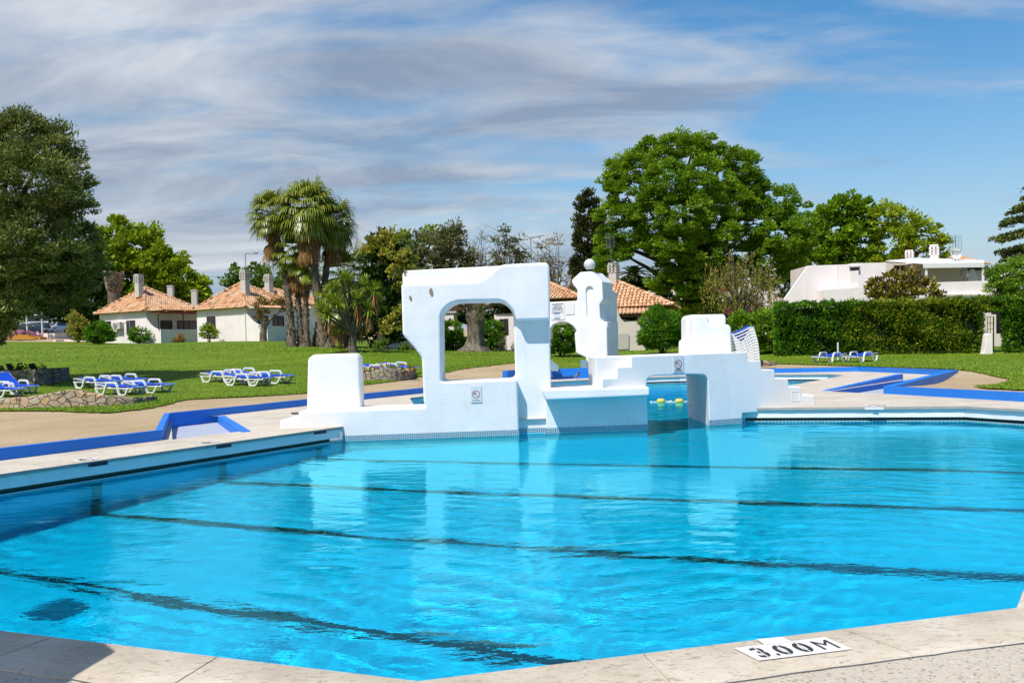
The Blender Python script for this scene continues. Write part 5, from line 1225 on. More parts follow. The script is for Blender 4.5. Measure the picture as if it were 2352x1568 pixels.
# ------------------------------------------------------------------ clipped hedge with a gateway
def hedge():
    ha = gbase(1782, 814, 53); hb = gbase(2262, 812, 50.5); hc = gbase(2306, 812, 50.3); hd = gbase(2460, 813, 49)
    base = ha; t = thing('clipped_hedge', base, 'long clipped conifer hedge, green then golden, with a gateway near its right end', 'hedge'); rg = np.random.RandomState(101)
    zt = lambda x: V(1800, 697, 53).z+(V(2350, 684, 50).z-V(1800, 697, 53).z)*(x-ha.x)/(hd.x-ha.x)
    core = MB(); runs = [(ha, hb, 0.0), (hc, hd, 0.0), (hb, hc, 2.05)]
    C1 = []; N1_ = []; C2 = []; N2_ = []
    th = 1.3
    for a, b_, zlo in runs:
        L = (b_-a).length; d = Vector((b_.x-a.x, b_.y-a.y, 0)).normalized(); n = Vector((d.y, -d.x, 0))
        z0 = min(a.z, b_.z)+.05+zlo; z1 = (zt(a.x)+zt(b_.x))/2-.25
        aa = a+d*.25; bb = b_-d*.25
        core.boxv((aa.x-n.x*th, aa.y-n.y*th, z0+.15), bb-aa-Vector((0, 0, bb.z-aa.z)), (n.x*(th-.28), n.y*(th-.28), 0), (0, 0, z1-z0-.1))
        m = int(L*3.1*620)
        s = rg.uniform(0, L, m); z = rg.uniform(0, 1, m)**.95; bul = .16*np.sin(s*1.7+z*3)+.13*np.sin(s*4.1+5*z)+.13*np.sin(z*9+s*1.3)+.10*np.sin(z*17-s*6)*np.sin(s*9)
        zt_ = np.array([zt(a.x+d.x*q) for q in (0, L)]); top = zt_[0]+(zt_[1]-zt_[0])*s/L; zz = z0+z*(top-z0)
        off = rg.uniform(-.40, .12, m)+bul+.25*rg.uniform(0, 1, m)**8
        P = np.column_stack([a.x+d.x*s+n.x*off, a.y+d.y*s+n.y*off, zz]); Nn = np.column_stack([np.full(m, n.x*.8), np.full(m, n.y*.8), np.full(m, .35)])
        # top
        k = int(L*th*420); s2 = rg.uniform(0, L, k); o2 = rg.uniform(-th-.1, .15, k); tp_ = zt_[0]+(zt_[1]-zt_[0])*s2/L+rg.uniform(-.22, .06, k)+.05*np.sin(s2*5)+.04*np.sin(s2*13)+.16*rg.uniform(0, 1, k)**10
        P2 = np.column_stack([a.x+d.x*s2+n.x*o2, a.y+d.y*s2+n.y*o2, tp_]); Nn2 = np.column_stack([np.full(k, n.x*.3), np.full(k, n.y*.3), np.ones(k)])
        # ends
        for e, sg in ((a, -1), (b_, 1)):
            k = int(th*3*300) if zlo == 0 else 0
            if k:
                o3 = rg.uniform(-th, .1, k); z3 = rg.uniform(z0, zt(e.x)-.05, k); q = rg.uniform(-.2, .08, k)*sg
                P2 = np.concatenate([P2, np.column_stack([e.x+d.x*q+n.x*o3, e.y+d.y*q+n.y*o3, z3])]); Nn2 = np.concatenate([Nn2, np.column_stack([np.full(k, d.x*sg), np.full(k, d.y*sg), np.full(k, .3)])])
        PA = np.concatenate([P, P2]); NA = np.concatenate([Nn, Nn2])
        # golden part of the hedge, with thin places near the foot
        x = PA[:, 0]; xa = V(1960, 760, 52).x; xb = V(2270, 760, 50).x; hgt = (PA[:, 2]-z0)
        g = 1/(1+np.exp(-(x-xa)*2.2+1.5*np.sin(PA[:, 2]*2.3)))*1/(1+np.exp((x-xb)*2.5)); g = g*.8+.25*((PA[:, 2] > zt(0)-.9+.3*np.sin(x*2)) & (x > xa))
        gold = rg.uniform(0, 1, len(PA)) < g
        nz = np.sin(x*2.1+1)*np.sin(x*5.3)+.5*np.sin(PA[:, 2]*6+x*3); thin = (hgt < .75) & (nz > .1) & (x > V(1960, 760, 52).x) & (zlo == 0); keep = ~(thin & (rg.uniform(0, 1, len(PA)) < .55))
        C1.append(PA[~gold & keep]); N1_.append(NA[~gold & keep]); C2.append(PA[gold & keep]); N2_.append(NA[gold & keep])
    core.build('dark_core', plain('hedge_inner', (.010, .018, .006), .9, .1, 0, .5, 4), t)  # solid near-black green boxes filling the hedge behind its leaves
    for nm, C, N, mt, sd_ in (('green_foliage', C1, N1_, LF_HEDGE, 5), ('golden_foliage', C2, N2_, LF_HEDGE2, 6)):
        C = np.concatenate(C); N = np.concatenate(N); rg = np.random.RandomState(sd_)
        v = .5+.28*np.sin(C[:, 0]*3.1+C[:, 2]*4)*np.sin(C[:, 2]*5-C[:, 0]*2)+rg.uniform(-.35, .35, len(C)); leaf_mesh(nm, C, N, .20, .065, mt, t, np.clip(v, 0, 1), rg, .75, .1, .0)
hedge()

# ------------------------------------------------------------------ grass blades along the lawn's near parts
def grass():
    rg = np.random.RandomState(111); P = []
    E_ = np.array(lawn_edge); 
    # fringe along the edge
    for i in range(len(E_)-1):
        a, b = E_[i], E_[i+1]; L = np.linalg.norm(b-a); yy = (a[1]+b[1])/2
        if L > 3 or yy > 55: continue
        n = int(L*170); s = rg.uniform(0, 1, n)[:, None]; d = (b-a)/max(L, 1e-6); nn = np.array([-d[1], d[0]]); P.append(a+(b-a)*s+nn*(rg.uniform(-.08, .9, n)**1.0)[:, None])
    # scattered over the visible lawn, thinner further away
    n = 45000; Y = 20+45*rg.uniform(0, 1, n)**1.2; X = rg.uniform(-.54, .54, n)*Y; P.append(np.column_stack([X, Y]))
    P = np.concatenate(P); P = P[pip_np(P, lawn) & ~pip_np(P, cmplx)]; Z = Hn(P)+.02; n = len(P)
    h = rg.uniform(.015, .05, n)*(1+P[:, 1]/60); th = rg.uniform(0, 6.28, n); w = .006+.0006*P[:, 1]; dx = np.cos(th)*w; dy = np.sin(th)*w; lx = rg.normal(0, .4, n)*h; ly = rg.normal(0, .4, n)*h
    a = np.column_stack([P[:, 0]-dx, P[:, 1]-dy, Z]); b = np.column_stack([P[:, 0]+dx, P[:, 1]+dy, Z]); c = np.column_stack([P[:, 0]+lx, P[:, 1]+ly, Z+h])
    o = np_mesh('grass', np.stack([a, b, c], 1).reshape(-1, 3), np.arange(3*n).reshape(-1, 3), m_leaf('grass_blade', (.11, .20, .010), (.19, .31, .02), (.33, .42, .05), .35), None, np.repeat(rg.uniform(0, 1, n), 3))
    tag(o, 'short green grass blades on the lawn', 'grass', None, 'stuff')
grass()
# ------------------------------------------------------------------ bungalows
def m_tiles(name='roof_tiles', k=1.0):
    t = NT(name); a = t.n('Attribute'); a.attribute_name = 'var'
    c = t.ramp(a.outputs['Fac'], [(0, (.36*k, .17*k, .08*k)), (.25, (.58*k, .31*k, .16*k)), (.55, (.68*k, .40*k, .23*k)), (.8, (.74*k, .48*k, .30*k)), (1, (.62*k, .48*k, .34*k))])
    c = t.mix(t.ramp(t.noise(6, 5, .7), [(.58, (0, 0, 0)), (.78, (1, 1, 1))]), c, (.30*k, .20*k, .12*k)); t.base(c); t.rough(.85, .2); return t.mat
TILE = m_tiles()
TRIM = plain('chimney_plaster', (.62, .59, .54), .85, .2, 0, .3, 5, .4, 30)
DARKW = plain('window_dark', (.012, .012, .014), .2, .5); SHUT = plain('shutter_brown', (.035, .028, .03), .6); WOOD = plain('wood_red', (.30, .07, .03), .7); REED = plain('reed_mat', (.45, .33, .17), .9, .1, 0, .3, 25); TERRA = plain('terracotta_sill', (.42, .16, .07), .8)
PIPEW = plain('white_pipe', (.74, .74, .73), .4); MET = plain('galvanised', (.14, .145, .15), .6, .3, .2)
def tile_facet(V_, F_, var, A, B, P, pitch_w=.24, row=.40, rg=None, P2=None):
    """rows of barrel tiles on the triangle or trapezoid A B P2 P (A, B at the eave)"""
    A, B, P = Vector(A), Vector(B), Vector(P); P2 = Vector(P2) if P2 is not None else P
    e = (B-A).normalized(); L = (B-A).length; ap = P-A; sl = ap-e*ap.dot(e); Hh = sl.length; u = sl/Hh; n = e.cross(u)
    if n.z < 0: n = -n
    s0 = ap.dot(e); s1 = (P2-A).dot(e); i0 = len(V_); V_ += [A, B, P2, P] if P2 != P else [A, B, P]; F_.append(tuple(range(i0, len(V_)))); var += [0.0]*(len(V_)-i0)
    t = -.05; j = 0
    while t < Hh:
        f = max(0, t)/Hh; a = s0*f; b = L+(s1-L)*f; k = int((b-a)/pitch_w)
        for q in range(k+1):
            s = a+(q+.5)*pitch_w+rg.uniform(-.01, .01)
            if s > b-.02: break
            v = min(1, max(0, rg.gauss(.5, .27))); t1 = min(t+row*1.12, Hh); i = len(V_); hw = pitch_w*.45
            for (tt, lift, sc) in ((t, .055, 1.0), (t1, .012, .86)):
                for m in range(5):
                    an = math.pi*m/4; V_.append(A+e*(s-hw*sc*math.cos(an))+u*tt+n*(lift+.075*sc*math.sin(an)))
            for m in range(4): F_.append((i+m, i+m+1, i+5+m+1, i+5+m))
            F_.append((i, i+4, i+3, i+2, i+1)); var += [v]*10
        t += row; j += 1
def ridge(V_, F_, var, A, B, rg, r=.13, st=.42):
    A, B = Vector(A), Vector(B); d = (B-A).normalized(); L = (B-A).length; s = d.cross(Vector((0, 0, 1))).normalized(); n = s.cross(d); t = 0
    while t < L:
        i = len(V_); v = min(1, max(0, rg.gauss(.55, .25)))
        for tt, k, lf in ((t, 1.0, .05), (min(t+st*1.1, L), .82, .0)):
            for m in range(6): an = math.pi*m/5; V_.append(A+d*tt+s*(r*k*math.cos(an))+n*(lf+r*k*math.sin(an)))
        for m in range(5): F_.append((i+m, i+m+1, i+7+m, i+6+m))
        F_.append(tuple(range(i, i+6))[::-1]); var += [v]*12; t += st
def roof(parent, E, P, seed, name='roof', mat=None, ridges=True):
    rg = random.Random(seed); V_ = []; F_ = []; var = []; n = len(E)
    for i in range(n): tile_facet(V_, F_, var, E[i], E[(i+1) % n], P, rg=rg)
    if ridges:
        for q in E: ridge(V_, F_, var, Vector(q)+Vector((0, 0, .03)), Vector(P)+Vector((0, 0, .06)), rg)
    me = bpy.data.meshes.new(name); me.from_pydata(V_, [], F_); a = me.attributes.new('var', 'FLOAT', 'POINT'); a.data.foreach_set('value', var); me.materials.append(mat or TILE); me.update()
    return link(name, me, parent)
def chimney(parent, base, w, h1, h2, mat=TRIM, name='chimney', tiers=3, k=3):
    """square shaft with a pierced head of small blocks"""
    mb = MB(); x, y, z = base; ra = math.atan2(Vd.y, Vd.x)
    mb.box((x, y, z+h1/2), (w, w, h1), ra); zz = z+h1; th = h2/(tiers*2+1); mb.box((x, y, zz+h2/2), (w*.45, w*.45, h2*.98), ra)
    c, s = math.cos(ra), math.sin(ra)
    for i in range(tiers):
        z0 = zz+th*(2*i+.5); W2 = w*1.12
        for a in range(k):
            for b in range(k):
                if a in (0, k-1) or b in (0, k-1):
                    ox = (a/(k-1)-.5)*W2*.84; oy = (b/(k-1)-.5)*W2*.84; mb.box((x+ox*c-oy*s, y+ox*s+oy*c, z0+th*.2), (W2/k*.72, W2/k*.72, th*1.5), ra)
        mb.box((x, y, z0+th*1.15), (w*1.08, w*1.08, th*.45), ra)
    mb.box((x, y, zz+h2-th*.35), (w*1.05, w*1.05, th*.95), ra)
    return mb.build(name, mat, parent)
def window(parent, O, a, s0, s1, z0, z1, out, fm=SHUT, pm=DARKW, louvre=True, sill=None, name='window', bars=1):
    """on the wall plane through O along a; out = outward normal"""
    O = Vector((O[0], O[1], 0)); a = Vector(a).normalized(); o = Vector(out).normalized(); up_ = Vector((0, 0, 1)); fr = .06
    mb = MB()
    for (p, q, r_, t_) in ((s0, s1, z1-fr, z1), (s0, s1, z0, z0+fr), (s0, s0+fr, z0, z1), (s1-fr, s1, z0, z1)): mb.boxv(O+a*p+up_*r_-o*.04, a*(q-p), o*.09, up_*(t_-r_))
    for b in range(bars): sm = s0+(s1-s0)*(b+1)/(bars+1); mb.boxv(O+a*(sm-.025)+up_*(z0+fr)-o*.04, a*.05, o*.08, up_*(z1-z0-2*fr))
    w = mb.build(name, fm, parent); mb = MB()
    mb.boxv(O+a*(s0+fr)+up_*(z0+fr)-o*.02, a*(s1-s0-2*fr), o*.025, up_*(z1-z0-2*fr))
    mb.build('pane', pm, w)
    if louvre:
        mb = MB(); n = int((z1-z0-.15)/.075)
        for i in range(n): z = z0+.09+i*.075; mb.boxv(O+a*(s0+fr)+up_*z+o*.012, a*(s1-s0-2*fr), o*.03, up_*.05-o*.02)
        mb.build('louvres', fm, w)
    if sill: mb = MB(); mb.boxv(O+a*(s0-.06)+up_*(z0-.06)-o*.02, a*(s1-s0+.12), o*.13, up_*.055); mb.build('sill', sill, w)
    return w
def curvewall(parent, O, a, s0, s1, zb, ztop, zlow, th, mat, name='patio_wall', outv=None):
    """wall whose top sweeps down in a quarter curve from ztop at s0 to zlow at s1"""
    O = Vector((O[0], O[1], 0)); a = Vector(a).normalized(); pts = [(s0, zb), (s0, ztop)]
    for i in range(13): t = i/12*math.pi/2; pts.append((s0+.12+(s1-s0-.12)*(1-math.cos(t)), ztop-(ztop-zlow)*math.sin(t)))
    pts += [(s1, zb)]
    mb = MB(); mb.prism([O+a*s+Vector((0, 0, z)) for s, z in pts], outv*th); return mb.build(name, mat, parent)
UPV = Vector((0, 0, 1))
def bungalow(label, cpx, cbase, ceave, D, La, Lb, apex, chim, seed, patio=True, wing=1.9, plen=6.2, wins=(), rwins=(), lowh=1.15, oh=.32):
    Cb = V(cpx[0], cbase, D); Ce = V(cpx[1], ceave, D); x, y = Cb.x, Cb.y; zb = Cb.z-.6; ze = Ce.z
    C = Vector((x, y, 0)); hs = thing('tiled_bungalow', (x, y, Cb.z), label, 'bungalow'); mb = MB()
    mb.boxv((x, y, zb), -Vd*La, U*Lb, UPV*(ze-zb)); mb.build('wall', WHITE2, hs)
    zr = ze-.02; e = [C+Vd*oh-U*oh, C+Vd*oh+U*(Lb+oh), C-Vd*(La+oh)+U*(Lb+oh), C-Vd*(La+oh)-U*oh]
    cc = C-Vd*La/2+U*Lb/2
    P = onplane(*apex, cc, A1); P = Vector((cc.x+P[0], cc.y, P[1])); 
    roof(hs, [Vector((q.x, q.y, zr)) for q in e], P, seed)
    for (s0, s1, z0, z1, kind) in wins:      # on the left wall, metres from the corner and above ground
        window(hs, C-U*.0, -Vd, s0, s1, Cb.z+z0, Cb.z+z1, -U, sill=TERRA if kind else TRIM)
    if patio:
        curvewall(hs, C-U*.02+Vd*.0, Vd, 0, wing, zb, ze-.05, Cb.z+lowh, .16, WHITE2, outv=U)
        mb = MB(); o = C+Vd*wing; mb.boxv((o.x, o.y, zb), -Vd*.16, U*plen, UPV*(Cb.z+lowh-.002-zb)); mb.build('low_wall', WHITE2, hs)
        for (s0, s1, z0, z1, b) in rwins: window(hs, C, U, s0, s1, Cb.z+z0, Cb.z+z1, Vd, pm=DARKW, louvre=False, bars=b)
    if chim:
        cx, cb_, ct, w = chim; pc = V(cx, cb_, D+2.5); pt = V(cx, ct, D+2.5); h = pt.z-pc.z; chimney(hs, (pc.x, pc.y, pc.z-.4), w, h*.56+.4, h*.44)
    return hs, C, Cb, ze
h1, C1_, B1, ze1 = bungalow('leftmost tiled bungalow with an air conditioner and a small patio', (334, 334), 789, 714.4, 85, 5.6, 6.6, (333, 661.6), (319.5, 672, 630, .52), 1,
    wins=((1.15, 2.2, 1.0, 2.05, 1), (4.15, 4.55, 1.05, 2.1, 0), (4.55, 5.15, 1.05, 2.1, 0)), rwins=((1.7, 3.0, .35, 2.0, 0), (3.6, 6.4, .35, 2.0, 1)), plen=7.0)
h2, C2_, B2, ze2 = bungalow('second tiled bungalow with one shuttered window facing the lawn', (566, 563), 783.5, 705.8, 81, 5.4, 7.5, (552.5, 651.6), (563.5, 668, 620, .54), 2, wing=2.3,
    wins=((3.3, 4.25, 1.0, 2.2, 0),), rwins=((1.4, 2.6, .6, 2.1, 0), (3.2, 4.6, .6, 2.1, 1)), plen=9.5)
h3, C3_, B3, ze3 = bungalow('third tiled bungalow showing only its roof and chimney behind the palm trunks', (690, 690), 782, 699, 92, 6.0, 8, (611, 661.5), (618, 668, 630, .58), 3, patio=False)
# gutter pipe, pergola and air conditioner
mb = MB(); p = C2_-U*.06; mb.tube([(p.x, p.y, B2.z), (p.x, p.y, ze2-.25), (p.x+.05, p.y+.1, ze2-.1)], .045, 8); mb.build('downpipe', PIPEW, h2)
mb = MB(); o = C2_+Vd*.05; mb.tube([(o.x, o.y, ze2-.06), (o.x+Vd.x*.9, o.y+Vd.y*.9, ze2-.06)], .05, 6)
mb.build('gutter', PIPEW, h2)
o = C1_+Vd*1.75-U*.1; pg = thing('pergola', (o.x, o.y, B1.z), 'red-brown pergola with a reed mat roof on the patio of the leftmost bungalow', 'pergola')
mb = MB(); zt_ = ze1-.28; mb.boxv((o.x, o.y, zt_), U*7.4, Vd*.10, UPV*.16); mb.build('beam', WOOD, pg)
for k in range(4): mb = MB(); q = C1_+U*(.6+2.1*k)+Vd*.1; mb.boxv((q.x, q.y, zt_+.16), Vd*1.95, U*.1, UPV*.12); mb.build('rafter', WOOD, pg)
mb = MB(); q = C1_+U*.3+Vd*.1; mb.boxv((q.x, q.y, zt_+.285), Vd*1.7, U*6.6, UPV*.05); mb.build('reed_mat', REED, pg)
mb = MB(); mb.boxv((o.x-.05, o.y, B1.z+1.1), Vd*.06, U*.06, UPV*(zt_-B1.z-1.1)); q = C1_+Vd*1.75+U*2.6; mb.boxv((q.x, q.y, B1.z+1.1), Vd*.06, U*.06, UPV*(zt_-B1.z-1.1)); mb.build('post', BLACK, pg)
def aircon():
    s = 3.05; o = C1_-Vd*(s+.42)-U*.42; z = B1.z+1.35; t = thing('air_conditioner', (o.x, o.y, z), 'white air conditioner with a round fan grille on the wall of the leftmost bungalow', 'air conditioner')
    mb = MB(); mb.boxv((o.x, o.y, z), Vd*.88, U*.36, UPV*.62); mb.build('case', plain('aircon_cream', (.62, .61, .54), .5), t, bevel=.015)
    f = o-U*.008+Vd*.30; f.z = z+.31; mb = MB(); mb.lathe(f, [(.23, 0), (.23, .02)], 24, axis=-U); mb.build('fan_grille', plain('grille_grey', (.20, .21, .2), .5), t)
    mb = MB()
    for r_ in (.06, .11, .16, .21):
        pts = [f-U*.025+Vd*(r_*math.cos(a*math.pi/12))+UPV*(r_*math.sin(a*math.pi/12)) for a in range(25)]; mb.tube(pts, .008, 4, False)
    mb.build('fan_guard', PIPEW, t)
    lg = o-U*.01+Vd*.66; lg.z = z+.47; mb = MB(); mb.lathe(lg, [(.055, 0), (.055, .008)], 16, axis=-U); mb.build('logo', plain('logo_red', (.45, .01, .05), .5), t)
    text_obj('lettering', 'LG', .11, lg-UPV*.19-U*.004, Vd, UPV, plain('logo_grey', (.1, .1, .1), .5), t)
    for k in (.1, .75): mb = MB(); q = o+Vd*k; mb.boxv((q.x, q.y, z-.05), Vd*.04, U*.42, UPV*.04); mb.build('bracket', BLACK, t)
    mb = MB(); q = C1_-Vd*2.55-U*.03; mb.tube([(q.x, q.y, z+.55), (q.x+Vd.x*.75, q.y+Vd.y*.75, z+.55), (q.x+Vd.x*.75, q.y+Vd.y*.75, B1.z)], .018, 6); mb.build('conduit', PIPEW, t)
aircon()
# small vents and flues on the roofs behind
for px, py, h, w, lab in ((392, 668, 9, .5, 'small white capped roof vent behind the leftmost bungalow'), (447, 678, 8, .5, 'plain square chimney between the two left bungalows')):
    p = V(px, py, 93); mb = MB(); mb.box((p.x, p.y, p.z-1.1), (w, w, 3.0)); mb.box((p.x, p.y, p.z+.45), (w*1.15, w*1.15, .1)); tag(mb.build('roof_chimney', TRIM), lab, 'chimney')

# bungalow behind the window and the tower (roof corner at the right), and the one right of the tower
def bungalow_r():
    D = 64; C = V(1335, 803, D); Cz = V(1335, 700, D); hs = thing('tiled_bungalow', (C.x, C.y, C.z), 'tiled bungalow behind the big frame, its roof showing between frame and tower', 'bungalow'); zb = C.z-.7; ze = Cz.z
    L_ = V(1150, 716, D+1); mb = MB(); c0 = V(1187, 805, D-1.2); mb.boxv((c0.x, c0.y, zb), Vector((4.2, 0, 0)), Vector((0, 6, 0)), UPV*(V(1170, 722, D-1.2).z-zb)); 
    mb.build('wall', WHITE2, hs); mb = MB(); a0 = V(1138, 805, D+.4); a1 = V(1187, 805, D-1.2); 
    d = Vector((a1.x-a0.x, a1.y-a0.y, 0)); nn = Vector((-d.y, d.x, 0)).normalized(); mb.boxv((a0.x, a0.y, zb), d, nn*4, UPV*(V(1160, 720, D-.5).z-zb)); mb.build('side_wall', WHITE2, hs)
    o = Vector((a0.x, a0.y, 0)); window(hs, o, d, d.length*.28, d.length*.66, V(1160, 768, D-.5).z, V(1160, 732, D-.5).z, -nn, bars=0)
    P = V(1235, 640, D+3.2); E = [V(1338, 697, D-1.8), V(1365, 697, D+7), V(1140, 705, D+7), V(1128, 716, D-.2), V(1180, 712, D-2)]
    ez = ze; E = [Vector((q.x, q.y, ez+.35)) for q in E]; roof(hs, E, P, 5)
    # pergola roof and dark porch behind the olive tree
    pp = thing('pergola', V(1040, 760, 66), 'old shaded pergola of dark slats behind the gnarled olive tree', 'pergola'); z = V(1040, 713, 66).z
    mb = MB(); a = V(985, 713, 66); mb.boxv((a.x, a.y, z), (5.2, 0, 0), (0, .12, 0), (0, 0, .25)); mb.build('beam', plain('old_wood', (.10, .045, .025), .9), pp)
    for k in range(14): mb = MB(); mb.boxv((a.x+.37*k, a.y, z+.25), (.12, 0, 0), (0, 4, .5), (0, 0, .08)); mb.build('slat', plain('slat_grey', (.2, .16, .13), .9) if k == 0 else bpy.data.materials['slat_grey'], pp)
    for k in (0, 2.5, 5): mb = MB(); mb.boxv((a.x+k, a.y, z-3.2), (.14, 0, 0), (0, .14, 0), (0, 0, 3.2)); mb.build('post', bpy.data.materials['old_wood'], pp)
    # wall with a dark window left of the frame
    D2 = 66; q0 = V(886, 806, D2); wl_ = thing('garden_house', (q0.x, q0.y, q0.z), 'low white house wall with a narrow dark window, half hidden left of the big frame', 'house'); mb = MB(); mb.boxv((q0.x, q0.y, q0.z-.6), (4.6, -.4, 0), (0, 4, 0), (0, 0, 3.0)); mb.build('wall', WHITE2, wl_)
    window(wl_, (q0.x, q0.y, 0), (4.6, -.4, 0), .36, .72, V(900, 777, D2).z, V(900, 745, D2).z, (-.08, -1, 0), bars=0)
    mb = MB(); mb.boxv((q0.x-.2, q0.y-.1, q0.z+2.35), (5, -.4, 0), (0, 4.4, 0), (0, 0, .12)); mb.build('roof', TRIM, wl_)
bungalow_r()
def bungalow_s():
    D = 62; z = lambda px, py, d=D: V(px, py, d).z
    b = V(1440, 803, D); hs = thing('tiled_bungalow', (b.x, b.y, b.z), 'tiled bungalow right of the tower with a scalloped patio wall and porch', 'bungalow')
    E = [V(1548, 703, D-.5), V(1560, 701, D+7), V(1300, 706, D+7), V(1290, 712, D+.0)]; ez = z(1540, 702); E = [Vector((q.x, q.y, ez)) for q in E]; P = V(1402, 642, D+3.4); P = Vector((P.x, P.y, P.z)); roof(hs, E, P, 6)
    mb = MB(); a = V(1295, 760, D+1.6); bb_ = V(1527, 760, D+1.6); mb.boxv((a.x, a.y, b.z-.6), (bb_.x-a.x, 0, 0), (0, 5, 0), (0, 0, ez-b.z+.55)); mb.build('wall', WHITE2, hs)
    # porch roof
    rg = random.Random(8); V_ = []; F_ = []; var = []; q0 = V(1395, 722, D-1.4); q1 = V(1512, 717, D-1.4); q2 = V(1512, 704, D+.6); q3 = V(1395, 709, D+.6); zz = z(1460, 720, D-1.4)
    tile_facet(V_, F_, var, Vector((q0.x, q0.y, zz)), Vector((q1.x, q1.y, zz)), Vector((q3.x, q3.y, zz+.55)), rg=rg, P2=Vector((q2.x, q2.y, zz+.55)))
    me = bpy.data.meshes.new('porch_roof'); me.from_pydata(V_, [], F_); at_ = me.attributes.new('var', 'FLOAT', 'POINT'); at_.data.foreach_set('value', [min(1, v*.4+.55) for v in var]); me.materials.append(m_tiles('porch_tiles', 1.0)); link('porch_roof', me, hs)
    mb = MB(); mb.boxv((q0.x, q0.y+.1, zz-.2), (q1.x-q0.x, 0, 0), (0, .15, 0), (0, 0, .18)); mb.build('porch_beam', plain('beam_brown', (.14, .06, .03), .8), hs)
    for px in (1467, 1508): s = V(px, 750, D-.9); mb = MB(); mb.boxv((s.x, s.y, b.z-.3), (.3, 0, 0), (0, .3, 0), (0, 0, zz-b.z+.15)); mb.build('porch_post', WHITE2, hs)
    mb = MB(); a = V(1425, 760, D+1.55); mb.boxv((a.x, a.y, b.z+.1), (1.3, 0, 0), (0, .06, 0), (0, 0, 2.15)); mb.build('porch_opening', DARKW, hs)
    # scalloped wall in front
    pts = [(1405, 815), (1405, 690), (1418, 705), (1421, 722), (1427, 733), (1434, 739), (1467, 738), (1469, 748), (1473, 757), (1479, 763), (1482, 765), (1482.5, 815)]
    mb = MB(); mb.prism([V(x, y, D-2.2) for x, y in pts], (.0, .22, 0)); mb.build('patio_wall', CREAM, hs)
    mb = MB(); mb.prism([V(x, y, D-2.25) for x, y in ((1413, 803), (1413, 766), (1444, 766), (1444, 801))], (0, -.03, 0)); mb.build('cement_patch', TRIM, hs)
    pc = V(1410.5, 650, D+3); chimney(hs, (pc.x, pc.y, pc.z-.8), .52, .8+z(1410, 626, D+3)-pc.z, z(1410, 604, D+3)-z(1410, 626, D+3))
    # washing line with pegs
    wlz = thing('washing_line', V(1450, 738, D-1.3), 'thin washing line with coloured pegs across the dark porch', 'washing line'); pts = [V(1425, 733, D-1.3), V(1438, 736, D-1.3), V(1452, 738.5, D-1.3), V(1468, 735, D-1.3), V(1490, 727, D-1.3)]
    mb = MB(); mb.tube(pts, .008, 4); mb.build('line', PIPEW, wlz)
    for px, py, c in ((1452, 738, (.1, .4, .05)), (1460, 737, (.6, .05, .03))): mb = MB(); q = V(px, py, D-1.31); mb.box(q, (.05, .03, .1)); mb.build('peg', plain('peg_%d' % px, c, .5), wlz)
bungalow_s()
# far white houses seen under the crowns
for (x0, y0, x1, y1, D, mt, lab) in ((1478, 655, 1560, 800, 92, WHITE2, 'plain white house with pinkish plinth behind the tiled bungalow right of the tower'), (1555, 640, 1800, 800, 96, WHITE2, 'white house seen in patches below the biggest crown')):
    p = V(x0, y1, D); q = V(x1, y0, D); t = thing('white_house', (p.x, p.y, p.z), lab, 'house'); mb = MB(); mb.boxv((p.x, p.y, p.z-1), (q.x-p.x, 0, 0), (0, 8, 0), (0, 0, q.z-p.z+1)); mb.build('wall', mt, t)
    mb = MB(); mb.boxv((p.x-.2, p.y-.2, q.z), (q.x-p.x+.4, 0, 0), (0, 8.4, 0), (0, 0, .15)); mb.build('roof', WHITE2, t)
    for k in (.25, .6): window(t, (p.x, p.y, 0), (1, 0, 0), (q.x-p.x)*k, (q.x-p.x)*k+1.2, p.z+2.2, p.z+3.6, (0, -1, 0), bars=1)
p = V(1545, 770, 80); mb = MB(); mb.prism([V(x, y, 80) for x, y in ((1538, 800), (1538, 722), (1572, 722), (1580, 728), (1582, 800))], (0, .3, 0)); tag(mb.build('garden_wall', plain('pink_wall', (.42, .22, .17), .8)), 'dusty pink garden wall between oleander and stepped white block', 'wall')

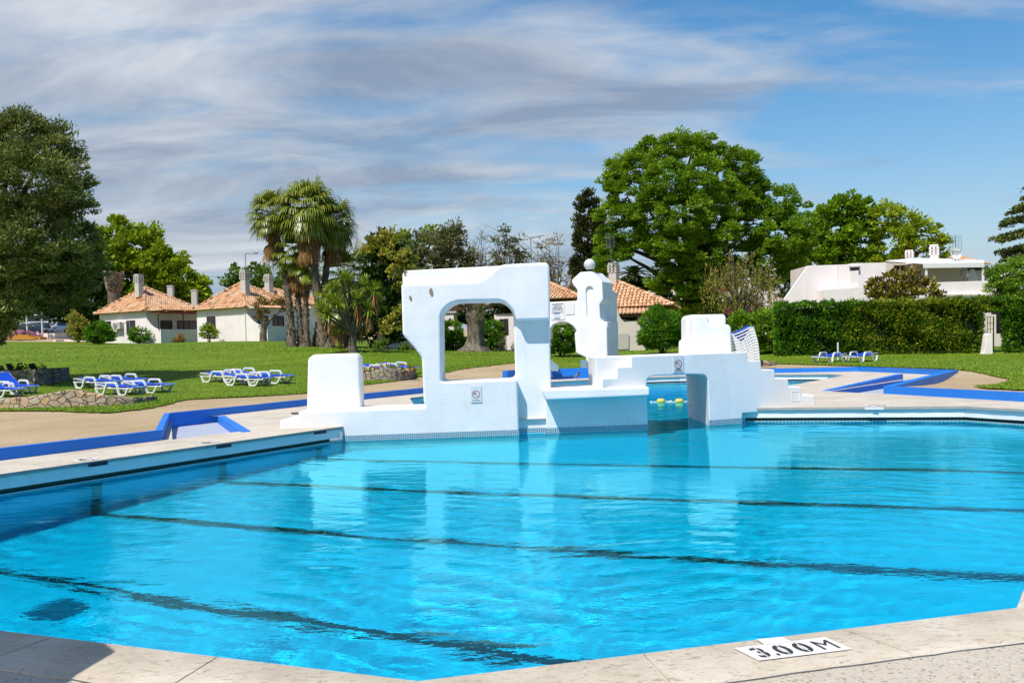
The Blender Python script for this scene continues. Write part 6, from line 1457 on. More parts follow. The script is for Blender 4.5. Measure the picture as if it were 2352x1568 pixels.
# ------------------------------------------------------------------ white villa behind the hedge
def villa():
    D = 70; b = V(2000, 770, D); hs = thing('white_villa', (b.x, b.y, b.z), 'flat white villa with slanting end wall and covered roof terrace behind the hedge', 'house')
    zb = b.z-1.2
    def pr(pts, d, th, name, mat, low=None): mb = MB(); mb.prism([V(*c6(x, y), d) if y is not None else Vector((V(*c6(x, 900), d).x, V(*c6(x, 900), d).y, zb)) for x, y in pts], (0, th, 0)); return mb.build(name, mat, hs, bevel=.02)
    pr([(262, None), (262, 885), (448, 622), (452, 613), (690, 605), (690, None)], D, .35, 'slanted_wall', WHITE2)
    pr([(455, None), (455, 613), (755, 603), (800, 594), (1065, 588), (1065, None)], D+.05, 4.5, 'main_wall', WHITE2)
    pr([(583, None), (583, 800), (785, 785), (905, 772), (905, None)], D-1.6, 1.5, 'front_parapet', WHITE2)
    pr([(785, 790), (785, 655), (852, 650), (852, 780)], D-1.2, .6, 'parapet_pillar', WHITE2)
    pr([(1065, None), (1065, 590), (1230, 596), (1840, 610), (1840, None)], D+2.4, 2.5, 'terrace_wall', CREAM)
    pr([(900, None), (900, 760), (1490, 742), (1928, 729), (1932, None)], D-1.5, .3, 'terrace_parapet', WHITE2)
    pr([(1490, 835), (1935, 828), (1935, 838), (1490, 845)], D-1.75, .2, 'ledge', WHITE2)
    mb = MB(); q = [V(*c6(1065, 580), D+.2), V(*c6(1360, 600), D-.6), V(*c6(1838, 592), D-.6), V(*c6(1838, 575), D+2.6), V(*c6(1300, 556), D+3.2)]; mb.prism(q, (0, 0, .06)); mb.build('awning_roof', plain('awning_white', (.74, .74, .73), .6), hs)
    mb = MB(); q = [V(*c6(1357, 598), D-.65), V(*c6(1838, 590), D-.65), V(*c6(1838, 624), D-.65), V(*c6(1360, 631), D-.65)]; mb.prism(q, (0, .06, 0)); mb.build('awning_valance', bpy.data.materials['awning_white'], hs)
    for x in (1384, 1830): pr([(x-8, 742), (x-8, 615), (x+8, 615), (x+8, 742)], D-.55, .15, 'awning_post', WHITE2)
    pr([(1700, 735), (1735, 640), (1760, 640), (1790, 735)], D+.8, .3, 'terrace_pillar', WHITE2)
    z0 = V(*c6(1127, 662), D+2.4).z; z1 = V(*c6(1127, 608), D+2.4).z; s0 = V(*c6(1127, 640), D+2.4).x; s1 = V(*c6(1227, 640), D+2.4).x
    window(hs, (0, D+2.4, 0), (1, 0, 0), s0, s1, z0, z1, (0, -1, 0), fm=plain('window_frame_tan', (.28, .2, .13), .6), louvre=False)
    s0 = V(*c6(778, 640), D+.05).x; window(hs, (0, D+.05, 0), (1, 0, 0), s0, s0+.75, V(*c6(778, 678), D).z, V(*c6(778, 620), D).z, (0, -1, 0), fm=plain('window_frame_grey', (.3, .3, .33), .5), louvre=False, bars=0)
    for x0, x1, yb, yt in ((1215, 1290, 572, 492), (1405, 1490, 560, 450)):
        p = V(*c6((x0+x1)/2, yb), D+3.2); pt = V(*c6((x0+x1)/2, yt), D+3.2); w = (x1-x0)*.293*D/FPX*.9; chimney(hs, (p.x, p.y, p.z-.6), w*.8, .6+(pt.z-p.z)*.28, (pt.z-p.z)*.72, WHITE2, tiers=3, k=3)
    rg = random.Random(12); V_ = []; F_ = []; var = []; a = V(*c6(1690, 578), D+3.6); c = V(*c6(1920, 600), D+1.6); a2 = V(*c6(1600, 570), D+4.4)
    tile_facet(V_, F_, var, Vector((a.x-.6, D+2.0, c.z)), Vector((c.x, D+2.0, c.z)), Vector((a.x-.6, D+5.2, c.z+.9)), rg=rg, P2=Vector((c.x-.8, D+5.2, c.z+.8)))
    me = bpy.data.meshes.new('tile_roof'); me.from_pydata(V_, [], F_); at_ = me.attributes.new('var', 'FLOAT', 'POINT'); at_.data.foreach_set('value', var); me.materials.append(TILE); link('tile_roof', me, hs)
    mb = MB(); mb.boxv((a.x-.4, D+2.2, c.z-.35), (c.x-a.x+.2, 0, 0), (0, 2, 0), (0, 0, .3)); mb.build('roof_beam', plain('beam_dark', (.05, .035, .025), .8), hs)
    mb = MB(); q = V(*c6(1845, 650), D+2.4); mb.boxv((q.x, q.y, b.z), (1.6, 0, 0), (0, 2, 0), (0, 0, c.z-.35-b.z)); mb.build('rear_wall', WHITE2, hs)
villa()
def dish(cx, cy, D, r, label, mat, txt=None, face=(0, -1, .25)):
    c = V(cx, cy, D); n = Vector(face).normalized(); t = thing('satellite_dish', c, label, 'satellite dish'); mb = MB(); K = 28; Rr = [0, .35, .7, 1]; x = n.cross(UPV).normalized(); y = x.cross(n)*1.06; vs = [c-n*.09]; fs = []
    for q in Rr[1:]:
        for k in range(K): an = 2*math.pi*k/K; vs.append(c-n*.09*(1-q*q)+(x*math.cos(an)+y*math.sin(an))*r*q)
    fs = [(0, 1+k, 1+(k+1) % K) for k in range(K)]+[(1+i*K+k, 1+i*K+(k+1) % K, 1+(i+1)*K+(k+1) % K, 1+(i+1)*K+k) for i in range(2) for k in range(K)]
    mb.add(vs, fs); mb.build('reflector', mat, t, smooth=60)
    mb = MB(); e = c+n*r*.7-UPV*r*.42; mb.tube([c-UPV*r*.95, e], .010, 5); mb.lathe(e, [(.02, 0), (.03, .08)], 8, axis=n*-1); mb.build('feed_arm', BLACK, t)
    mb = MB(); mb.tube([c-n*.1, c-n*.15-UPV*(r+.45)], .03, 6); mb.build('mast', MET, t)
    if txt: text_obj('lettering', txt, r*.66, c+n*.03+UPV*r*.02, -x if False else (x if x.x > 0 else -x), UPV, INK, t, bold=.03, sx=1.15)
dish(*c6(1614, 517), 71, .385, 'white satellite dish with black ZON lettering on the villa roof', plain('dish_white', (.72, .72, .70), .5), 'ZON')
dish(*c6(1680, 672), 69.2, .34, 'dark grey satellite dish on the villa terrace', plain('dish_dark', (.07, .065, .055), .5), None)
def antenna(px, pyb, pyt, D, label, style):
    a = V(px, pyb, D); b = V(px-(pyb-pyt)*.0, pyt, D); b = Vector((a.x, a.y, b.z)); t = thing('antenna', a, label, 'antenna'); mb = MB(); mb.tube([a, b], .025 if D < 80 else .035, 6); mb.build('mast', MET, t); mb = MB()
    if style == 'yagi':
        mb.tube([b+Vector((-.1, 0, -.05)), b+Vector((.95, -.2, .10))], .022, 5)
        for k in range(9): c = b+Vector((.1*k, -.02*k, .012*k)); mb.tube([c+Vector((-.1, -.45+.02*k, 0)), c+Vector((.1, .45-.02*k, 0))], .010, 4)
    elif style == 'grid':
        for k in range(9): mb.tube([b+Vector((-.45, 0, -.05-k*.13)), b+Vector((.45, 0, -.05-k*.13))], .009, 4)
        for k in range(5): mb.tube([b+Vector((-.45+.225*k, 0, .0)), b+Vector((-.45+.225*k, 0, -1.15))], .009, 4)
        mb.tube([b+Vector((0, 0, -.55)), b+Vector((-.2, -.5, -.6))], .03, 5)
    elif style == 'panel':
        for k in range(13): mb.tube([b+Vector((-.30, .1, -.03-k*.075)), b+Vector((0, -.1, -.03-k*.075)), b+Vector((.30, .1, -.03-k*.075))], .012, 4)
        mb.tube([b+Vector((-.25, 0, 0)), b+Vector((-.25, 0, -.9))], .015, 4); mb.tube([b+Vector((.25, 0, 0)), b+Vector((.25, 0, -.9))], .015, 4)
    elif style == 'arm': mb.tube([b, b+Vector((1.1, 0, .05))], .03, 5); mb.box(b+Vector((.9, 0, .02)), (.35, .12, .1))
    mb.build('elements', MET, t)
antenna(1403.5, 606, 537, 64, 'stacked bar antenna on a thin mast above the chimney right of the tower', 'panel')
antenna(1222, 640, 546, 66, 'long horizontal television antenna above the big frame', 'yagi')
antenna(*c6(1612, 0)[:1], c6(0, 480)[1], c6(0, 371)[1], 72, 'wire grid antenna beside the ZON dish', 'grid')
antenna(565, 636, 583, 84, 'thin pole antenna on the second bungalow chimney', 'arm')
antenna(629, 632, 600, 92, 'small antenna on the chimney of the third bungalow', 'yagi')
# ------------------------------------------------------------------ sun loungers
PLAST = plain('white_plastic', (.78, .78, .76), .35, .5, 0, .04); SLING = plain('blue_sling', (.010, .085, .62), .6, .3, 0, .2, 8, .3, 200)
def make_lounger(label, group, raised=0.0):
    t = thing('sun_lounger', (0, 0, 0), label, 'sun lounger', group); W_ = .33
    zt = [(.0, .36), (.10, .365), (.62, .30), (.80, .27), (1.9, .275)]
    if raised: zt = [(.0+.12*raised, .36+.5*raised), (.16, .36+.38*raised), (.62, .31+.04*raised), (.80, .27), (1.9, .275)]
    fr = []
    for s in (-1, 1):
        y = s*W_; mb = MB(); mb.sweep([(.0, y, .235), (.16, y, .235), (.60, y, .245), (1.9, y, .25)], .045, .035); mb.build('side_rail', PLAST, t, world=False, bevel=.006)
        yo = s*(W_+.035)
        mb = MB(); mb.sweep([(.10, yo, .25), (.17, yo, .06), (.21, yo, .022), (.44, yo, .022), (.52, yo, .10), (.60, yo, .30), (.655, yo, .415), (.70, yo, .44), (1.08, yo, .44), (1.14, yo, .41), (1.20, yo, .30), (1.27, yo, .06), (1.31, yo, .022), (1.54, yo, .022), (1.62, yo, .09), (1.70, yo, .22), (1.74, yo, .27)], .07, .06)
        mb.build('leg_frame', PLAST, t, world=False, bevel=.006)
    mb = MB()
    for x in (0.0, .45, 1.88): z = .25 if x < 1.8 else .275; mb.box((x, 0, z), (.05, 2*W_, .035))
    mb.build('cross_rail', PLAST, t, world=False)
    mb = MB(); n = 18; vs = []; xs = [p[0] for p in zt]; zs = [p[1] for p in zt]
    for i in range(n+1):
        x = zt[0][0]+(1.9-zt[0][0])*i/n; z = float(np.interp(x, xs, zs))
        for j in range(5): yy = (j/4-.5)*2*(W_-.03); vs.append((x, yy*1.04, z+.035-.022*(1-(2*j/4-1)**2)))
    mb.add(vs, [(i*5+j, i*5+j+1, (i+1)*5+j+1, (i+1)*5+j) for i in range(n) for j in range(4)]); mb.add([(x, y, z-.05) for x, y, z in vs], [(i*5+j, (i+1)*5+j, (i+1)*5+j+1, i*5+j+1) for i in range(n) for j in range(4)])
    mb.build('sling', SLING, t, smooth=60, world=False)
    mb = MB()
    for s in (-1, 1): mb.sweep([(zt[0][0], s*(W_-.02), zt[0][1]), (zt[1][0]+.02, s*(W_-.02), zt[1][1]), (.62, s*(W_-.02), zt[2][1]), (.80, s*(W_-.02), .275)], .03, .035)
    mb.box((zt[0][0], 0, zt[0][1]), (.05, 2*W_, .035)); mb.build('backrest_frame', PLAST, t, world=False)
    return t
def dup(root, loc, rot, label, group=None):
    r = root.copy(); COL.objects.link(r); r.location = loc; r.rotation_euler = rot; r['label'] = label
    if group: r['group'] = group
    for ch in list(root.children):
        c = ch.copy(); COL.objects.link(c); c.parent = r
    return r
AV = math.atan2(Vd.y, Vd.x)
def nrot(x, y):
    gx = (H(x+.5, y)-H(x-.5, y)); gy = (H(x, y+.5)-H(x, y-.5)); return gx, gy
protoA = None
def place(px, py, D, rz, label, group, raised=0):
    """px,py: ground point below the head end of the near side"""
    global protoA, protoR
    rz += rnd.uniform(-.05, .05); p = gbase(px, py, D); gx, gy = nrot(p.x, p.y); d = Vector((math.cos(rz), math.sin(rz))); pitch = -math.atan(gx*d.x+gy*d.y); roll = math.atan(-gx*d.y+gy*d.x)
    side = Vector((-math.sin(rz), math.cos(rz), 0)); loc = Vector((p.x, p.y, p.z+.02))+side*.36
    loc.z = H(loc.x+d.x*.9, loc.y+d.y*.9)+.03-math.sin(-pitch)*.9
    rot = (roll, pitch, rz)
    if raised:
        if protoR is None: protoR = make_lounger(label, group, raised); protoR.location = loc; protoR.rotation_euler = rot; return protoR
        return dup(protoR, loc, rot, label, group)
    if protoA is None: protoA = make_lounger(label, group); protoA.location = loc; protoA.rotation_euler = rot; return protoA
    return dup(protoA, loc, rot, label, group)
protoR = None
gA = 'sun loungers beside the left planter'; gB = 'sun loungers in the middle of the lawn'
place(217, 908, 35.0, AV, 'blue and white lounger, front left one of the group above the curved stone wall', gA)
place(278, 906, 35.6, AV, 'blue and white lounger, front right one of the group above the curved stone wall', gA)
place(168, 879, 38.2, AV, 'blue and white lounger, back left one of the group near the round planter', gA)
place(229, 876, 38.8, AV, 'blue and white lounger, back right one of the group near the round planter', gA)
place(514, 880, 37.6, AV, 'blue and white lounger, front left one of the middle lawn group', gB)
place(563, 878, 38.6, AV, 'blue and white lounger, front right one of the middle lawn group', gB)
place(459, 867, 39.6, AV, 'blue and white lounger, back left one of the middle lawn group', gB)
place(505, 865, 40.6, AV, 'blue and white lounger, back right one of the middle lawn group', gB)
place(-62, 900, 35.2, AV, 'lounger cut by the left picture edge, its blue back raised, nearer one', 'loungers at the left edge', .75)
place(-22, 900, 36.6, AV, 'blue and white lounger below the round planter, raised back beside the edge', 'loungers at the left edge', .75)
place(822, 859, 43.5, AV, 'blue and white lounger half hidden behind the flower bed, left one', 'loungers behind the flower bed')
place(862, 857, 44.5, AV, 'blue and white lounger behind the flower bed, only its arms showing at the right', 'loungers behind the flower bed')
rzr = math.pi+R(38)
p = place(1916, 829, 47.5, rzr, 'lounger left of the white pole in front of the hedge', 'loungers in front of the hedge')
p = place(1986, 829, 47.3, rzr, 'lounger right of the white pole in front of the hedge', 'loungers in front of the hedge')
place(2400, 836, 46, rzr, 'lounger poking in at the right picture edge in front of the hedge', 'loungers in front of the hedge')
q = gbase(1925, 834, 48.2); mb = MB(); mb.tube([q, V(1924.5, 786, 48.2)], .04, 10); tag(mb.build('white_pole', PIPEW), 'short white pole between the two loungers by the hedge', 'pole')

# stack of loungers, seen from the side: folded zigzag profile
def stack():
    D = 43.0; P = lambda cx, cy: V(1579.1+.0989*cx, 706.3+.0989*cy, D)   # crop of 400x270 source pixels shown 2323 wide
    base = P(1560, 1225); o0 = P(1540, 445); n = 12; s = (1.0*D/FPX)
    k = .0989*D/FPX
    prof_top = [(1030, 600), (1180, 560), (1320, 500), (1440, 440), (1540, 440)]
    prof_leg = [(1030, 615), (1215, 800), (1265, 805), (1290, 790), (1430, 520), (1455, 500), (1550, 500)]
    prof_in = [(1100, 640), (1200, 745), (1250, 755), (1370, 540), (1240, 605), (1100, 640)]
    def loc(cx, cy): return ((cx-1540)*k, 0, -(cy-445)*k)
    proto = thing('stacked_lounger', o0, '', 'sun lounger', 'stacked loungers behind the stairs')
    for yy in (0, .62):
        mb = MB(); mb.sweep([Vector(loc(*q))+Vector((0, yy, 0)) for q in prof_leg], .06, .058); mb.sweep([Vector(loc(x, y+22))+Vector((0, yy, 0)) for x, y in prof_top], .07, .055); mb.build('leg_frame', PLAST, proto, world=False, bevel=.006)
    mb = MB(); mb.sweep([Vector(loc(x-4, y-6))+Vector((0, .31, 0)) for x, y in prof_top], .60, .025); mb.build('sling', SLING, proto, world=False)
    mb = MB()
    for (x, y) in ((1540, 500), (1030, 600), (1245, 800)): q = loc(x, y); mb.box((q[0], .31, q[2]), (.05, .62, .04))
    mb.build('cross_rail', PLAST, proto, world=False)
    names = ['topmost', 'second', 'third', 'fourth', 'fifth', 'sixth', 'seventh', 'eighth', 'ninth', 'tenth', 'eleventh', 'lowest']
    dz = (1165-445)/11*k
    xs = [0, 18, 35, 52, 68, 78, 85, 92, 96, 100, 104, 104]
    for i in range(n):
        l = 'stacked blue and white lounger, %s of the tall pile behind the stairs' % (names[i] if i in (0, 11) else names[i]+' from the top')
        loc_ = (o0.x+xs[i]*k, o0.y, o0.z-i*dz)
        if i == 0: proto.location = loc_; proto['label'] = l
        else: dup(proto, loc_, (0, 0, 0), l)
    mb = MB(); gz = H(base.x, base.y); zz = o0.z-11*dz-.12
    for xx in (-.55, -.05): mb.boxv((base.x+xx, base.y, gz-.02), (.12, 0, 0), (0, .6, 0), (0, 0, max(.05, zz-gz-.30)))
    tag(mb.build('stack_support', TRIM), 'low support under the pile of loungers', 'support')
stack()

# ------------------------------------------------------------------ dry-stone walls and planters
def m_stone(name, cols, grout=(.16, .13, .10), sc=3.2):
    t = NT(name); nz = t.n('TexNoise'); t.l(t.co(), nz.inputs[0]); nz.inputs['Scale'].default_value = 2.2; nz.inputs['Detail'].default_value = 3
    v = t.n('VectorMath'); v.operation = 'SCALE'; t.l(nz.outputs['Color'], v.inputs[0]); v.inputs['Scale'].default_value = .35; a = t.n('VectorMath'); t.l(t.co((1, 1, 1.7)), a.inputs[0]); t.l(v.outputs[0], a.inputs[1])
    vo = t.n('TexVoronoi'); vo.feature = 'F1'; t.l(a.outputs[0], vo.inputs[0]); vo.inputs['Scale'].default_value = sc; ve = t.n('TexVoronoi'); ve.feature = 'DISTANCE_TO_EDGE'; t.l(a.outputs[0], ve.inputs[0]); ve.inputs['Scale'].default_value = sc
    sp = t.n('SeparateColor'); t.l(vo.outputs['Color'], sp.inputs[0]); k = len(cols); c = t.ramp(sp.outputs[0], [(i/(k-1), cc) for i, cc in enumerate(cols)])
    c = t.mix(t.math('MULTIPLY', t.noise(14, 5, .7), .6), c, (.30, .24, .17)); m_ = t.ramp(ve.outputs['Distance'], [(.02, (0, 0, 0)), (.07, (1, 1, 1))]); t.base(t.mix(m_, grout, c)); t.rough(.9, .2)
    t.bump(t.math('ADD', t.math('MULTIPLY', m_, 1.0), t.math('MULTIPLY', t.noise(20, 5, .7), .5)), 1.0, .06); return t.mat
STW = m_stone('warm_rubble', [(.46, .36, .26), (.54, .36, .27), (.50, .42, .33), (.56, .34, .15), (.44, .38, .31), (.58, .48, .36)], sc=3.4)
STD = m_stone('grey_rubble', [(.24, .21, .17), (.32, .26, .2), (.22, .21, .2), (.38, .31, .23), (.28, .25, .22)], sc=3.0)
def stone_wall(name, pts, th, mat, label, cat='stone wall', zoff=-.25, cap=None):
    """pts: (px, py_base, py_top, D)"""
    mb = MB(); A = []; rr = random.Random(len(pts)); fine = []
    for i in range(len(pts)-1):
        for k in range(6): t = k/6; fine.append(tuple(pts[i][j]*(1-t)+pts[i+1][j]*t for j in range(4)))
    fine.append(pts[-1]); vs = []
    for q in fine:
        b = V(q[0], q[1], q[3]); tp = V(q[0], q[2]+rr.uniform(-.6, .6), q[3]); zm = b.z-.15
        for (yy, z) in ((0, zm), (0, b.z*.5+tp.z*.5), (.02, tp.z-.03), (.06, tp.z), (th-.05, tp.z+rr.uniform(-.02, .02)), (th, zm)): vs.append((tp.x+rr.uniform(-.015, .015), tp.y+yy+rr.uniform(-.03, .03), z))
    n = 6; fs = [(i*n+k, i*n+(k+1) % n, (i+1)*n+(k+1) % n, (i+1)*n+k) for i in range(len(fine)-1) for k in range(n)]+[tuple(range(n)), tuple((len(fine)-1)*n+k for k in range(n))[::-1]]
    mb.add(vs, fs); o = mb.build(name, mat, smooth=30); return tag(o, label, cat) if label else o
stone_wall('stone_wall', [(-60, 942, 920, 29.5), (0, 938, 916, 28.9), (60, 936, 911, 28.4), (110, 935, 904, 28), (145, 935, 896, 27.8), (175, 935.5, 895.5, 27.7), (200, 936, 902, 27.6), (235, 937, 909, 27.5), (270, 936, 912, 27.6), (310, 934, 912, 27.9), (345, 931, 911, 28.5), (351, 928, 911, 29)], .38, STW, 'low curved wall of warm yellow and pink rubble at the lawn edge on the left')
pl = thing('round_planter', gbase(30, 880, 40), 'dark rubble stone planter with low dark plants at the left edge', 'planter')
o = stone_wall('stone_ring', [(-60, 880, 852, 41.5), (0, 878, 851, 40), (40, 876, 850, 39.4), (80, 876, 848, 39.3), (105, 875, 846.5, 39.8), (119, 873, 846, 40.6), (120.5, 871, 845.5, 41.5)], 1.6, STD, None); o.parent = pl; o.data.transform(Matrix.Translation(-Vector(pl.location)))
crown('plants', pxblobs([(20, 847, 26, 5), (60, 845, 24, 6), (85, 845, 14, 5), (-20, 846, 30, 6)], 40.3, depth=.9), pl, LF_DARK, dens=4, cr=.16, nleaf=40, leaf=(.14, .06), seed=120)
for px in (20, 73): 
    b = V(px, 850, 40.2); t = thing('garden_lamp', b, 'small black mushroom lamp in the round planter, %s one' % ('left' if px < 50 else 'right'), 'garden lamp', 'lamps in the round planter'); mb = MB(); mb.lathe(b, [(.05, -.1), (.05, .12), (.09, .2), (.11, .24)], 12); mb.build('body', BLACK, t); mb = MB(); mb.lathe((b.x, b.y, b.z+.24), [(.12, 0), (.11, .03)], 12); mb.build('cap', BLACK, t)
fb = thing('flower_bed', gbase(885, 875, 41), 'rubble stone flower bed full of marigolds on the lawn', 'flower bed')
o = stone_wall('stone_ring', [(790, 876, 862, 41.5), (825, 876, 860, 41), (845, 876.5, 855, 40.6), (865, 876.5, 849.5, 40.4), (885, 876, 845, 40.3), (905, 875, 848, 40.4), (925, 873.5, 850, 40.8), (946, 871, 851, 41.5), (947.5, 868, 851, 42)], 1.5, STD, None); o.parent = fb; o.data.transform(Matrix.Translation(-Vector(fb.location)))
BD = m_stone('bed_rubble', [(.32, .29, .25), (.45, .36, .27), (.30, .30, .31), (.50, .38, .26), (.36, .32, .27)], sc=4.2); o.data.materials[0] = BD
crown('foliage', pxblobs([(815, 858, 14, 10), (838, 855, 16, 9), (860, 851, 16, 8), (885, 845, 18, 7), (915, 846, 16, 6), (938, 850, 12, 8), (800, 862, 14, 8)], 41.2, depth=.8), fb, LF_SHRUB, dens=5, cr=.16, nleaf=40, leaf=(.12, .035), seed=121)
rg = np.random.RandomState(122)
for nm, colr, k in (('red_blossoms', (.42, .015, .008), 26), ('orange_blossoms', (.6, .15, .01), 16), ('cream_blossoms', (.5, .42, .16), 16)):
    mb = MB()
    for i in range(k):
        px = rg.uniform(800, 950); py = np.interp(px, [800, 830, 860, 900, 950], [862, 852, 846, 840, 846])+rg.uniform(-6, 9); p = V(px, py, 40.9+rg.uniform(-.5, .6)); mb.lathe(p, [(.015, -.03), (.045, 0), (.04, .02), (.015, .035)], 7)
    o = mb.build(nm, plain(nm, colr, .7), fb, smooth=50); o['kind'] = 'stuff'
stone_wall('stone_wall', [(1728, 846, 827, 44), (1745, 846, 827.5, 43.4), (1765, 845, 829, 43.2), (1780, 843, 831, 43.6), (1784, 841, 835, 44.4)], .5, STW, 'short stub of light rubble wall beside the pile of loungers', zoff=0)

# ------------------------------------------------------------------ pigeon on the far coping
def pigeon():
    b = G(*c4(410, 1016), .295); b = Vector((b.x, b.y, .295)); t = thing('pigeon', b, 'grey pigeon standing on the pool edge below the blue wall', 'pigeon')
    mb = MB(); mb.tube([(b.x+x, b.y, b.z+z) for x, z in ((-.21, .085), (-.13, .115), (-.06, .15), (.0, .185), (.05, .225), (.072, .275), (.08, .315), (.105, .34), (.13, .338), (.155, .33))], [.012, .03, .055, .066, .056, .036, .027, .026, .014, .003], 12)
    bm_ = NT('pigeon_grey'); pos = bm_.n('TexCoord').outputs['Generated']; sx = bm_.n('SeparateXYZ'); bm_.l(pos, sx.inputs[0]); bm_.base(bm_.ramp(sx.outputs[0], [(0, (.02, .02, .025)), (.18, (.03, .03, .035)), (.25, (.16, .17, .19)), (.6, (.13, .14, .16)), (.72, (.015, .03, .03)), (.88, (.05, .06, .08))])); bm_.rough(.6)
    mb.build('body', bm_.mat, t, smooth=60); mb = MB()
    for s in (-1, 1): mb.tube([(b.x+.0, b.y+s*.025, b.z+.13), (b.x+.01, b.y+s*.025, b.z+.05), (b.x+.005, b.y+s*.025, b.z+.006)], .007, 6); mb.tube([(b.x-.02, b.y+s*.025, b.z+.006), (b.x+.035, b.y+s*.03, b.z+.006)], .005, 5)
    mb.build('legs', plain('pigeon_pink', (.45, .12, .1), .6), t)
    mb = MB(); mb.lathe((b.x+.118, b.y-.021, b.z+.35), [(.004, -.004), (.006, 0), (.004, .004)], 8, axis=(0, 1, 0)); mb.build('eye', plain('eye_orange', (.5, .12, .02), .3), t)
pigeon()
# yellow floats on a lane rope in the back pool
def floats():
    YL = G(1493+.0879*285, 849.8+.0879*835, 0).y; YEL = plain('float_yellow', (.80, .60, .08), .5)
    for i, cx in enumerate((285, 765)):
        p = G(1493+.0879*cx, 849.8+.0879*836, 0); t = thing('lane_float', p, 'yellow float on the rope under the bridge, %s one' % ('left' if i == 0 else 'right'), 'float', 'yellow lane floats')
        mb = MB(); mb.lathe((p.x-.11, p.y, .03), [(.04, 0), (.068, .03), (.076, .11), (.068, .19), (.04, .22)], 16, axis=(1, 0, 0)); mb.build('float', YEL, t, smooth=50)
        mb = MB(); mb.tube([(p.x-.32, p.y, .012), (p.x+.32, p.y, .012)], .016, 6)
        for s in (-.3, .27): mb.lathe((p.x+s, p.y, .015), [(.02, 0), (.035, .02), (.02, .045)], 8, axis=(1, 0, 0))
        mb.build('rope', PIPEW, t)
floats()

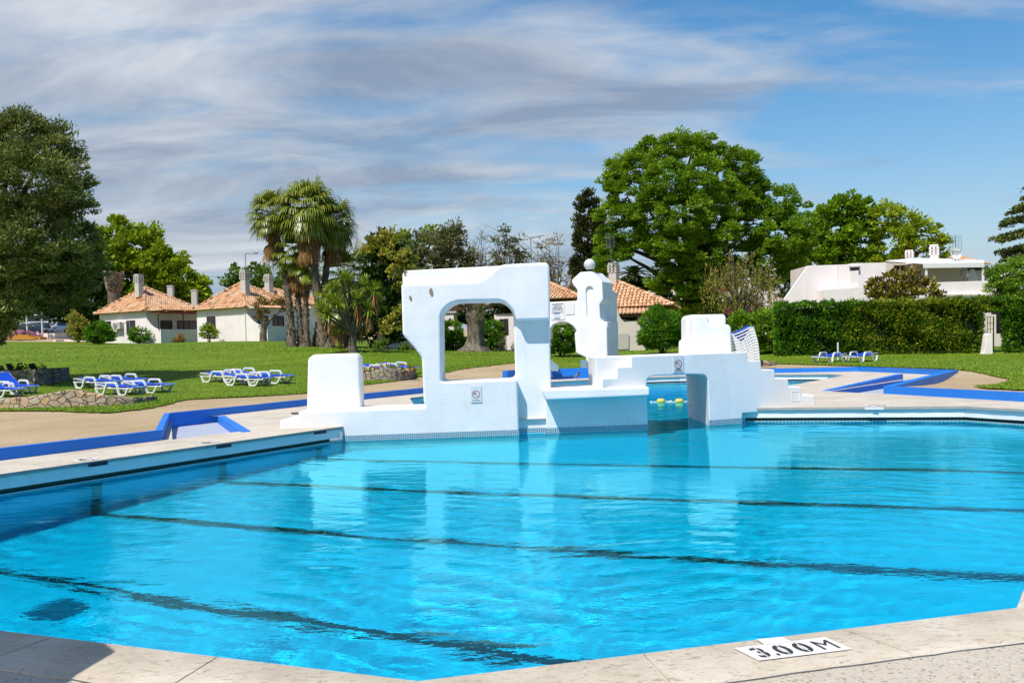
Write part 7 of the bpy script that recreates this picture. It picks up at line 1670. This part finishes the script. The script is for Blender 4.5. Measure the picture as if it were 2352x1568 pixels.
# ------------------------------------------------------------------ parked cars, flag poles, kerbs
GLASSC = plain('car_glass', (.03, .05, .06), .08, .6); TYRE = plain('tyre', (.015, .015, .016), .8); RIM = plain('alloy', (.55, .55, .56), .3, .5, .7); LAMP = plain('headlamp', (.7, .72, .75), .15, .6); REDL = plain('tail_lamp', (.5, .01, .01), .3)
def car(name, label, base, head, L, W_, Hh, col, kind='car', cat='car'):
    """head: heading angle of the nose; parts in world coordinates"""
    d = Vector((math.cos(head), math.sin(head), 0)); s = Vector((-d.y, d.x, 0)); b = Vector(base); t = thing(name, b, label, cat); paint = plain('paint_'+label[:14], col, .18, .6, 0, .03)
    Pn = lambda x, y, z: b+d*(x*L)+s*(y*W_/2)+UPV*(z*Hh)
    if kind == 'van': low = [(-.5, .14), (-.5, .55), (.40, .55), (.48, .46), (.5, .3), (.5, .14)]; cab = [(-.495, .55), (-.47, 1.0), (.20, 1.0), (.40, .55)]
    elif kind == 'sedan': low = [(-.5, .2), (-.5, .5), (-.47, .66), (-.25, .66), (.20, .65), (.42, .55), (.5, .42), (.5, .2)]; cab = [(-.40, .66), (-.18, .98), (.02, 1.0), (.12, .95), (.26, .65)]
    else: low = [(-.5, .2), (-.5, .55), (-.48, .64), (.24, .63), (.44, .53), (.5, .42), (.5, .2)]; cab = [(-.49, .64), (-.42, .96), (-.2, 1.0), (.05, .98), (.27, .63)]
    mb = MB()
    n = len(low); vs = []
    for y in (-1, -.96, .96, 1):
        for x, z in low: k = 1 if abs(y) < 1 else .0; vs.append(Pn(x*(1 if abs(y) < 1 else .975), y, z+(0 if abs(y) < 1 else -.02)))
    fs = [tuple(range(n)), tuple(3*n+k for k in range(n))[::-1]]+[(j*n+k, j*n+(k+1) % n, (j+1)*n+(k+1) % n, (j+1)*n+k) for j in range(3) for k in range(n)]
    mb.add(vs, fs); n = len(cab); vs = []
    for sg in (-1, 1):
        for x, z in cab: vs.append(Pn(x, sg*(.94 if z < .75 else .76 if kind != 'van' else .88), z))
    mb.add(vs, [tuple(range(n)), tuple(n+k for k in range(n))[::-1]]+[(k, (k+1) % n, n+(k+1) % n, n+k) for k in range(n)]); mb.build('body', paint, t, bevel=.03, smooth=40)
    # side windows, windscreen, rear window
    for sg in (-1, 1):
        mb = MB(); pts = []
        cx = sum(p[0] for p in cab)/n; cz = .80
        for x, z in cab: f = .88; xx = cx+(x-cx)*f; zz = cz+(z-cz)*.80; yy = (.94+(.76-.94)*((zz-.65)/.33)) if kind != 'van' else (.94+(.88-.94)*((zz-.55)/.45)); pts.append(Pn(xx, sg*(yy+.012), zz))
        mb.prism(pts, s*sg*.012); mb.build('side_window', GLASSC, t)
    fr, re = (cab[-2], cab[-1]), (cab[0], cab[1])
    for nm, (p0, p1), o in (('windscreen', fr, .012), ('rear_window', re, -.012)):
        mb = MB(); A = Vector(p0); B = Vector(p1); q0 = A.lerp(B, .12); q1 = A.lerp(B, .88); mb.prism([Pn(q0.x+o, -.70, q0.y), Pn(q0.x+o, .70, q0.y), Pn(q1.x+o, .80, q1.y), Pn(q1.x+o, -.80, q1.y)], d*(.02 if o > 0 else -.02)); mb.build(nm, GLASSC, t)
    for x in (-.31, .32):
        for sg in (-1, 1):
            c = Pn(x, sg*.86, 0); c.z = b.z+.31; mb = MB(); mb.lathe(c, [(.31, -.02), (.31, .18)], 20, axis=s*sg); w = mb.build('wheel', TYRE, t, smooth=40)
            mb = MB(); mb.lathe(c+s*sg*.182, [(.2, 0), (.2, .008), (.05, .02)], 14, axis=s*sg); mb.build('rim', RIM, w)
    for sg in (-1, 1):
        mb = MB(); mb.box(Pn(.485, sg*.72, .5), (.06, .32, .14), head); mb.build('headlight', LAMP, t, bevel=.01)
        mb = MB(); mb.box(Pn(-.493, sg*.82, .55), (.05, .2, .22), head); mb.build('tail_light', REDL, t)
        mb = MB(); mb.box(Pn(.2, sg*1.04, .68), (.12, .16, .12), head); mb.build('mirror', paint, t)
    mb = MB(); mb.box(Pn(.498, 0, .38), (.03, W_*.55, .14), head); mb.build('grille', BLACK, t); mb = MB(); mb.box(Pn(.507, 0, .36), (.02, .52, .11), head); mb.build('number_plate', plain('plate_pale', (.6, .6, .6), .5), t)
    return t
g_ = lambda px, py, D: gbase(px, py, D)
car('parked_car', 'dark blue sedan facing right beside the planter with pink flowers', g_(72, 771, 112), R(-10), 4.5, 1.8, 1.42, (.008, .012, .03), 'sedan')
car('parked_car', 'black hatchback behind the flag poles facing left', g_(76, 767, 118), R(200), 3.9, 1.7, 1.46, (.02, .02, .022), 'hatch')
car('parked_car', 'silver hatchback facing the viewer right of the flag poles', g_(124, 761, 124), R(-98), 3.9, 1.7, 1.42, (.55, .57, .60), 'hatch')
car('parked_van', 'white minivan behind the dark cars', g_(80, 762, 128), R(190), 5.0, 1.95, 2.2, (.72, .73, .75), 'van', 'van')
car('parked_van', 'white pick-up van mostly hidden by the thin yellow shrub', g_(170, 760, 132), R(186), 5.0, 1.95, 1.9, (.66, .66, .66), 'van', 'van')
car('parked_car', 'green car showing its tail beside the round bush of the first bungalow', g_(203, 776, 98), R(20), 3.8, 1.65, 1.45, (.01, .10, .07), 'hatch')
for px, top in ((63, 600), (98, 640), (20, 640)):
    D = 97; b = g_(px, 777, D); b2 = V(px-2.0, top, D); mb = MB(); mb.tube([b, (b.x, b.y, b2.z)], .09, 10); tag(mb.build('flag_pole', PIPEW), {63: 'white flag pole nearest the pink flower planter, tallest of three', 98: 'thin white flag pole in front of the silver hatchback', 20: 'white pole at the far left among the palm fronds'}[px], 'flag pole', 'flag poles by the car park')
def strip(name, pts, D, h, w, mat, label, cat):
    P = [g_(x, y, d) for x, y, d in pts]; mb = MB()
    for a, b in zip(P[:-1], P[1:]): dd = b-a; n = Vector((-dd.y, dd.x, 0)).normalized()*w; mb.boxv(a-UPV*.3, dd, n, UPV*(.3+h))
    return tag(mb.build(name, mat), label, cat)
strip('white_kerb', [(85, 777, 99), (290, 776, 97)], 98, .55, .4, WHITE2, 'long low white kerb wall in front of the car park', 'kerb')
strip('white_kerb', [(128, 788, 90), (147, 784.5, 91.5), (300, 786.5, 90)], 90, .14, .25, WHITE2, 'thin white kerb along the top of the lawn', 'kerb')
pl2 = thing('flower_planter', g_(45, 778, 96), 'yellow stepped planter overflowing with pink flowers by the car park', 'planter'); YW = plain('ochre_wall', (.55, .27, .03), .8)
mb = MB(); mb.prism([V(x, y, 96) for x, y in ((0, 779), (5, 766), (22, 766), (26, 779))], (0, 1.2, 0)); mb.prism([V(x, y, 95.6) for x, y in ((25, 779), (36, 768), (64, 769), (93, 774), (92, 779))], (0, 1.4, 0)); mb.build('box', YW, pl2)
crown('blossoms', pxblobs([(30, 766, 14, 5), (55, 765, 20, 5), (80, 771, 13, 5), (25, 770, 6, 6)], 96, depth=1.0), pl2, m_leaf('petal_mauve', (.35, .12, .25), (.55, .25, .42), (.7, .45, .6), .3), dens=3, cr=.25, nleaf=40, leaf=(.16, .12), seed=130)
shrub('clump of yellow-green leaves above the ochre planter', 22, 770, 98, [(22, 758, 18, 8), (12, 750, 10, 6)], LF_YEL, 131, 2, .3, 40, (.4, .09), up=.8)
# street lamp with a green glass head behind the palm fronds
# gate post, iron gate and porch seen through the hedge gap
mb = MB(); mb.prism([V(x, y, 49.6) for x, y in ((2258, 815), (2261, 806), (2266, 768), (2270, 766), (2277, 766), (2280, 769), (2281, 815))], (0, .4, 0)); tag(mb.build('gate_pillar', WHITE2, bevel=.03), 'short white gate pillar in the hedge gateway', 'pillar')
gt = thing('iron_gate', gbase(2280, 812, 51.2), 'open black iron gate in the hedge gateway', 'gate'); mb = MB()
for px in (2268, 2274.5, 2282): a = V(px, 806, 51); b = V(px, 727, 51); mb.tube([a, b], .03 if px > 2280 else .015, 6)
mb.build('bars', BLACK, gt); mb = MB()
for py in (728, 742, 756, 770, 785): mb.tube([V(2268, py, 51), V(2282, py, 51)], .013, 5)
mb.build('rails', BLACK, gt)
pv = thing('porch', gbase(2300, 806, 58), 'cream porch with a dark doorway and terracotta step seen through the hedge gateway', 'porch'); mb = MB(); mb.prism([V(x, y, 58) for x, y in ((2255, 825), (2255, 722), (2288, 722), (2288, 825))], (0, 3, 0)); mb.prism([V(x, y, 57.6) for x, y in ((2282, 825), (2282, 766), (2330, 766), (2330, 825))], (0, .3, 0)); mb.build('wall', CREAM, pv)
mb = MB(); mb.prism([V(x, y, 60) for x, y in ((2280, 820), (2280, 715), (2350, 715), (2350, 820))], (0, .2, 0)); mb.build('doorway', DARKW, pv); mb = MB(); mb.prism([V(x, y, 55) for x, y in ((2275, 815), (2275, 800), (2330, 800), (2330, 815))], (0, 2, 0)); mb.build('step', plain('terracotta_floor', (.50, .22, .12), .8), pv)
# parasol outside the picture whose shadow falls on the near left corner
def parasol():
    c = Vector((-4.25, 3.35, 0)); t = thing('parasol', (c.x, c.y, .29), 'white parasol whose shadow darkens the near left corner', 'parasol'); mb = MB(); mb.tube([(c.x, c.y, .29), (c.x, c.y, 2.75)], .025, 8); mb.build('pole', PIPEW, t); mb = MB(); K = 8; vs = [(c.x, c.y, 2.8)]
    for k in range(K): an = 2*math.pi*k/K+.25; vs.append((c.x+1.5*math.cos(an), c.y+1.5*math.sin(an), 2.4))
    mb.add(vs, [(0, 1+k, 1+(k+1) % K) for k in range(K)]); mb.build('canopy', plain('canvas', (.7, .68, .62), .8), t)
    mb = MB(); mb.lathe((c.x, c.y, .29), [(.25, 0), (.25, .06), (.05, .1)], 16); mb.build('foot', TRIM, t)
parasol()
# birch-like dark stump of wires: overhead cable
mb = MB(); mb.tube([V(400, 629, 150), V(500, 636, 150), V(600, 640, 150)], .03, 4); tag(mb.build('overhead_cable', BLACK), 'thin overhead cable across the sky left of the palms', 'cable')
